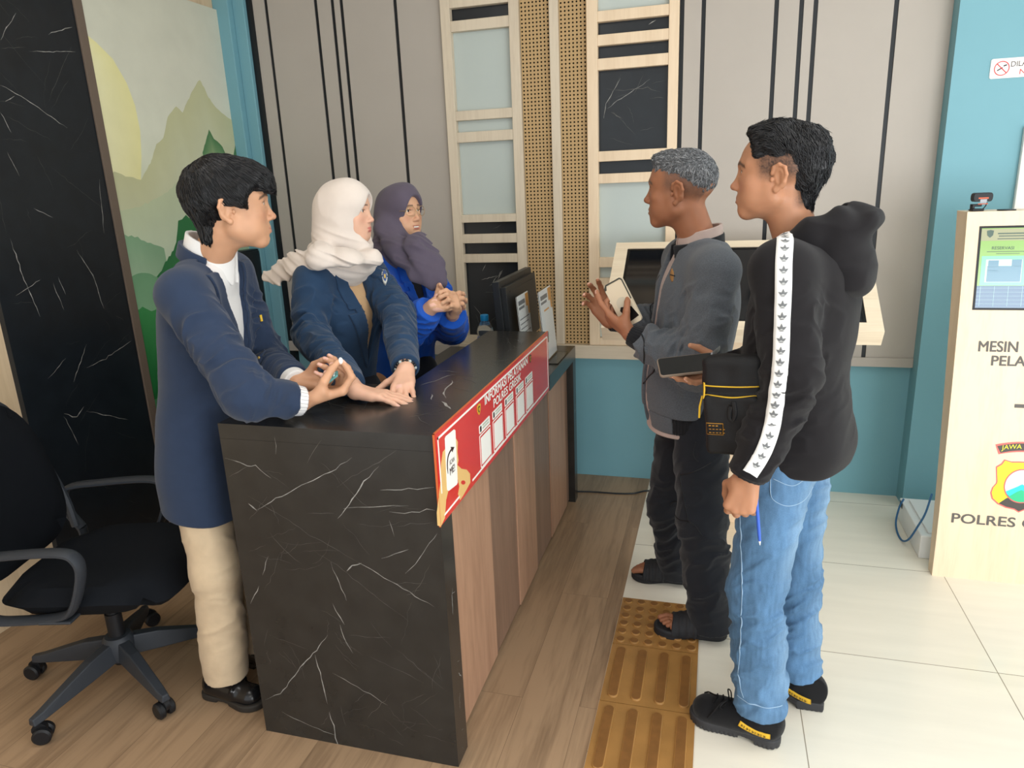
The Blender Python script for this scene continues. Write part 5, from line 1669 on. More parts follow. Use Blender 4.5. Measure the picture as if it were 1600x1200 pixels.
def M_skinmat():
    m = mat('skin', (190, 140, 110), .45, .35, attr='paint', bump=.12, bscale=500)
    b = m.node_tree.nodes['Principled BSDF']
    b.inputs['Subsurface Weight'].default_value = .12; b.inputs['Subsurface Radius'].default_value = (1, .35, .2); b.inputs['Subsurface Scale'].default_value = .006
    return m

def clothes_mat(name, rgb, rough=.85, bump=.35, bscale=900, noise_=.05, nscale=30, sheen=.15, spec=.2):
    return mat(name, rgb, rough, spec, noise=noise_, nscale=nscale, bump=bump, bscale=bscale, sheen=sheen)

def nail_color(V, col, tips, s=1.0, rgb=(226, 178, 160)):
    for p, dv, bk in tips:
        q = V - p
        a = q @ dv; b = q @ bk; c = q - np.outer(a, dv) - np.outer(b, bk)
        w = (np.abs(a + .001) < .0075) & (b > .0018) & (np.linalg.norm(c, axis=1) < .0056)
        col[w] = lin(*rgb)
    return col

def collar(c, R, r, h, th, lean=.25, gap=24, point=.035, stand=0.0):
    """shirt collar about the neck at C: a folded ring, open in front, its front corners drawn down to points"""
    c = np.asarray(c, float)
    def d(P):
        q = (P - c) @ R
        x, y, z = q[:, 0], q[:, 1], q[:, 2]
        rho = np.sqrt(x * x + (y * .92) ** 2)
        ang = np.degrees(np.abs(np.arctan2(x, y)))
        fr = np.clip((75 - ang) / 55, 0, 1)
        zz = z + .22 * y                                        # the collar dips to the front
        lowb = -point * fr ** 1.5
        rad = r + lean * (h - zz) * .5
        a = np.abs(rho - rad) - th / 2
        b = np.maximum(lowb - zz, zz - h)
        g = (np.radians(gap * (.25 + .75 * np.clip((h - zz) / (h + point), 0, 1)) ) - np.radians(ang)) * rho
        return np.maximum(np.maximum(a, b), g) - .0015
    return FN(d)

def solid_of(name, fns, cuts, ctr, ext, vox, m, P, k=.003):
    M = Model()
    for f in fns: M.u(f)
    for f in cuts: M.cut(f, k=k)
    return solid(name, M, np.asarray(ctr) - ext, np.asarray(ctr) + ext, vox, m, P)

def ext_of(J, pad=.14, zlo=None):
    pts = [J[k] for k in ('neck', 'pel', 'shL', 'shR', 'elL', 'elR', 'wrL', 'wrR')] + [J['neck'] + A_(0, 0, .05)]
    lo, hi = bounds(None, pts, pad)
    if zlo is not None: lo[2] = zlo
    return lo, hi

def blazer(P, J, rows, rs, m, vb, vt, wv, cuffs=(.9, .9), fold=.010, lapel=True, x0=0.0, seed=1, name='blazer', lw=.060, hn=None, vox=.0033, hole=.058):
    """open-necked blazer: body, sleeves, a V cut to the shirt, lapels lying on it"""
    TR, o = J['TR'], J['pel']
    G = Model(); G.u(LOFT(o, TR, rows))
    for q in 'LR': G.u(RC(J['neck'] - TR[:, 2] * .035, J['sh' + q], .062, rs[0] * .98), k=.045)
    nv = len(G.it)
    for q, c in zip('LR', cuffs): sleeve(G, J, q, rs, cuff=c, k=.03)
    G.displace(addf(folds([(J['shL'], J['elL'], 30, 8, fold, .1, 1.1, seed), (J['elL'], J['wrL'], 34, 9, fold, -.15, .9, seed + 1), (J['shR'], J['elR'], 30, 8, fold, .1, 1.1, seed + 2), (J['elR'], J['wrR'], 34, 9, fold, -.15, .9, seed + 3),
                           (o - TR[:, 2] * .1, o + TR[:, 2] * .40, 14, 5, fold * .5, .2, 1, seed + 4)]), cloth_noise(10, fold * .35, seed)), fold * 1.7)
    G0 = Model(); G0.it = list(G.it); G0.disp, G0.maxdisp = G.disp, G.maxdisp
    loc = lambda Q: (Q - o) @ TR
    wf = lambda h: np.where(h > vb, wv * np.clip((h - vb) / (vt - vb), 0, 1.25), -.02)
    def vcut(Q):
        q = loc(Q); return np.maximum.reduce([np.abs(q[:, 0] - x0) - wf(q[:, 2]), .0 - q[:, 1], q[:, 1] - .155])
    G.it.insert(nv, ('s', FN(vcut), 0.0))
    G.sub(RC(J['neck'] - TR[:, 2] * .055, J['hd'], hole, hole + .008), k=.008)
    lo, hi = ext_of(J, .14, (o + TR[:, 2] * rows[0][0])[2] - .03)
    solid(name, G, lo, hi, vox, m, P)
    if lapel:
        hn = hn or vb + (vt - vb) * .62
        def reg(Q):
            q = loc(Q); h = q[:, 2]; ax = np.abs(q[:, 0] - x0) - wf(h)
            L = np.where(h < hn, lw * np.clip((h - vb) / (hn - vb), 0, 1) ** .75, lw * .80)
            notch = np.where((h > hn - .001) & (h < hn + .013), (ax - lw * .42), -1.0)
            return np.maximum.reduce([ax - L, -ax - .003, -q[:, 1] - .01, q[:, 1] - .16, vb - h, notch, h - vt - .06])
        Lm = Model().u(FN(lambda Q: G0.d(Q) - .0075)).cut(FN(reg)).cut(FN(lambda Q: -G0.d(Q) - .002)).sub(RC(J['neck'] - TR[:, 2] * .055, J['hd'], hole - .001, hole + .008))
        c = o + TR @ A_(0, .08, (vb + vt) / 2)
        solid('lapel', Lm, c - .27, c + .27, .0032, m, P)
    Cl = Model().u(collar(J['neck'] - TR[:, 2] * .016 + TR[:, 1] * .004, TR, hole + .006, .036, .009, .22, 40, .0)).cut(FN(lambda Q: ((Q - J['neck']) @ TR)[:, 1] - .018))
    solid('collar', Cl, J['neck'] - .16, J['neck'] + .16, .0032, m, P)
    return G, G0

def shirt(P, J, rows, m, inset=.012, sleeves=None, name='shirt', ch=.034, cr=.062, gap=20, point=.05, vox=.004, with_collar=True):
    TR, o = J['TR'], J['pel']
    r2 = [(h, cx, cy, a - inset, bf - inset, bb - inset) for h, cx, cy, a, bf, bb in rows]
    G = Model().u(LOFT(o, TR, r2))
    for q in 'LR': G.u(RC(J['neck'] - TR[:, 2] * .04, J['sh' + q], .058, .045), k=.04)
    if sleeves:
        for q, r0, r1, a, b in sleeves:
            el, wr = J['el' + q], J['wr' + q]
            G.u(RC(el + (wr - el) * a, el + (wr - el) * b, r0, r1, capb=True), k=.0)
    G.sub(RC(J['neck'] - TR[:, 2] * .0, J['hd'], .050, .06), k=.006)
    lo, hi = ext_of(J, .12, (o + TR[:, 2] * rows[0][0])[2] - .03)
    solid(name, G, lo, hi, vox, m, P)
    if with_collar:
        C = Model().u(collar(J['neck'] + TR[:, 2] * .002, TR, cr, ch, .006, .2, gap, point))
        solid('shirt_collar', C, J['neck'] - .15, J['neck'] + .15, .0026, m, P)
    return G

def simple_shoe(P, heel, toe, m_sole, m_up, w=1.0):
    h, R, L = shoe_frame(heel, toe)
    T2 = lambda x, y, z: h + R @ A_(x, y, z)
    lo, hi = bounds(None, [T2(.07, -.02, -.01), T2(-.07, L + .03, .12)], .04)
    S_ = Model().u(footprint(h, R, L, w, 0, .024)).sub(BOX(T2(0, .10, 0), (.2, .025, .009), R, .003), k=.003)
    solid('shoe_sole', S_, lo, hi, .003, m_sole, P)
    U = Model().u(RC(T2(0, .045, .036), T2(0, .215 * L / .29, .032), .035, .039, flat=(R[:, 2], .85)))
    U.u(RC(T2(0, .045, .062), T2(0, .15 * L / .29, .045), .033, .033), k=.02).cut(HALF(T2(0, 0, .021), (0, 0, -1)))
    U.sub(ELL(T2(0, .055, .105), (.034, .062, .034), R), k=.006)
    U.u(RC(T2(-.03, .145, .060), T2(.03, .145, .060), .010, .010, flat=(R[:, 1], .6)), k=.008)
    solid('shoe_upper', U, lo, hi, .003, m_up, P)

def bare_foot(M, an, h, R, L, z):
    """foot with five toes standing Z above the floor"""
    T2 = lambda x, y, q: h + R @ A_(x, y, q + z)
    sgn = 1 if (an - h) @ R[:, 0] >= 0 else 1
    M.u(ELL(T2(0, .045, .028), (.028, .034, .030), R), k=.02)
    M.u(RC(an - A_(0, 0, .01), T2(0, .07, .045), .034, .030), k=.03)
    M.u(RC(T2(0, .06, .038), T2(.004, .175, .018), .030, .018), k=.03)
    M.u(RC(T2(-.022, .165, .014), T2(.024, .155, .012), .017, .014), k=.02)

def toes(M, h, R, z, left):
    T2 = lambda x, y, q: h + R @ A_(x, y, q + z)
    s_ = 1 if left else -1          # big toe on the inner side
    for x, y0, y1, r in ((.024, .185, .232, .0125), (.006, .190, .228, .0092), (-.009, .186, .219, .0086), (-.022, .178, .207, .0082), (-.034, .168, .192, .0078)):
        M.u(RC(T2(x * s_, y0 - .02, .012), T2(x * s_ * 1.05, (y0 + y1) / 2, .014), r * 1.05, r), RC(T2(x * s_ * 1.05, (y0 + y1) / 2, .014), T2(x * s_ * 1.08, y1, .0085), r, r * .9), k=.0045)

def hijab(P, J, s, m, extra, opening, foldR, amp=.008, vox=.0038, pin=None):
    c, R = J['hd'], J['HR']; TR = J['TR']
    T = lambda x, y, z: c + s * (R @ A_(x, y, z))
    H = Model()
    H.u(ELL(T(0, -.016, .036), (.086 * s, .112 * s, .098 * s), R))
    H.u(ELL(T(0, .030, .048), (.076 * s, .078 * s, .080 * s), R), k=.03)
    H.u(ELL(T(0, -.020, -.060), (.074 * s, .092 * s, .085 * s), R), k=.04)
    H.u(ELL(T(0, .026, -.118), (.056 * s, .070 * s, .040 * s), R), k=.03)
    H.u(RC(T(0, -.03, -.03), J['neck'] - TR[:, 2] * .015 - TR[:, 1] * .012, .090 * s, .108), k=.05)
    H.u(ELL(J['neck'] + TR @ A_(0, .0, -.028), (.150, .105, .050), TR), k=.05)
    for a, b, ra, rb, fl in extra: H.u(RC(a, b, ra, rb, flat=fl), k=.022)
    q, h = opening
    H.sub(ELL(T(*q), tuple(x * s for x in h), R @ np.array(Matrix.Rotation(math.radians(-9), 3, 'X'))), k=.008)
    H.displace(addf(foldR, cloth_noise(16, .004, 2)), amp * 1.6)
    pts = [c, J['neck']] + [e[0] for e in extra] + [e[1] for e in extra]
    lo, hi = bounds(None, pts, .17)
    solid('headscarf', H, lo, hi, vox, m, P)
    return H
# ------------------------------------------------------------------ the young man in the black hoodie
def hoodie_man():
    f = nrm((-.93, .37, 0)); TR = frame(f, (0.03, 0, 1)); l = -TR[:, 0]
    J = dict(TR=TR, pel=A_(.215, 1.975, .93), chest=A_(.215, 1.975, 1.24), neck=A_(.200, 1.975, 1.42))
    J['hd'] = A_(.136, 1.965, 1.592); J['HR'] = frame((-.985, .17, .02), (.02, 0, 1)); s = .96
    J['shL'] = J['chest'] + l * .178 + A_(0, 0, .135); J['shR'] = J['chest'] - l * .178 + A_(0, 0, .135)
    J['elL'] = onY(1240, 590, 1.745); J['wrL'] = onY(1170, 742, 1.715)
    J['elR'] = A_(.20, 2.20, 1.09); J['wrR'] = A_(.055, 1.985, 1.090)
    J['hipL'] = J['pel'] + l * .088 + A_(0, 0, -.04); J['hipR'] = J['pel'] - l * .088 + A_(0, 0, -.04)
    J['knL'] = onY(1182, 925, 1.87); J['anL'] = A_(.168, 1.868, .10)
    J['knR'] = onY(1238, 900, 2.07); J['anR'] = A_(.285, 2.055, .10)
    P = person((.22, 1.96, 0), 'young man with black swept-back hair in a black hoodie with white sleeve tape')
    skin = (176, 126, 96)
    # body
    M = Model(); body_prims(M, J)
    head_prims(M, J['hd'], J['HR'], s, nose=1.08)
    nl = []
    hd = nrm(onY(1150, 800, 1.70) - J['wrL'])
    hand_prims(M, J['wrL'], hd + A_(0, 0, -.2), (.25, .9, -.1), True, ((55, 70, 40), (60, 75, 40), (65, 75, 45), (65, 75, 45)), thumb=((.5, .55, .6), (.9, -.05, .45), (.9, -.3, .3)), nails=nl)
    # right hand holds the phone from below
    hand_prims(M, J['wrR'], (-.93, -.25, -.16), (.18, -.30, .93), False, ((2, 16, 20), (2, 18, 22), (4, 20, 24), (5, 24, 24)), thumb=((.55, .75, .35), (.75, .35, .55), (.85, .0, .5)), nails=nl)
    M.u(RC(J['anL'] - A_(0, 0, .02), J['anL'] + f * .10 - A_(0, 0, .055), .034, .028), RC(J['anR'] - A_(0, 0, .02), J['anR'] + f * .10 - A_(0, 0, .055), .034, .028), k=.02)
    def fade(x, y, z):
        side = np.clip((.047 - y + np.clip(z - .01, 0, 1) * .25) / .02, 0, 1) * np.clip((z + .02 - np.clip(y, 0, 1) * .1) / .03, 0, 1)
        back = np.clip((-.045 - y) / .02, 0, 1) * np.clip((z + .085) / .02, 0, 1)
        must = np.exp(-(x / .022) ** 2 - ((z + .0475) / .0055) ** 2) * (y > .08) * .45
        return np.clip(np.maximum(np.maximum(side * .95 * (np.abs(x) > .035), back * .9), must), 0, 1)
    lo, hi = bounds(None, [J['hd'] + A_(0, 0, .16), J['wrL'], J['wrR'] + A_(-.2, 0, 0), J['anL'] - A_(0, 0, .1), J['shR'], J['elR'], J['elL']], .14)
    b = solid('body', M, lo, hi, .0026, M_skinmat(), P, color=lambda V: nail_color(V, skin_color(V, J['hd'], J['HR'], s, skin, (140, 84, 76), (26, 22, 22), stubble=fade), nl))
    eyes(J['hd'], J['HR'], s, P, (-.05, 1, .0))
    body = M
    # hair: full on top, swept back into a longer nape
    H = Model(); c, R = J['hd'], J['HR']
    T = lambda x, y, z: c + s * (R @ A_(x, y, z))
    H.u(ELL(T(0, -.012, .056), (.077, .098, .076), R))
    H.u(ELL(T(0, .030, .096), (.058, .052, .034), R), k=.03)
    H.u(ELL(T(0, -.078, .040), (.056, .046, .072), R), k=.03)
    H.u(RC(T(0, -.075, .0), T(0, -.078, -.085), .045, .022, flat=(R[:, 1], .7)), k=.03)
    H.sub(BOX(T(0, .112, -.02), (.2, .064, .112), R @ np.array(Matrix.Rotation(math.radians(-12), 3, 'X')), .02), k=.012)
    for sx in (-1, 1):
        H.sub(ELL(T(.085 * sx, .008, -.020), (.032, .068, .064), R), k=.030)
        H.sub(ELL(T(.085 * sx, -.030, -.045), (.030, .030, .050), R), k=.012)
    H.displace(lambda Q: .004 * 2 * (noise((Q - c) @ R * A_(140, 45, 60)) - .5) + .003 * 2 * (noise((Q - c) @ R * A_(60, 25, 25)) - .5), .009)
    V, F = mesh_model(H, c - .17, c + .19, .003)
    V, F = drop_crumbs(V, F)
    def flow(Q):
        q = (Q - c) @ R
        w = np.clip((q[:, 1] + .03) / .06, 0, 1)[:, None]
        v = w * A_(0, -1, .10) + (1 - w) * A_(0, -.45, -1.0)
        v = v + np.stack([q[:, 0] * 3, 0 * q[:, 0], 0 * q[:, 0]], 1) * 2
        return v @ R.T
    parts = [(V, F)]
    rt = scatter(V, F, 3600, 3)
    parts.append(strands(H, rt, flow, .042, .0010, 5, lift=.0012, wave=.28))
    q = (rt - c) @ R
    top = rt[(q[:, 2] > .075) | (q[:, 1] < -.09)]
    parts.append(strands(H, top[:420], flow, .036, .0011, 8, wave=.35, up=.55))
    Vh, Fh = join_meshes(parts)
    np_mesh('hair', Vh, Fh, mat('black hair', (22, 22, 25), .42, .45, noise=.3, nscale=90), P)

    # hoodie
    G = Model(); o = J['pel'].copy(); z0 = o[2]
    rows = [(-.085, 0, .0, .170, .125, .142), (-.050, 0, .0, .176, .135, .152), (.03, 0, .0, .172, .134, .146), (.15, 0, .005, .170, .132, .132), (.28, 0, .005, .176, .128, .138), (.38, 0, .0, .176, .115, .135), (.46, 0, -.005, .150, .09, .115), (.51, 0, -.01, .09, .07, .08)]
    G.u(LOFT(o, TR, rows))
    for q in 'LR':
        G.u(RC(J['neck'] - TR[:, 2] * .04, J['sh' + q] - TR[:, 2] * .002, .075, .066), k=.05)
    eL = sleeve(G, J, 'L', (.070, .064, .050), cuff=.98, k=.04)
    G.u(RC(J['elL'] + (J['wrL'] - J['elL']) * .86, eL + (J['wrL'] - J['elL']) * .04, .047, .043, capb=True), k=.006)
    eR = sleeve(G, J, 'R', (.070, .062, .048), cuff=.92, k=.04)
    G.sub(RC(J['neck'] + A_(-.02, 0, -.02), J['hd'] + A_(.03, 0, .06), .064, .095), k=.01)
    G.displace(addf(folds([(J['shL'], J['elL'], 26, 8, .010, .15, 1.1, 1), (J['elL'], J['wrL'], 34, 9, .012, -.1, 1.0, 2), (J['shR'], J['elR'], 26, 8, .010, .2, 1.1, 3), (J['elR'], J['wrR'], 30, 9, .010, -.1, 1.0, 4),
                           (o + TR[:, 2] * -.06, o + TR[:, 2] * .40, 20, 6, .010, 0, .6, 5)]), cloth_noise(11, .006, 3.0)), .016)
    lo, hi = bounds(None, [J['neck'] + A_(0, 0, .06), o - A_(0, 0, .1), J['shL'], J['shR'], J['elL'], J['elR'], J['wrL'], J['wrR']], .13)
    blk = clothes_mat('black fleece', (27, 25, 27), .9, .4, 1100, sheen=.08)
    solid('hoodie', G, lo, hi, .0042, blk, P)
    # hood lying on the back
    Hd = Model()
    ring = [(-.062, .075, -.035), (-.085, .02, .00), (-.082, -.05, .045), (-.05, -.105, .075), (0, -.125, .085), (.05, -.105, .075), (.082, -.05, .045), (.085, .02, .00), (.062, .075, -.035)]
    N0 = J['neck'] + A_(.0, 0, -.012)
    rp = [N0 + TR @ A_(*p) for p in ring]
    for a, b2 in zip(rp[:-1], rp[1:]): Hd.u(RC(a, b2, .032, .032), k=.015)
    Hd.u(ELL(N0 + TR @ A_(0, -.105, .005), (.100, .062, .085), TR), k=.03)
    Hd.u(ELL(N0 + TR @ A_(0, -.130, -.06), (.085, .050, .060), TR), k=.03)
    Hd.u(RC(N0 + TR @ A_(-.03, -.165, .074), N0 + TR @ A_(.03, -.165, .074), .014, .014), k=.05)
    Hd.sub(ELL(N0 + TR @ A_(0, -.03, .085), (.066, .085, .072), TR), k=.012)
    Hd.sub(RC(J['neck'] + A_(-.01, 0, -.05), J['hd'] + A_(.03, 0, .02), .056, .066), k=.01)
    Hd.displace(addf(lambda Q: .010 * (ridge_noise((Q - N0) @ TR * A_(6, 16, 20) + 2.2) - .45), cloth_noise(18, .004, 1.0)), .015)
    solid('hood', Hd, N0 - .26, N0 + .22, .004, blk, P)
    # white sleeve tape with printed trefoils
    px = [(1226, 366), (1225, 400), (1224, 450), (1222, 510), (1219, 570), (1213, 630), (1203, 680), (1188, 716), (1172, 740)]
    GH = Model(); GH.it = list(G.it); GH.disp, GH.maxdisp = G.disp, G.maxdisp
    pts, ok = GH.pixel(px)
    V, F, Pp, side = band(GH, pts, .036, .0040)
    np_mesh('sleeve_tape', V, F, clothes_mat('white sleeve tape', (232, 232, 230), .6, .1, noise_=.02), P)
    seg = np.r_[0, np.cumsum(np.linalg.norm(np.diff(Pp, axis=0), axis=1))]
    leaf = [(0, 0), (.22, .18), (.26, .42), (.12, .74), (0, 1.0), (-.12, .74), (-.26, .42), (-.22, .18)]
    polys = []
    for ang, sc, dx in ((0, 1, 0), (58, .86, .14), (-58, .86, -.14)):
        a = math.radians(ang)
        polys.append([((x * math.cos(a) + y * math.sin(a)) * sc + dx, (-x * math.sin(a) + y * math.cos(a)) * sc + .05) for x, y in leaf])
    for k in range(2):
        polys.append([(-.62 + .06 * k, -.05 - .16 * k), (-.2, -.16 - .16 * k), (.2, -.16 - .16 * k), (.62 - .06 * k, -.05 - .16 * k), (.2, -.07 - .16 * k), (-.2, -.07 - .16 * k)])
    Vg = V[:len(V) // 2].reshape(-1, 5, 3)
    Ng = np.array([nrm(np.cross(Vg[min(i + 1, len(Vg) - 1), 2] - Vg[max(i - 1, 0), 2], Vg[i, 4] - Vg[i, 0])) for i in range(len(Vg))])
    if Ng[len(Ng) // 2] @ A_(0, -1, 0) < 0: Ng = -Ng
    flipx = (Vg[3, 4] - Vg[3, 0]) @ A_(1, 0, 0) > 0
    Vs, Fs, k0 = [], [], 0
    for sc_ in np.arange(.012, seg[-1] - .01, .0262):
        i = np.searchsorted(seg, sc_)
        cpt = Pp[i]; sd = side[i]; tn = nrm(Pp[min(i + 1, len(Pp) - 1)] - Pp[max(i - 1, 0)])
        if sd @ A_(1, 0, 0) < 0: sd = -sd
        for pl in polys:
            cen = np.mean(pl, 0); X = []
            for x, y in [tuple(cen)] + list(pl):
                fi = np.clip(np.interp(sc_ - (y - .3) * .0135, seg, np.arange(len(seg))), 0, len(seg) - 1.001); a_ = int(fi); fr_ = fi - a_
                ww = np.clip((.5 + (x * .0115 / .036) * (1 if flipx else -1)) * 4, 0, 3.999); b_ = int(ww); gr = ww - b_
                q_ = lambda i_, j_: Vg[i_, j_]
                X.append((q_(a_, b_) * (1 - gr) + q_(a_, b_ + 1) * gr) * (1 - fr_) + (q_(a_ + 1, b_) * (1 - gr) + q_(a_ + 1, b_ + 1) * gr) * fr_ + Ng[a_] * .0011)
            X = np.array(X)
            n_ = len(pl)
            Vs.append(X); Fs += [(k0, k0 + 1 + q, k0 + 1 + (q + 1) % n_) for q in range(n_)]; k0 += n_ + 1
    np_mesh('tape_print', np.concatenate(Vs), np.array(Fs), mat('grey tape print', (112, 114, 116), .6, .2), P, smooth=False)
    # jeans
    Tm = trousers_model(J, (.090, .072, .071, .138, .118), hem=.008)
    Tm.u(ELL(J['pel'] - f * .045 + A_(0, 0, -.02) + l * .05, (.080, .06, .09), TR), ELL(J['pel'] - f * .045 + A_(0, 0, -.02) - l * .05, (.080, .06, .09), TR), k=.04)
    Tm.displace(addf(folds([(J['hipL'], J['knL'], 24, 7, .009, .0, 1.1, 1), (J['knL'], J['anL'], 30, 8, .012, -.15, 1.05, 2), (J['hipR'], J['knR'], 24, 7, .009, .0, 1.1, 5), (J['knR'], J['anR'], 30, 8, .012, -.15, 1.05, 6)]), cloth_noise(9, .004, 5)), .016)
    lo, hi = bounds(None, [J['pel'] + A_(0, 0, .12), J['hipL'], J['hipR'], J['anL'] - A_(0, 0, .05), J['anR'], J['knL'], J['knR']], .15)
    def denim(V):
        col = np.tile(lin(82, 116, 150), (len(V), 1))
        n = noise(V * 9)[:, None] * .55 + noise(V * A_(170, 170, 30))[:, None] * .45
        w = np.zeros(len(V))
        for q in 'LR':
            for a, b2, am in ((J['hip' + q], J['kn' + q], .55), (J['kn' + q], J['an' + q], .35)):
                ax = b2 - a; L = np.linalg.norm(ax); ax = ax / L
                qv = V - a; t = np.clip(qv @ ax / L, 0, 1); dv = qv - np.outer(qv @ ax, ax)
                w = np.maximum(w, am * np.clip(1 - np.abs(dv @ TR[:, 0]) / .06, 0, 1) * np.sin(np.clip(t, .05, .95) * math.pi) * (np.linalg.norm(dv, axis=1) < .12))
        back = np.exp(-(((V - (J['pel'] - f * .13 + l * .03)) / .10) ** 2).sum(1))
        w = np.clip(w * (.5 + n[:, 0]) + back * .8, 0, .85)[:, None]
        return col * (.62 + .76 * n) * (1 - w) + lin(152, 180, 202) * w
    solid('jeans', Tm, lo, hi, .0042, mat('washed denim', (90, 130, 175), .85, .2, attr='paint', noise=.10, nscale=400, bump=.4, bscale=1000), P, color=denim)
    M_st = clothes_mat('pale denim stitching', (140, 166, 190), .8, .1)
    def seam_px(name, px, r=.0008, mt=M_st, lift=.0016):
        pts, ok = Tm.pixel(px)
        if ok.sum() < 2: return
        V, F = seam(Tm, pts[ok], r, lift); np_mesh(name, V, F, mt, P)
    seam_px('side_seam', [(1157, 800), (1158, 860), (1160, 930), (1158, 1000), (1156, 1060), (1162, 1090)])
    seam_px('pocket_stitching', [(1204, 748), (1203, 776), (1206, 783), (1222, 788), (1234, 792), (1262, 776), (1270, 760)])
    seam_px('pocket_stitching', [(1208, 748), (1222, 754), (1238, 762), (1246, 758), (1262, 744)])
    seam_px('hem_stitching', [(1152, 1086), (1172, 1100), (1200, 1106), (1222, 1102)], .0009)
    seam_px('hem_stitching', [(1222, 1064), (1245, 1081), (1270, 1084), (1281, 1080)], .0009)
    # shoes
    def work_shoe(heel, toe):
        h, R, L = shoe_frame(heel, toe)
        S_ = Model().u(footprint(h, R, L, 1.06, 0, .032))
        T2 = lambda x, y, z: h + R @ A_(x, y, z)
        S_.sub(BOX(T2(0, .098, 0), (.2, .022, .012), R, .004), k=.004)
        S_.displace(lambda Q: -.0022 * ((((Q - h) @ R)[:, 2] < .013) & (np.sin(((Q - h) @ R)[:, 1] * 520) > .3)), .003)
        lo, hi = bounds(None, [T2(.07, -.02, -.01), T2(-.07, L + .03, .08)], .05)
        solid('shoe_sole', S_, lo, hi, .003, mat('dark rubber sole', (52, 52, 54), .6, .3), P)
        U = Model()
        U.u(RC(T2(0, .045, .048), T2(0, .215 * L / .29, .042), .0385, .043, flat=(R[:, 2], .92)))
        U.u(RC(T2(0, .050, .085), T2(0, .19 * L / .29, .050), .036, .034), k=.03)
        U.u(ELL(T2(0, .045, .075), (.036, .046, .045), R), k=.02)
        U.cut(HALF(T2(0, 0, .028), (0, 0, -1)), k=.002)
        U.displace(lambda Q: .0010 * (noise(Q * 60) - .5) * 2, .002)
        sh = solid('shoe_upper', U, lo, hi + A_(0, 0, .08), .003, clothes_mat('black suede', (18, 18, 20), .95, .5, 1500), P)
        m = MB()
        for k in range(4):
            y = .202 + k * -.017
            a, okk = U.march(np.array([T2(x, y + abs(x) * .25 - .01, .2) for x in (-.022, -.011, 0, .011, .022)]), -R[:, 2], .0025)
            m.tube(a, .0022, 6)
        b0, _ = U.march(np.array([T2(x, y, .2) for x, y in ((0, .195), (.014, .212), (.026, .226), (.034, .240))]), -R[:, 2], .003)
        m.tube(smooth_path([b0[0] + A_(0, 0, .004)] + list(b0[1:]), 5), .0022, 6)
        for sgn in (-1, 1):
            m.tube(smooth_path([T2(0, .150, .097), T2(.020 * sgn, .158, .112), T2(.042 * sgn, .172, .100), T2(.030 * sgn, .166, .086), T2(.004 * sgn, .158, .094)], 6), .0020, 6)
        m.tube(smooth_path([T2(-.004, .150, .097), T2(-.024, .172, .100), T2(-.042, .190, .074), T2(-.048, .205, .050)], 6), .0020, 6)
        m.build('shoe_laces', mat('black lace', (16, 16, 18), .7, .3), P, smooth=True)
        pts, okk = U.march(np.array([T2(-.2, y, z) for y, z in ((.115, .066), (.085, .056), (.055, .052), (.028, .052))]), R[:, 0], 0)
        V, F, Pp, sd = band(U, pts, .017, .0016, step=.004)
        np_mesh('yellow_shoe_label', V, F, mat('yellow shoe label', (222, 176, 52), .6, .3), P)
        m = MB()
        for k in range(9):
            i = int(len(Pp) * (.12 + .085 * k)); i = min(i, len(Pp) - 2)
            a = Pp[i] + sd[i] * .004; bb = Pp[i] - sd[i] * .004
            X = np.array([a, bb]); X = X - U.grad(X) * (U.d(X) - .0034)[:, None]
            m.tube(list(X), .0009, 4)
            if k % 2 == 0:
                X = np.array([Pp[i], Pp[min(i + 1, len(Pp) - 1)]]); X = X - U.grad(X) * (U.d(X) - .0034)[:, None]; m.tube(list(X), .0009, 4)
        m.build('label_marks', M_black, P)
    work_shoe((.232, 1.842), (-.055, 1.925))
    work_shoe((.365, 2.008), (.105, 2.150))

    # crossbody bag hanging on the front hip
    bag = thing('crossbody_bag', (.03, 1.80, .95), 'small black crossbody bag with yellow zips hanging at the hoodie front', 'bag')
    bf = nrm((-.30, -.95, 0)); BR = frame(bf, (-.10, 0, 1))       # bag faces the viewer
    bc = onY(1150, 632, 1.79)
    Bm = Model().u(BOX(bc, (.078, .030, .128), BR, .022))
    Bm.u(BOX(bc + BR @ A_(0, .026, -.045), (.070, .020, .078), BR, .014), k=.006)
    Bm.displace(cloth_noise(30, .003), .006)
    bm_ = clothes_mat('black nylon', (20, 20, 22), .6, .3, 600, sheen=0, spec=.35)
    lo, hi = bounds(None, [bc], .2)
    solid('pouch', Bm, lo, hi, .0035, bm_, bag)
    M_yz = mat('yellow zip', (206, 164, 44), .5, .3)
    def bpath(pp): 
        pts, ok = Bm.march(np.array([bc + BR @ A_(x, .2, z) for x, z in pp]), -BR[:, 1], 0); return pts
    for zz in (.055, .030):
        V, F = seam(Bm, bpath([(-.066, zz), (0, zz - .002), (.066, zz)]), .0016, .0012); np_mesh('zip', V, F, M_yz, bag)
    V, F = seam(Bm, bpath([(.068, .062), (.070, .045), (.069, .022)]), .0024, .0016); np_mesh('zip', V, F, M_yz, bag)
    m = MB(); m.tube([bc + BR @ A_(.074, .03, .028), bc + BR @ A_(.082, .032, .0), bc + BR @ A_(.086, .03, -.03)], .0026, 6); m.build('zip_pull', M_yz, bag)
    V, F, _, _ = band(Bm, bpath([(.062, -.052), (.020, -.052)]), .030, .0018, step=.004); np_mesh('badge', V, F, mat('ochre badge', (170, 120, 42), .6, .3), bag)
    V, F, _, _ = band(Bm, bpath([(.0605, -.052), (.0215, -.052)]), .027, .0026, step=.004); np_mesh('badge', V, F, bm_, bag)
    m = MB()
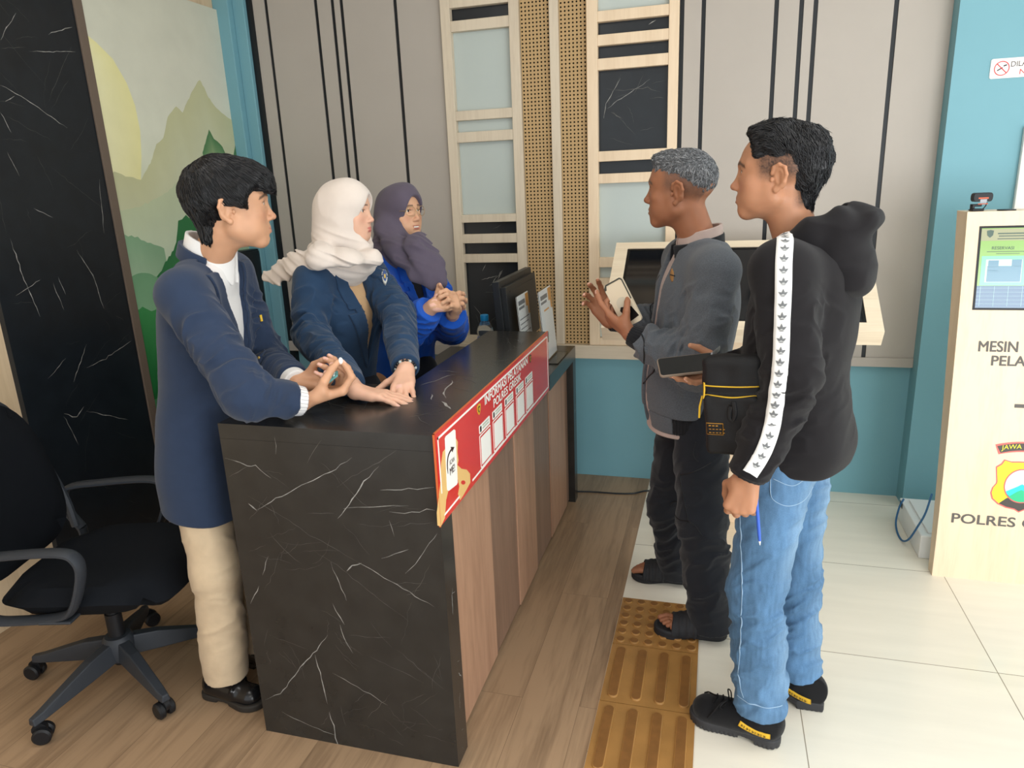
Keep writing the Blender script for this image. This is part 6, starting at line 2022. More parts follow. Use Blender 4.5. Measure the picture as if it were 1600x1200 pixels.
    for r_ in range(3):
        for k in range(5 if r_ else 3):
            x = .055 - k * .0085; z = -.043 - r_ * .009
            X = bpath([(x, z), (x - .005, z)]); X = X - Bm.grad(X) * (Bm.d(X) - .0036)[:, None]; m.tube(list(X), .0016 if r_ == 0 else .0010, 4)
    m.build('badge_marks', mat('ochre badge', (170, 120, 42)), bag)
    V, F, _, _ = band(Bm, bpath([(-.008, .020), (-.012, -.01), (-.004, -.035), (.006, -.02), (-.002, .01)]), .010, .004, step=.004); np_mesh('key_loop', V, F, bm_, bag)
    # strap: buckle, then up over the chest to the neck
    top = bc + BR @ A_(.055, .0, .125)
    spx = [(1152, 520), (1156, 480), (1161, 440), (1166, 405)]
    sp, ok = G.pixel(spx, .003)
    pts = [top, top * .4 + sp[0] * .6] + list(sp)
    m = MB(); m.tube(smooth_path(pts, 6), .0085, 8, flat=(f, .25)); 
    m.build('strap', clothes_mat('grey webbing', (150, 150, 152), .7, .2), bag, smooth=True)
    m = MB(); Tb = Matrix.Translation(top + (sp[0] - top) * .25)
    m.box(-.013, .013, -.006, .006, -.02, .02, M=Tb); m.box(-.017, .017, -.007, .007, -.004, .008, M=Tb)
    m.build('buckle', M_blackp, bag, bevel=.002)

    # phone and pen in his hands
    ph = thing('smartphone', tuple(J['wrR'] + A_(-.1, -.02, 0)), 'black-screened phone lying in the hand of the man in the black hoodie', 'phone')
    pd = nrm((-.96, -.18, -.10)); pn = nrm((.10, -.45, .90)); pn = nrm(pn - pd * (pn @ pd)); pr = np.cross(pd, pn)
    pc = J['wrR'] + pd * .125 + pn * .031
    Mx = Matrix(((pr[0], pd[0], pn[0], pc[0]), (pr[1], pd[1], pn[1], pc[1]), (pr[2], pd[2], pn[2], pc[2]), (0, 0, 0, 1)))
    m = MB(); m.prism(rrect(-.037, .037, -.079, .079, .010, 4), Mx @ Vector((0, 0, -.004)), Mx.to_3x3() @ Vector((1, 0, 0)), Mx.to_3x3() @ Vector((0, 1, 0)), Mx.to_3x3() @ Vector((0, 0, .008)))
    m.build('case', mat('taupe phone case', (128, 112, 98), .45, .4), ph, bevel=.002)
    m = MB(); m.prism(rrect(-.034, .034, -.076, .076, .008, 4), Mx @ Vector((0, 0, .0041)), Mx.to_3x3() @ Vector((1, 0, 0)), Mx.to_3x3() @ Vector((0, 1, 0)), Mx.to_3x3() @ Vector((0, 0, .0006)))
    m.build('screen', mat('phone glass', (10, 11, 14), .08, .5), ph)
    pen = thing('pen', tuple(J['wrL'] + A_(0, 0, -.1)), 'blue pen hanging from the fist of the man in the black hoodie', 'pen')
    p0, p1 = onY(1181, 768, 1.70), onY(1187, 845, 1.70)
    dd = nrm(p1 - p0)
    m = MB(); m.tube([p0 - dd * .01, p0, p1 - dd * .018, p1], [.0040, .0044, .0044, .0034], 10); m.build('barrel', mat('blue pen plastic', (52, 92, 190), .3, .5), pen, smooth=True)
    m = MB(); m.tube([p1, p1 + dd * .006, p1 + dd * .012], [.0030, .0018, .0006], 8); m.build('tip', M_white, pen, smooth=True)
    m = MB(); m.tube([p0 - dd * .022, p0 - dd * .01], [.0032, .0040], 10); m.build('cap', M_white, pen, smooth=True)
hoodie_man()
# ------------------------------------------------------------------ the young man in the navy blazer at the counter end
def blazer_man():
    f = nrm((.96, .28, 0)); pel, nk = A_(-1.515, 1.735, .90), A_(-1.390, 1.75, 1.425)
    TR = frame(f - 0, nk - pel); TR = np.stack([nrm(np.cross(f, nk - pel)), np.cross(nrm(nk - pel), nrm(np.cross(f, nk - pel))), nrm(nk - pel)], 1)
    r = TR[:, 0]
    J = dict(TR=TR, pel=pel, neck=nk, chest=pel + (nk - pel) * .64, nr=.053)
    J['hd'] = A_(-1.290, 1.742, 1.566); J['HR'] = frame((.80, .60, -.02)); s = 1.0
    J['shR'] = J['chest'] + r * .172 + TR[:, 2] * .125; J['shL'] = J['chest'] - r * .172 + TR[:, 2] * .125
    J['elR'] = onY(386, 618, 1.515); J['wrR'] = onZ(474, 627, 1.052)
    J['elL'] = onY(415, 565, 1.93); J['wrL'] = onZ(466, 600, 1.075)
    J['hipR'] = A_(-1.515, 1.695, .82); J['hipL'] = A_(-1.545, 1.815, .82)
    J['knR'] = A_(-1.470, 1.660, .47); J['anR'] = A_(-1.505, 1.668, .10)
    J['knL'] = A_(-1.500, 1.835, .47); J['anL'] = A_(-1.510, 1.835, .10)
    P = person((-1.5, 1.72, 0), 'young man with thick black fringe in a navy blazer leaning on the counter end')
    skin = (198, 150, 118)
    M = Model(); body_prims(M, J)
    head_prims(M, J['hd'], J['HR'], s, nose=1.0, jaw=.95)
    nl = []
    hR = nrm(onZ(545, 606, 1.075) - J['wrR'])
    hand_prims(M, J['wrR'] + hR * .012, hR, (-.12, .10, 1), False, ((40, 58, 16), (55, 72, 30), (66, 78, 40), (72, 80, 40)), thumb=((.62, .30, .70), (.72, -.08, .68), (.80, -.16, .50)), nails=nl, s=1.06)
    hL = nrm(onZ(540, 592, 1.085) - J['wrL'])
    hand_prims(M, J['wrL'], hL, (-.1, -.45, .88), True, ((40, 55, 30), (48, 60, 30), (55, 60, 30), (58, 60, 30)), thumb=((.60, .25, .70), (.85, -.15, .45), (.9, -.3, .2)), nails=nl, s=.95)
    for q in 'LR': M.u(RC(J['an' + q], J['an' + q] + f * .05 - A_(0, 0, .065), .028, .020), k=.02)
    lo, hi = bounds(None, [J['hd'] + A_(0, 0, .16), J['wrL'] + .1, J['wrR'] + A_(.16, 0, 0), J['anR'] - A_(0, 0, .1), J['shL'], J['shR'], J['elL'], J['elR']], .13)
    solid('body', M, lo, hi, .0026, M_skinmat(), P, color=lambda V: nail_color(V, skin_color(V, J['hd'], J['HR'], s, skin, (178, 104, 92), (28, 24, 24)), nl))
    eyes(J['hd'], J['HR'], s, P, (.05, 1, .02))
    # hair: thick, straight, fringe falling forward
    H = Model(); c, R = J['hd'], J['HR']
    T = lambda x, y, z: c + s * (R @ A_(x, y, z))
    H.u(ELL(T(0, -.014, .050), (.088, .112, .092), R))
    H.u(ELL(T(0, .062, .072), (.070, .052, .046), R), k=.03)
    H.u(ELL(T(0, .098, .050), (.052, .022, .028), R), k=.02)
    H.u(RC(T(0, -.070, .02), T(0, -.066, -.070), .058, .034, flat=(R[:, 1], .7)), k=.03)
    for sx in (-1, 1): H.u(ELL(T(.066 * sx, .012, .030), (.022, .040, .036), R), k=.02)
    H.sub(BOX(T(0, .105, -.06), (.2, .075, .098), R @ np.array(Matrix.Rotation(math.radians(-9), 3, 'X')), .02), k=.010)
    for sx in (-1, 1): H.sub(ELL(T(.088 * sx, .004, -.034), (.040, .052, .044), R), k=.010)
    H.displace(lambda Q: .003 * 2 * (noise((Q - c) @ R * A_(160, 60, 50)) - .5) + .003 * 2 * (noise((Q - c) @ R * A_(60, 25, 22)) - .5), .008)
    V, F = drop_crumbs(*mesh_model(H, c - .18, c + .2, .003))
    def flow(Q):
        q = (Q - c) @ R
        crown = q - A_(0, -.06, .12)
        v = crown * A_(1, 1, 1) + A_(0, .04, -.05)
        return v @ R.T
    rt = scatter(V, F, 4200, 3)
    q = (rt - c) @ R
    fr = rt[(q[:, 1] > .085) & (q[:, 2] > .02)]
    parts = [(V, F), strands(H, rt, flow, .055, .0009, 5, lift=.0010, wave=.10), strands(H, fr[:160], lambda Q: np.tile(R @ A_(.1, .45, -.85), (len(Q), 1)), .030, .0009, 6, wave=.15, up=.25)]
    Vh, Fh = join_meshes(parts)
    np_mesh('hair', Vh, Fh, mat('glossy black hair', (17, 17, 20), .36, .5, noise=.3, nscale=90), P)
    # clothes
    rows = [(-.235, 0, .045, .165, .128, .128), (-.12, 0, .022, .162, .126, .126), (.02, 0, .003, .152, .118, .112), (.16, 0, .0, .150, .114, .104), (.30, 0, .0, .164, .112, .112), (.40, 0, -.005, .168, .098, .112), (.47, 0, -.01, .145, .078, .098), (.515, 0, -.012, .085, .062, .072)]
    navy = clothes_mat('navy suiting', (40, 53, 76), .8, .3, 1000)
    white = mat('white pin-stripe shirt', (228, 226, 224), .75, .2, bump=.2, bscale=900)
    G, G0 = blazer(P, J, rows, (.066, .060, .045), navy, .20, .47, .082, cuffs=(.86, .80), seed=4, x0=-.006, lw=.066, fold=.009, hole=.072)
    shirt(P, J, rows, white, .010, sleeves=[('R', .046, .040, .60, .985), ('L', .044, .039, .60, .985)], gap=14, point=.040, ch=.052, cr=.060)
    # stripes on the near cuff and collar
    m_st = mat('grey shirt stripe', (150, 146, 150), .8, .1)
    el, wr = J['elR'], J['wrR']; ax = nrm(wr - el); u = nrm(np.cross(ax, (0, 0, 1))); v = np.cross(ax, u)
    m = MB()
    for k in range(26):
        a = 2 * math.pi * k / 26
        p0, p1 = [el + (wr - el) * t + (u * math.cos(a) + v * math.sin(a)) * rr for t, rr in ((.83, .0425), (.984, .0402))]
        m.tube([p0, p1], .0006, 4)
    m.build('cuff_stripes', m_st, P)
    m = MB()
    for k in range(2):
        a, ok = G0.pixel([(407 - k * 2, 497 + k * 62)], .002); m.ball(a[0], .0055, 10, sc=(1, 1, 1))
    m.build('button', mat('brass button', (176, 148, 80), .35, .5, metal=.6), P, smooth=True)
    pin, ok = G0.pixel([(407, 492), (409, 502)], .003)
    m = MB(); m.tube(list(pin), .004, 8); m.build('lapel_pin', mat('yellow pin', (232, 190, 60), .4, .4), P, smooth=True)
    Tm = trousers_model(J, (.082, .070, .068, .120, .095), hem=-.015)
    Tm.displace(addf(folds([(J['hipR'], J['knR'], 16, 6, .006, .2, 1.1, 1), (J['knR'], J['anR'], 20, 7, .007, 0, 1.05, 2), (J['hipL'], J['knL'], 16, 6, .006, .2, 1.1, 3), (J['knL'], J['anL'], 20, 7, .007, 0, 1.05, 4)]), cloth_noise(9, .003, 1)), .012)
    lo, hi = bounds(None, [J['pel'] + A_(0, 0, .1), J['hipL'], J['hipR'], J['anL'] - A_(0, 0, .06), J['anR'], J['knL'], J['knR']], .14)
    solid('trousers', Tm, lo, hi, .0042, clothes_mat('beige twill', (200, 178, 148), .85, .3, 900), P)
    sole = mat('brown black shoe sole', (46, 42, 38), .6, .3); lea = mat('polished black leather', (20, 20, 22), .22, .5)
    simple_shoe(P, (-1.600, 1.662), (-1.345, 1.648), sole, lea, 1.05); simple_shoe(P, (-1.575, 1.845), (-1.315, 1.80), sole, lea, 1.05)
    m = MB()
    for q in 'LR': m.tube([J['an' + q] - A_(0, 0, .055), J['an' + q] + A_(0, 0, .02)], [.036, .038], 16)
    m.build('socks', mat('pale sock', (206, 210, 222), .9, .1), P, smooth=True)
    # what he holds
    t = thing('white_capsule', tuple(onZ(548, 577, 1.15)), 'tiny white capsule pinched between finger and thumb of the man in the navy blazer', 'capsule')
    p = (nl[0][0] + nl[4][0]) / 2 + A_(.004, -.002, .004)
    m = MB(); m.ball(p, .0065, 12, sc=(1, 1, 1.5)); m.build('shell', M_white, t, smooth=True)
    t = thing('blister_pack', tuple(nl[9][0]), 'small teal foil pack in the far hand of the man in the navy blazer', 'packet')
    p = onZ(515, 593, 1.105); ft = nrm((.75, .1, .55)); Rm = frame(ft, (-.3, -.5, .8))
    Mx = Matrix([[*Rm[i], p[i]] for i in range(3)] + [[0, 0, 0, 1]])
    m = MB(); m.box(-.011, .011, -.030, .030, -.003, .003, M=Mx); m.build('foil', mat('teal foil', (98, 160, 160), .35, .5), t, bevel=.001)
    m = MB()
    for k in range(4):
        for i in (-1, 1): m.ball(Mx @ Vector((.005 * i, -.021 + .014 * k, .003)), .004, 8)
    m.build('blisters', mat('pale blister', (206, 226, 222), .25, .5), t, smooth=True)
blazer_man()
# ------------------------------------------------------------------ the grey-haired man with the phone
def grey_man():
    f = nrm((-.95, -.31, 0)); TR = frame(f, (.02, 0, 1)); l = -TR[:, 0]
    J = dict(TR=TR, pel=A_(-.060, 2.475, .90), chest=A_(-.060, 2.465, 1.19), neck=A_(-.058, 2.465, 1.385), nr=.060)
    J['hd'] = A_(-.122, 2.450, 1.556); J['HR'] = frame((-.97, .22, .0)); s = 1.05
    J['shL'] = J['chest'] + l * .180 + A_(0, 0, .125); J['shR'] = J['chest'] - l * .180 + A_(0, 0, .125)
    J['elL'] = onY(1094, 575, 2.225); J['wrL'] = onY(985, 522, 2.300)
    J['elR'] = A_(-.10, 2.72, 1.08); J['wrR'] = onY(952, 502, 2.560)
    J['hipL'] = J['pel'] + l * .085 - A_(0, 0, .04); J['hipR'] = J['pel'] - l * .085 - A_(0, 0, .04)
    J['knL'] = onY(1096, 815, 2.35); J['anL'] = A_(.030, 2.338, .115)
    J['knR'] = onY(1046, 790, 2.63); J['anR'] = A_(-.105, 2.690, .115)
    P = person((-.05, 2.48, 0), 'grey-haired man in a grey bomber jacket and slide sandals holding a pale phone')
    skin = (158, 106, 78)
    hL, RL, LL = shoe_frame((.080, 2.342), (-.185, 2.322)); hR, RR, LR = shoe_frame((-.055, 2.696), (-.302, 2.682))
    M = Model(); body_prims(M, J)
    head_prims(M, J['hd'], J['HR'], s, nose=1.12)
    nl = []
    hand_prims(M, J['wrL'], nrm(onY(945, 490, 2.33) - J['wrL']) , (.25, .55, .75), True, ((10, 15, 10), (35, 50, 30), (60, 70, 35), (70, 75, 35)), thumb=((.55, .45, .70), (.60, -.05, .80), (.55, -.3, .78)), nails=nl, s=1.0)
    hand_prims(M, J['wrR'], nrm(onY(925, 455, 2.53) - J['wrR']), (-.10, -.85, .25), False, ((10, 20, 15), (15, 25, 20), (25, 30, 20), (30, 35, 20)), spread=(12, 3, -8, -18), nails=nl, s=1.0)
    for an, h, R, L, lf in ((J['anL'], hL, RL, LL, True), (J['anR'], hR, RR, LR, False)):
        bare_foot(M, an - A_(0, 0, .01), h, R, L, .034); toes(M, h, R, .034, lf)
    def greyc(x, y, z):
        side = np.clip((.044 - y) / .022, 0, 1) * np.clip((z + .012 + np.clip(-y, 0, 1) * .45) / .03, 0, 1) * (np.abs(x) > .03)
        must = np.exp(-(x / .024) ** 2 - ((z + .0480) / .0060) ** 2) * (y > .08)
        return np.clip(np.maximum(side * .62, must * .55), 0, 1)
    lo, hi = bounds(None, [J['hd'] + A_(0, 0, .17), J['wrL'] - .1, J['wrR'] - A_(.12, 0, 0), hL - A_(.2, 0, 0), hR - A_(.27, 0, 0), J['shL'], J['shR'], J['elL'], J['elR']], .12)
    solid('body', M, lo, hi, .0026, M_skinmat(), P, color=lambda V: nail_color(V, skin_color(V, J['hd'], J['HR'], s, skin, (118, 70, 60), (62, 58, 56), stubble=greyc, blush=(150, 86, 66)), nl))
    eyes(J['hd'], J['HR'], s, P, (.05, 1, .02))
    H = Model(); c, R = J['hd'], J['HR']
    T = lambda x, y, z: c + s * (R @ A_(x, y, z))
    H.u(ELL(T(0, -.014, .042), (.0770 * s, .098 * s, .082 * s), R))
    H.u(ELL(T(0, .045, .085), (.055 * s, .048 * s, .034 * s), R), k=.025)
    H.sub(BOX(T(0, .120, -.02), (.2, .062 * s, .108 * s), R @ np.array(Matrix.Rotation(math.radians(-10), 3, 'X')), .02), k=.012)
    for sx in (-1, 1):
        H.sub(ELL(T(.080 * sx, .020, -.020), (.034 * s, .070 * s, .060 * s), R), k=.034)
        H.sub(ELL(T(.070 * sx, -.050, -.060), (.050 * s, .060 * s, .052 * s), R), k=.034)
    H.sub(ELL(T(0, -.095, -.075), (.08, .06, .060), R), k=.034)
    H.displace(lambda Q: .0025 * 2 * (noise((Q - c) * 150) - .5), .004)
    V, F = drop_crumbs(*mesh_model(H, c - .19, c + .2, .003))
    def flow(Q):
        q = (Q - c) @ R; w = np.clip((q[:, 2] - .055) / .04, 0, 1)[:, None]
        return (w * A_(0, .9, .1) + (1 - w) * A_(0, -.15, -1)) @ R.T
    rt = scatter(V, F, 6500, 4)
    gm = mat('salt and pepper hair', (92, 94, 97), .6, .3, noise=.6, nscale=260)
    a = strands(H, rt[:4200], flow, .016, .00085, 5, wave=.5, up=.45, steps=4)
    Vh, Fh = join_meshes([(V, F), a])
    hair = np_mesh('hair', Vh, Fh, gm, P)
    w_ = strands(H, rt[4200:], flow, .017, .0008, 9, wave=.5, up=.5, steps=4)
    np_mesh('white_hair', w_[0], w_[1], mat('white hair', (148, 150, 153), .5, .35), P)
    # clothes
    rows = [(-.12, 0, .012, .160, .150, .128), (-.08, 0, .014, .172, .158, .136), (.04, 0, .018, .172, .158, .124), (.16, 0, .012, .172, .145, .120), (.28, 0, .0, .178, .142, .128), (.37, 0, -.004, .172, .128, .122), (.44, 0, -.010, .142, .102, .10), (.485, 0, -.012, .088, .076, .075)]
    TRo = J['pel']; loc = lambda Q: (Q - TRo) @ TR
    pink = clothes_mat('dusty rose shirt', (178, 158, 150), .85, .3, 900)
    srows = [(-.150, 0, .014, .158, .150, .128)] + [(h, a, b, d * .965, e - .010, g - .012) for h, a, b, d, e, g in rows]
    sh = shirt(P, J, srows, pink, .0, gap=16, point=.050, cr=.062, ch=.046)
    G = Model().u(LOFT(TRo, TR, rows))
    for q in 'LR': G.u(RC(J['neck'] - TR[:, 2] * .04, J['sh' + q], .066, .068), k=.05)
    sleeve(G, J, 'L', (.072, .066, .050), cuff=.80, k=.04); sleeve(G, J, 'R', (.072, .062, .048), cuff=.80, k=.04)
    G.displace(addf(folds([(J['shL'], J['elL'], 26, 8, .011, .1, 1.1, 1), (J['elL'], J['wrL'], 34, 9, .015, -.2, .95, 2), (J['shR'], J['elR'], 26, 8, .010, .2, 1.1, 3), (J['elR'], J['wrR'], 30, 9, .010, -.1, .95, 4), (TRo - TR[:, 2] * .06, TRo + TR[:, 2] * .35, 16, 6, .009, 0, .7, 5)]), cloth_noise(11, .005, 3)), .018)
    def opening(Q):
        q = loc(Q); return np.maximum(np.abs(q[:, 0] + .005) - (.018 + .024 * np.clip((q[:, 2] - .25) / .2, 0, 1) + .018 * np.clip(-q[:, 2] / .1, 0, 1)), -q[:, 1] - .0)
    G.sub(FN(opening)); G.sub(RC(J['neck'] - TR[:, 2] * .05, J['hd'], .064, .07), k=.006)
    Gb = Model(); Gb.it = list(G.it); Gb.disp, Gb.maxdisp = G.disp, G.maxdisp
    grey = clothes_mat('grey melange jersey', (86, 90, 96), .9, .4, 900, noise_=.22, nscale=350)
    lo, hi = ext_of(J, .14, .74)
    G.cut(FN(lambda Q: -.070 - loc(Q)[:, 2]))
    solid('jacket', G, lo, hi, .0042, grey, P)
    rib = clothes_mat('black ribbed knit', (26, 27, 31), .9, .5, 1200)
    # hem band: black rib with a grey tab in front
    hb = Model().u(LOFT(TRo, TR, [(-.135, 0, .012, .162, .148, .128), (-.10, 0, .013, .168, .154, .133), (-.066, 0, .014, .173, .159, .137)])).sub(FN(opening))
    hb.displace(lambda Q: .0012 * np.sin(np.arctan2(loc(Q)[:, 0], loc(Q)[:, 1]) * 110), .002)
    tab = lambda Q: np.maximum(.085 - np.abs(np.arctan2(loc(Q)[:, 0], loc(Q)[:, 1]) * .15), -1)
    lo2, hi2 = bounds(None, [TRo - A_(0, 0, .10)], .2)
    b1 = Model(); b1.it = list(hb.it); b1.disp, b1.maxdisp = hb.disp, hb.maxdisp; b1.cut(FN(lambda Q: .135 - np.abs(np.arctan2(loc(Q)[:, 0], loc(Q)[:, 1])) * .15))
    solid('hem_band', b1, lo2, hi2, .0034, rib, P)
    for sg in (-1, 1):
        b2 = Model(); b2.it = list(hb.it); b2.cut(FN(lambda Q: np.abs(np.arctan2(loc(Q)[:, 0], loc(Q)[:, 1])) * .15 - .133)).cut(FN(lambda Q: -sg * loc(Q)[:, 0]))
        solid('hem_tab', b2, lo2, hi2, .0034, grey, P)
    for q in 'LR':
        el, wr = J['el' + q], J['wr' + q]; ax = nrm(wr - el); L = np.linalg.norm(wr - el)
        c2 = Model().u(RC(el + ax * L * .76, el + ax * L * .985, .043, .036, capa=True, capb=True))
        u = nrm(np.cross(ax, (0, 0, 1))); v = np.cross(ax, u)
        c2.displace(lambda Q, u=u, v=v, el=el: .0010 * np.sin(np.arctan2((Q - el) @ u, (Q - el) @ v) * 26), .0015)
        c2.sub(RC(el, wr + ax * .1, .028, .028))
        solid('cuff', c2, el + ax * L * .88 - .09, el + ax * L * .88 + .09, .0028, rib, P)
    Cl = Model().u(collar(J['neck'] - TR[:, 2] * .020 + TR[:, 1] * .006, TR, .072, .036, .010, .15, 34, .06)); solid('collar', Cl, J['neck'] - .17, J['neck'] + .16, .0032, rib, P)
    lg, ok = Gb.pixel([(1050, 420), (1051, 440)]); V, F, Pp, sd = band(Gb, lg, [.004, .020, .020, .004], .0020, step=.003); np_mesh('chest_badge', V, F, mat('ochre leather badge', (150, 110, 66), .6, .3), P)
    X, ok = Gb.pixel([(1047, 429), (1051, 430), (1054, 431)], .0034); m = MB(); m.tube(list(X), .0016, 6); m.build('badge_mark', M_black, P)
    zp, ok = Gb.pixel([(1011, 655), (1006, 600), (1008, 540), (1016, 480), (1030, 430)], .0015)
    if ok.sum() > 2:
        V, F = seam(Gb, zp[ok], .0022, .0018); np_mesh('zip', V, F, M_black, P)
    Tm = trousers_model(J, (.094, .080, .078, .140, .125), hem=-.075)
    Tm.displace(addf(folds([(J['hipL'], J['knL'], 22, 7, .010, .05, 1.1, 1), (J['knL'], J['anL'], 26, 7, .016, -.1, 1.1, 2), (J['hipR'], J['knR'], 22, 7, .010, .05, 1.1, 5), (J['knR'], J['anR'], 26, 7, .014, -.1, 1.1, 6)]), cloth_noise(9, .005, 5)), .02)
    lo, hi = bounds(None, [J['pel'] + A_(0, 0, .1), J['hipL'], J['hipR'], J['anL'] - A_(0, 0, .08), J['anR'], J['knL'], J['knR']], .14)
    bt = clothes_mat('black cotton trousers', (31, 34, 40), .85, .3, 900)
    solid('trousers', Tm, lo, hi, .0042, bt, P)
    for pxs in ([(1062, 742), (1088, 736), (1112, 722)], [(1048, 790), (1076, 815), (1098, 838)], [(1062, 742), (1070, 790), (1076, 815)], [(1088, 690), (1082, 712), (1092, 722)]):
        a, ok = Tm.pixel(pxs)
        if ok.all(): V, F = seam(Tm, a, .0016, .0014); np_mesh('pocket_seam', V, F, M_black, P)
    # slide sandals: foot bed and a ridged strap
    blk = mat('black sandal rubber', (42, 43, 46), .6, .3)
    for nm, h, R, L in (('L', hL, RL, LL), ('R', hR, RR, LR)):
        T2 = lambda x, y, z, h=h, R=R: h + R @ A_(x, y, z)
        S_ = Model().u(footprint(h, R, L, 1.12, 0, .036, .002, .008)).sub(footprint(h, R, L, 1.0, .031, .08, -.004, .004, waist=False), k=.003)
        S_.displace(lambda Q, h=h, R=R: -.0012 * (np.abs(((Q - h) @ R)[:, 2] - .016) < .0022), .002)
        lo, hi = bounds(None, [T2(.07, -.02, -.01), T2(-.07, L + .03, .1)], .04)
        solid('sandal_sole', S_, lo, hi, .003, blk, P)
        St = Model().u(RC(T2(0, .105, .034), T2(0, .185, .020), .058, .054))
        Si = RC(T2(0, .08, .034), T2(0, .21, .018), .052, .048)
        St.sub(Si).cut(HALF(T2(0, 0, .018), (0, 0, -1))).cut(FN(lambda Q, h=h, R=R: np.abs(((Q - h) @ R)[:, 1] - .148 - .25 * (((Q - h) @ R)[:, 2] - .05) * -1) - .044))
        St.displace(lambda Q, h=h, R=R: .0022 * (np.sin((((Q - h) @ R)[:, 1]) * 2 * math.pi / .026) > .1), .003)
        solid('sandal_strap', St, lo, hi, .003, blk, P)
    # phone
    ph = thing('smartphone', tuple(J['wrL'] + A_(-.03, .02, .06)), 'pale cream phone with a dark camera patch held up by the grey-haired man', 'phone')
    bot, top = onY(990, 506, 2.325), onY(957, 440, 2.345)
    pd = nrm(top - bot); pn = nrm((-.35, -.90, .10)); pn = nrm(pn - pd * (pn @ pd)); pr = np.cross(pd, pn)
    pc = (bot + top) / 2
    Mx = Matrix(((pr[0], pd[0], pn[0], pc[0]), (pr[1], pd[1], pn[1], pc[1]), (pr[2], pd[2], pn[2], pc[2]), (0, 0, 0, 1)))
    R3 = Mx.to_3x3()
    def slabp(nm, pts, z0, th, m_): m = MB(); m.prism(pts, Mx @ Vector((0, 0, z0)), R3 @ Vector((1, 0, 0)), R3 @ Vector((0, 1, 0)), R3 @ Vector((0, 0, th))); return m.build(nm, m_, ph)
    slabp('case', rrect(-.037, .037, -.078, .078, .010, 4), -.005, .010, mat('cream phone back', (226, 212, 186), .25, .5))
    slabp('screen', rrect(-.034, .034, -.075, .075, .008, 4), -.0056, .0005, mat('phone glass', (10, 11, 14), .08, .5))
    slabp('edge_frame', [(-.037, .06), (-.037, .068), (-.027, .078), (.030, .078), (.037, .070), (.037, .0), (.033, .0), (.033, .068), (.028, .073), (-.025, .073), (-.031, .06)], .0051, .0008, mat('dark phone edge', (70, 72, 66), .3, .5))
    slabp('ring_mark', arc(0, -.002, .022, 0, 360, 24)[:-1], .0051, .0006, mat('phone ring', (204, 196, 176), .3, .5))
    slabp('camera_patch', [(-.004, -.066), (-.020, -.020), (-.012, -.010), (.024, -.022), (.034, -.060)], .0052, .0012, mat('dark camera glass', (26, 25, 26), .15, .5))
grey_man()
# ------------------------------------------------------------------ the two women in headscarves
def woman(f, hf, pel, neck, hd, s, arms, hands, label, skin, lips, smile):
    TR = frame(f, np.asarray(neck) - np.asarray(pel)); TR = np.stack([nrm(np.cross(f, np.asarray(neck) - pel)), np.cross(nrm(np.asarray(neck) - pel), nrm(np.cross(f, np.asarray(neck) - pel))), nrm(np.asarray(neck) - pel)], 1)
    J = dict(TR=TR, pel=np.asarray(pel), neck=np.asarray(neck), hd=np.asarray(hd), HR=frame(hf), nr=.047)
    r = TR[:, 0]; J['chest'] = J['pel'] + (J['neck'] - J['pel']) * .62
    J['shR'] = J['chest'] + r * .150 + TR[:, 2] * .125; J['shL'] = J['chest'] - r * .150 + TR[:, 2] * .125
    J.update(arms)
    for q, sg in (('R', 1), ('L', -1)):
        J['hip' + q] = J['pel'] + r * .08 * sg - A_(0, 0, .04); J['kn' + q] = J['pel'] * A_(1, 1, 0) + r * .085 * sg + A_(0, 0, .45); J['an' + q] = J['pel'] * A_(1, 1, 0) + r * .085 * sg + A_(0, 0, .09)
    P = person((pel[0], pel[1], 0), label)
    M = Model(); body_prims(M, J, .92); head_prims(M, J['hd'], J['HR'], s, female=True, ears=(0, 0), smile=smile, nose=.95, jaw=.93)
    nl = []
    for a in hands: hand_prims(M, nails=nl, **a)
    for q in 'LR': M.u(RC(J['an' + q], J['an' + q] + TR[:, 1] * .12 - A_(0, 0, .06), .032, .022), k=.02)
    pts = [J['hd'] + A_(0, 0, .14), J['anR'] - A_(0, 0, .1), J['shL'], J['shR'], J['elL'], J['elR']] + [h['W'] + nrm(h['d']) * .12 for h in hands]
    lo, hi = bounds(None, pts, .12)
    solid('body', M, lo, hi, .0026, M_skinmat(), P, color=lambda V: nail_color(V, skin_color(V, J['hd'], J['HR'], s, skin, lips, (58, 42, 36), True), nl))
    eyes(J['hd'], J['HR'], s, P)
    Sk = Model().u(RC(J['pel'] - A_(0, 0, .05), J['pel'] * A_(1, 1, 0) + A_(0, 0, .03), .150, .165, capb=True)).displace(cloth_noise(9, .008, 1), .012)
    lo, hi = bounds(None, [J['pel'] + A_(0, 0, .1), J['pel'] * A_(1, 1, 0)], .2)
    solid('skirt', Sk, lo, hi, .006, clothes_mat('dark long skirt', (24, 26, 34), .9, .2, 900), P)
    return P, J, nl

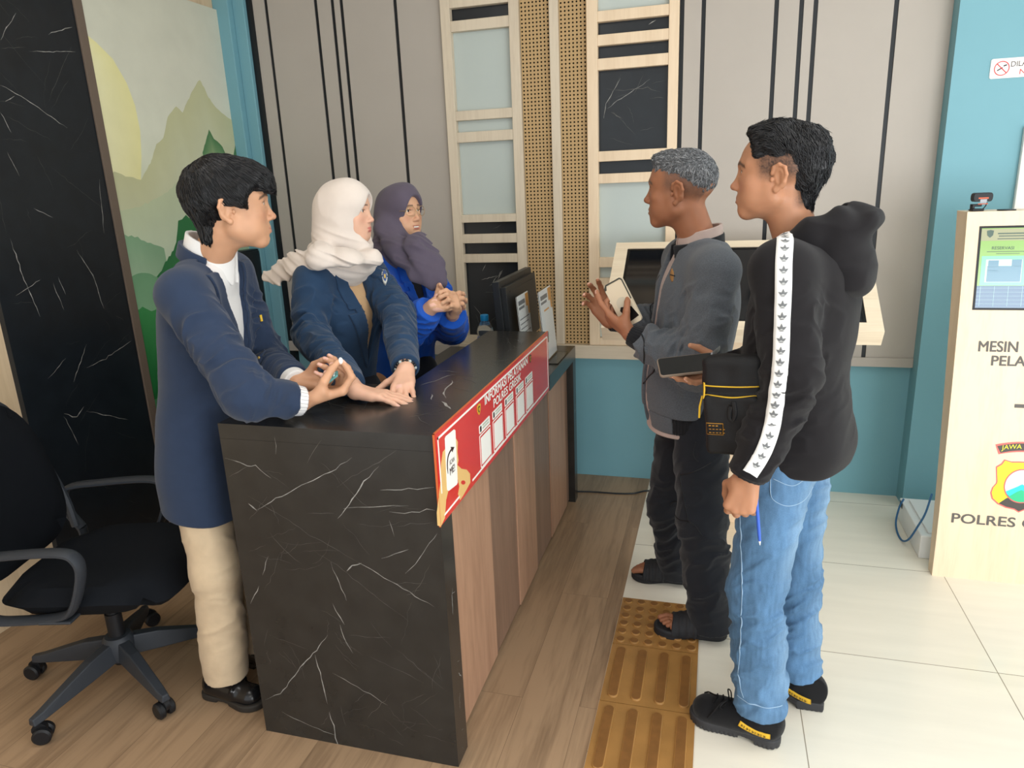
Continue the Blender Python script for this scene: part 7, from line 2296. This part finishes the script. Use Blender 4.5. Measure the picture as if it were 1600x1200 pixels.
def cream_woman():
    hd = A_(-1.268, 2.345, 1.522); s = .88
    arms = dict(elR=onY(484, 522, 2.140), wrR=onZ(556, 611, 1.040), elL=onY(622, 492, 2.36), wrL=onZ(634, 578, 1.062))
    hands = [dict(W=arms['wrR'], d=onZ(622, 622, 1.018) - arms['wrR'], n=(0, 0, -1), left=False, curls=((4, 8, 4), (4, 8, 4), (5, 8, 4), (6, 8, 5)), spread=(5, 1, -3, -8), s=.92, thumb=((.75, .62, .15), (.9, .35, .15), (.95, .2, .1))),
             dict(W=arms['wrL'], d=onZ(627, 613, 1.020) - arms['wrL'], n=(0, 0.1, -1), left=True, curls=((10, 22, 12), (10, 22, 12), (12, 22, 12), (14, 22, 12)), spread=(10, 2, -5, -13), s=.92, thumb=((.45, .82, .20), (.6, .75, .25), (.65, .7, .2)))]
    P, J, nl = woman(nrm((.98, -.21, 0)), (.995, .09, -.03), (-1.365, 2.37, .87), (-1.315, 2.36, 1.372), hd, s, arms, hands, 'woman in a cream headscarf and dark blue blazer pressing both hands on the counter', (218, 172, 146), (194, 102, 98), .4)
    TR = J['TR']
    rows = [(-.20, 0, .0, .158, .120, .125), (-.08, 0, .0, .152, .118, .120), (.06, 0, .0, .136, .106, .102), (.18, 0, .006, .142, .116, .100), (.29, 0, .010, .150, .122, .104), (.38, 0, -.0, .150, .096, .104), (.44, 0, -.008, .125, .072, .09), (.49, 0, -.01, .075, .055, .065)]
    navy = clothes_mat('blue wool suiting', (38, 61, 88), .8, .3, 1000)
    G, G0 = blazer(P, J, rows, (.061, .054, .043), navy, .10, .46, .066, cuffs=(.95, .90), fold=.011, seed=9, lw=.058, x0=-.0)
    shirt(P, J, rows, clothes_mat('tan blouse', (204, 166, 124), .85, .3, 700), .015, with_collar=False)
    # chest badge
    bp, ok = G0.pixel([(599, 424), (602, 446)])
    V, F, _, _ = band(G0, bp, [.010, .019, .020, .016, .003], .0095, step=.003); np_mesh('badge', V, F, mat('white badge', (206, 206, 200), .5, .3), P)
    V, F, _, _ = band(G0, [bp[0] * .85 + bp[1] * .15, bp[0] * .2 + bp[1] * .8], [.008, .014, .014, .004], .0108, step=.003); np_mesh('badge', V, F, mat('blue badge', (70, 96, 150), .5, .3), P)
    V, F, _, _ = band(G0, [bp[0] * .6 + bp[1] * .4, bp[0] * .4 + bp[1] * .6], .006, .0120, step=.002); np_mesh('badge', V, F, mat('gold badge', (206, 176, 100), .5, .3), P)
    fs, ok = G0.pixel([(592, 500), (594, 540), (594, 590)]); V, F = seam(G0, fs, .002, .001); np_mesh('front_edge', V, F, navy, P)
    # bracelet
    w = J['wrL']; ax = nrm(w - J['elL']); u = nrm(np.cross(ax, (0, 0, 1))); v = np.cross(ax, u)
    m = MB()
    for k in range(18):
        a = 2 * math.pi * k / 18; m.ball(w - ax * .010 + (u * math.cos(a) * .030 + v * math.sin(a) * .027), .0055, 10, k % 3 == 0)
    m.build('bead_bracelet', [mat('black bead', (26, 26, 28), .2, .5), mat('pale bead', (170, 180, 178), .2, .5)], P, smooth=True)
    # headscarf with the tail thrown back over the shoulder
    up = TR[:, 2]
    t = [onY(583, 402, 2.30), onY(545, 402, 2.215), onY(500, 400, 2.19), onY(462, 412, 2.215), onY(436, 426, 2.26), onY(414, 431, 2.30)]
    n_ = nrm((.25, -.6, .75))
    ex = [(t[0], t[1], .024, .034, (n_, .5)), (t[1], t[2], .034, .040, (n_, .45)), (t[2], t[3], .040, .040, ((.35, -.72, .58), .33)), (t[3], t[4], .040, .034, ((.45, -.8, .35), .30)), (t[4], t[5], .034, .012, ((.45, -.8, .3), .26)),
          (J['neck'] + TR @ A_(-.02, .06, -.01), t[0], .040, .024, None), (J['neck'] + TR @ A_(.08, .0, -.0), t[2], .052, .036, None), (J['neck'] + TR @ A_(-.07, .02, -.01), J['neck'] + TR @ A_(.0, .075, -.03), .040, .035, None)]
    HR = J['HR']
    def fr(Q):
        q = (Q - hd) @ HR
        lowz = np.clip((-.03 - q[:, 2]) / .05, 0, 1)
        X = np.stack([q[:, 0] * 7, q[:, 1] * 12 + q[:, 2] * 20, q[:, 2] * 55 + q[:, 1] * 22], 1)
        Y = np.stack([q[:, 0] * 8, q[:, 1] * 16 + q[:, 2] * 3, q[:, 2] * 7], 1)
        return .010 * lowz * (ridge_noise(X + 1.3) - .45) + .005 * (1 - lowz) * (ridge_noise(Y + .6) - .45)
    hijab(P, J, s, clothes_mat('cream voile', (214, 202, 192), .85, .2, 900, noise_=.02, sheen=.25), ex, ((0, .112, -.024), (.058, .082, .100)), fr, .010)
cream_woman()

def purple_woman():
    hd = A_(-1.247, 2.757, 1.500); s = .90
    arms = dict(elR=onY(636, 522, 2.56), wrR=onY(676, 478, 2.50), elL=onY(706, 515, 2.86), wrL=onY(707, 490, 2.60))
    hands = [dict(W=arms['wrR'], d=onY(722, 466, 2.58) - arms['wrR'], n=(.1, .75, -.35), left=False, curls=((15, 25, 15), (22, 30, 20), (28, 36, 20), (34, 40, 20)), spread=(8, 2, -4, -8), s=.95, thumb=((.45, .75, .10), (.5, .85, .1), (.5, .8, .1))),
             dict(W=arms['wrL'], d=onY(712, 462, 2.54) - arms['wrL'], n=(-.5, -.75, .2), left=True, curls=((45, 55, 30), (50, 60, 30), (55, 65, 30), (60, 65, 30)), s=.95)]
    f = nrm((.92, -.38, 0))
    P, J, nl = woman(f, (.93, -.37, .03), (-1.300, 2.785, .86), (-1.270, 2.77, 1.355), hd, s, arms, hands, 'woman in a grey-purple headscarf and thin gold glasses wearing a bright blue jacket', (206, 160, 128), (184, 112, 100), 1.0)
    TR = J['TR']
    rows = [(-.20, 0, .0, .160, .125, .125), (-.08, 0, .0, .155, .120, .120), (.06, 0, .0, .146, .110, .105), (.18, 0, .006, .146, .116, .100), (.29, 0, .008, .148, .118, .104), (.38, 0, -.0, .146, .094, .102), (.44, 0, -.008, .122, .072, .09), (.485, 0, -.01, .075, .055, .065)]
    blue = clothes_mat('royal blue twill', (26, 84, 184), .8, .3, 1000)
    G, G0 = blazer(P, J, rows, (.060, .060, .056), blue, .16, .46, .050, cuffs=(.93, .88), fold=.012, seed=14, lw=.05)
    shirt(P, J, rows, clothes_mat('black blouse', (28, 28, 34), .85, .3, 700), .010, with_collar=False)
    bp, ok = G0.pixel([(687, 408), (691, 420)]); V, F, _, _ = band(G0, bp, .020, .003, step=.003); np_mesh('badge', V, F, mat('red badge', (180, 44, 72), .5, .3), P)
    V, F, _, _ = band(G0, [bp[0] * .8 + bp[1] * .2, bp[0] * .3 + bp[1] * .7], .007, .004, step=.002); np_mesh('badge', V, F, mat('blue badge', (70, 96, 150)), P)
    for pxs in ([(640, 578), (668, 560), (684, 548)], [(672, 512), (671, 530), (669, 540)]):
        a, ok = G0.pixel(pxs); V, F = seam(G0, a, .0022, .0012); np_mesh('pocket_edge', V, F, blue, P)
    t = [onY(652, 384, 2.62), onY(672, 412, 2.605), onY(684, 438, 2.60), onY(690, 456, 2.615)]
    n_ = nrm((.6, -.75, .2)); t2 = [onY(604, 352, 2.68), onY(622, 390, 2.63), onY(654, 424, 2.595)]
    ex = [(t[0], t[1], .052, .046, (n_, .35)), (t[1], t[2], .046, .026, (n_, .32)), (t[2], t[3], .026, .006, (n_, .35)),
          (t2[0], t2[1], .046, .044, (n_, .6)), (t2[1], t2[2], .042, .034, (n_, .45)), (t2[2], t[2], .034, .020, (n_, .4)), (J['neck'] + TR @ A_(0, .05, .0), t[0], .050, .036, None), (J['neck'] + TR @ A_(.06, .03, .0), t2[1], .05, .04, None)]
    HR = J['HR']
    def fr(Q):
        q = (Q - hd) @ HR
        lowz = np.clip((-.02 - q[:, 2]) / .06, 0, 1)
        a = q[:, 0] * .7 + q[:, 2] * .72; b = -q[:, 0] * .72 + q[:, 2] * .7
        X = np.stack([b * 46, a * 7, q[:, 1] * 14], 1)
        Y = np.stack([q[:, 0] * 10, q[:, 1] * 14 - q[:, 2] * 9, q[:, 2] * 3], 1)
        return .011 * lowz * (ridge_noise(X + 1.3) - .45) + .005 * (1 - lowz) * (ridge_noise(Y + .6) - .45)
    hijab(P, J, s, clothes_mat('grey purple jersey', (88, 80, 94), .85, .25, 900, noise_=.03), ex, ((0, .112, -.022), (.058, .082, .100)), fr, .011)
    # teeth
    T = lambda x, y, z: hd + s * (HR @ A_(x, y, z))
    m = MB(); m.tube([T(x, .0945 - 12 * x * x, -.0600 + 4 * x * x) for x in (-.014, -.007, 0, .007, .014)], .0030, 8, flat=(HR[:, 1], .6)); m.build('teeth', mat('teeth', (232, 226, 214), .25, .5), P, smooth=True)
    # glasses: a pair of round wire rims
    m = MB()
    for sx in (-1, 1):
        m.tube([T(.0325 * sx + .0235 * math.cos(a), .107 - .010 * abs(math.cos(a)) * (sx * math.cos(a) > 0), .008 + .0215 * math.sin(a)) for a in np.linspace(0, 2 * math.pi, 25)], .0011, 6)
        m.tube([T(.056 * sx, .098, .012), T(.072 * sx, .06, .013), T(.076 * sx, .0, .012)], .0011, 6)
    m.tube([T(-.010, .107, .012), T(0, .110, .015), T(.010, .107, .012)], .0011, 6)
    g = m.build('glasses', mat('gold wire', (190, 160, 120), .3, .5, metal=.7), P, smooth=True)
    m = MB()
    for sx in (-1, 1): m.flat([(.0325 * sx + .023 * math.cos(a), .008 + .021 * math.sin(a)) for a in np.linspace(0, 2 * math.pi, 21)[:-1]], T(0, .1055, 0), s * HR[:, 0], s * HR[:, 2])
    m.build('lens', mat('spectacle lens', (250, 250, 250), .03, .5, trans=1.0, ior=1.02), g)
purple_woman()
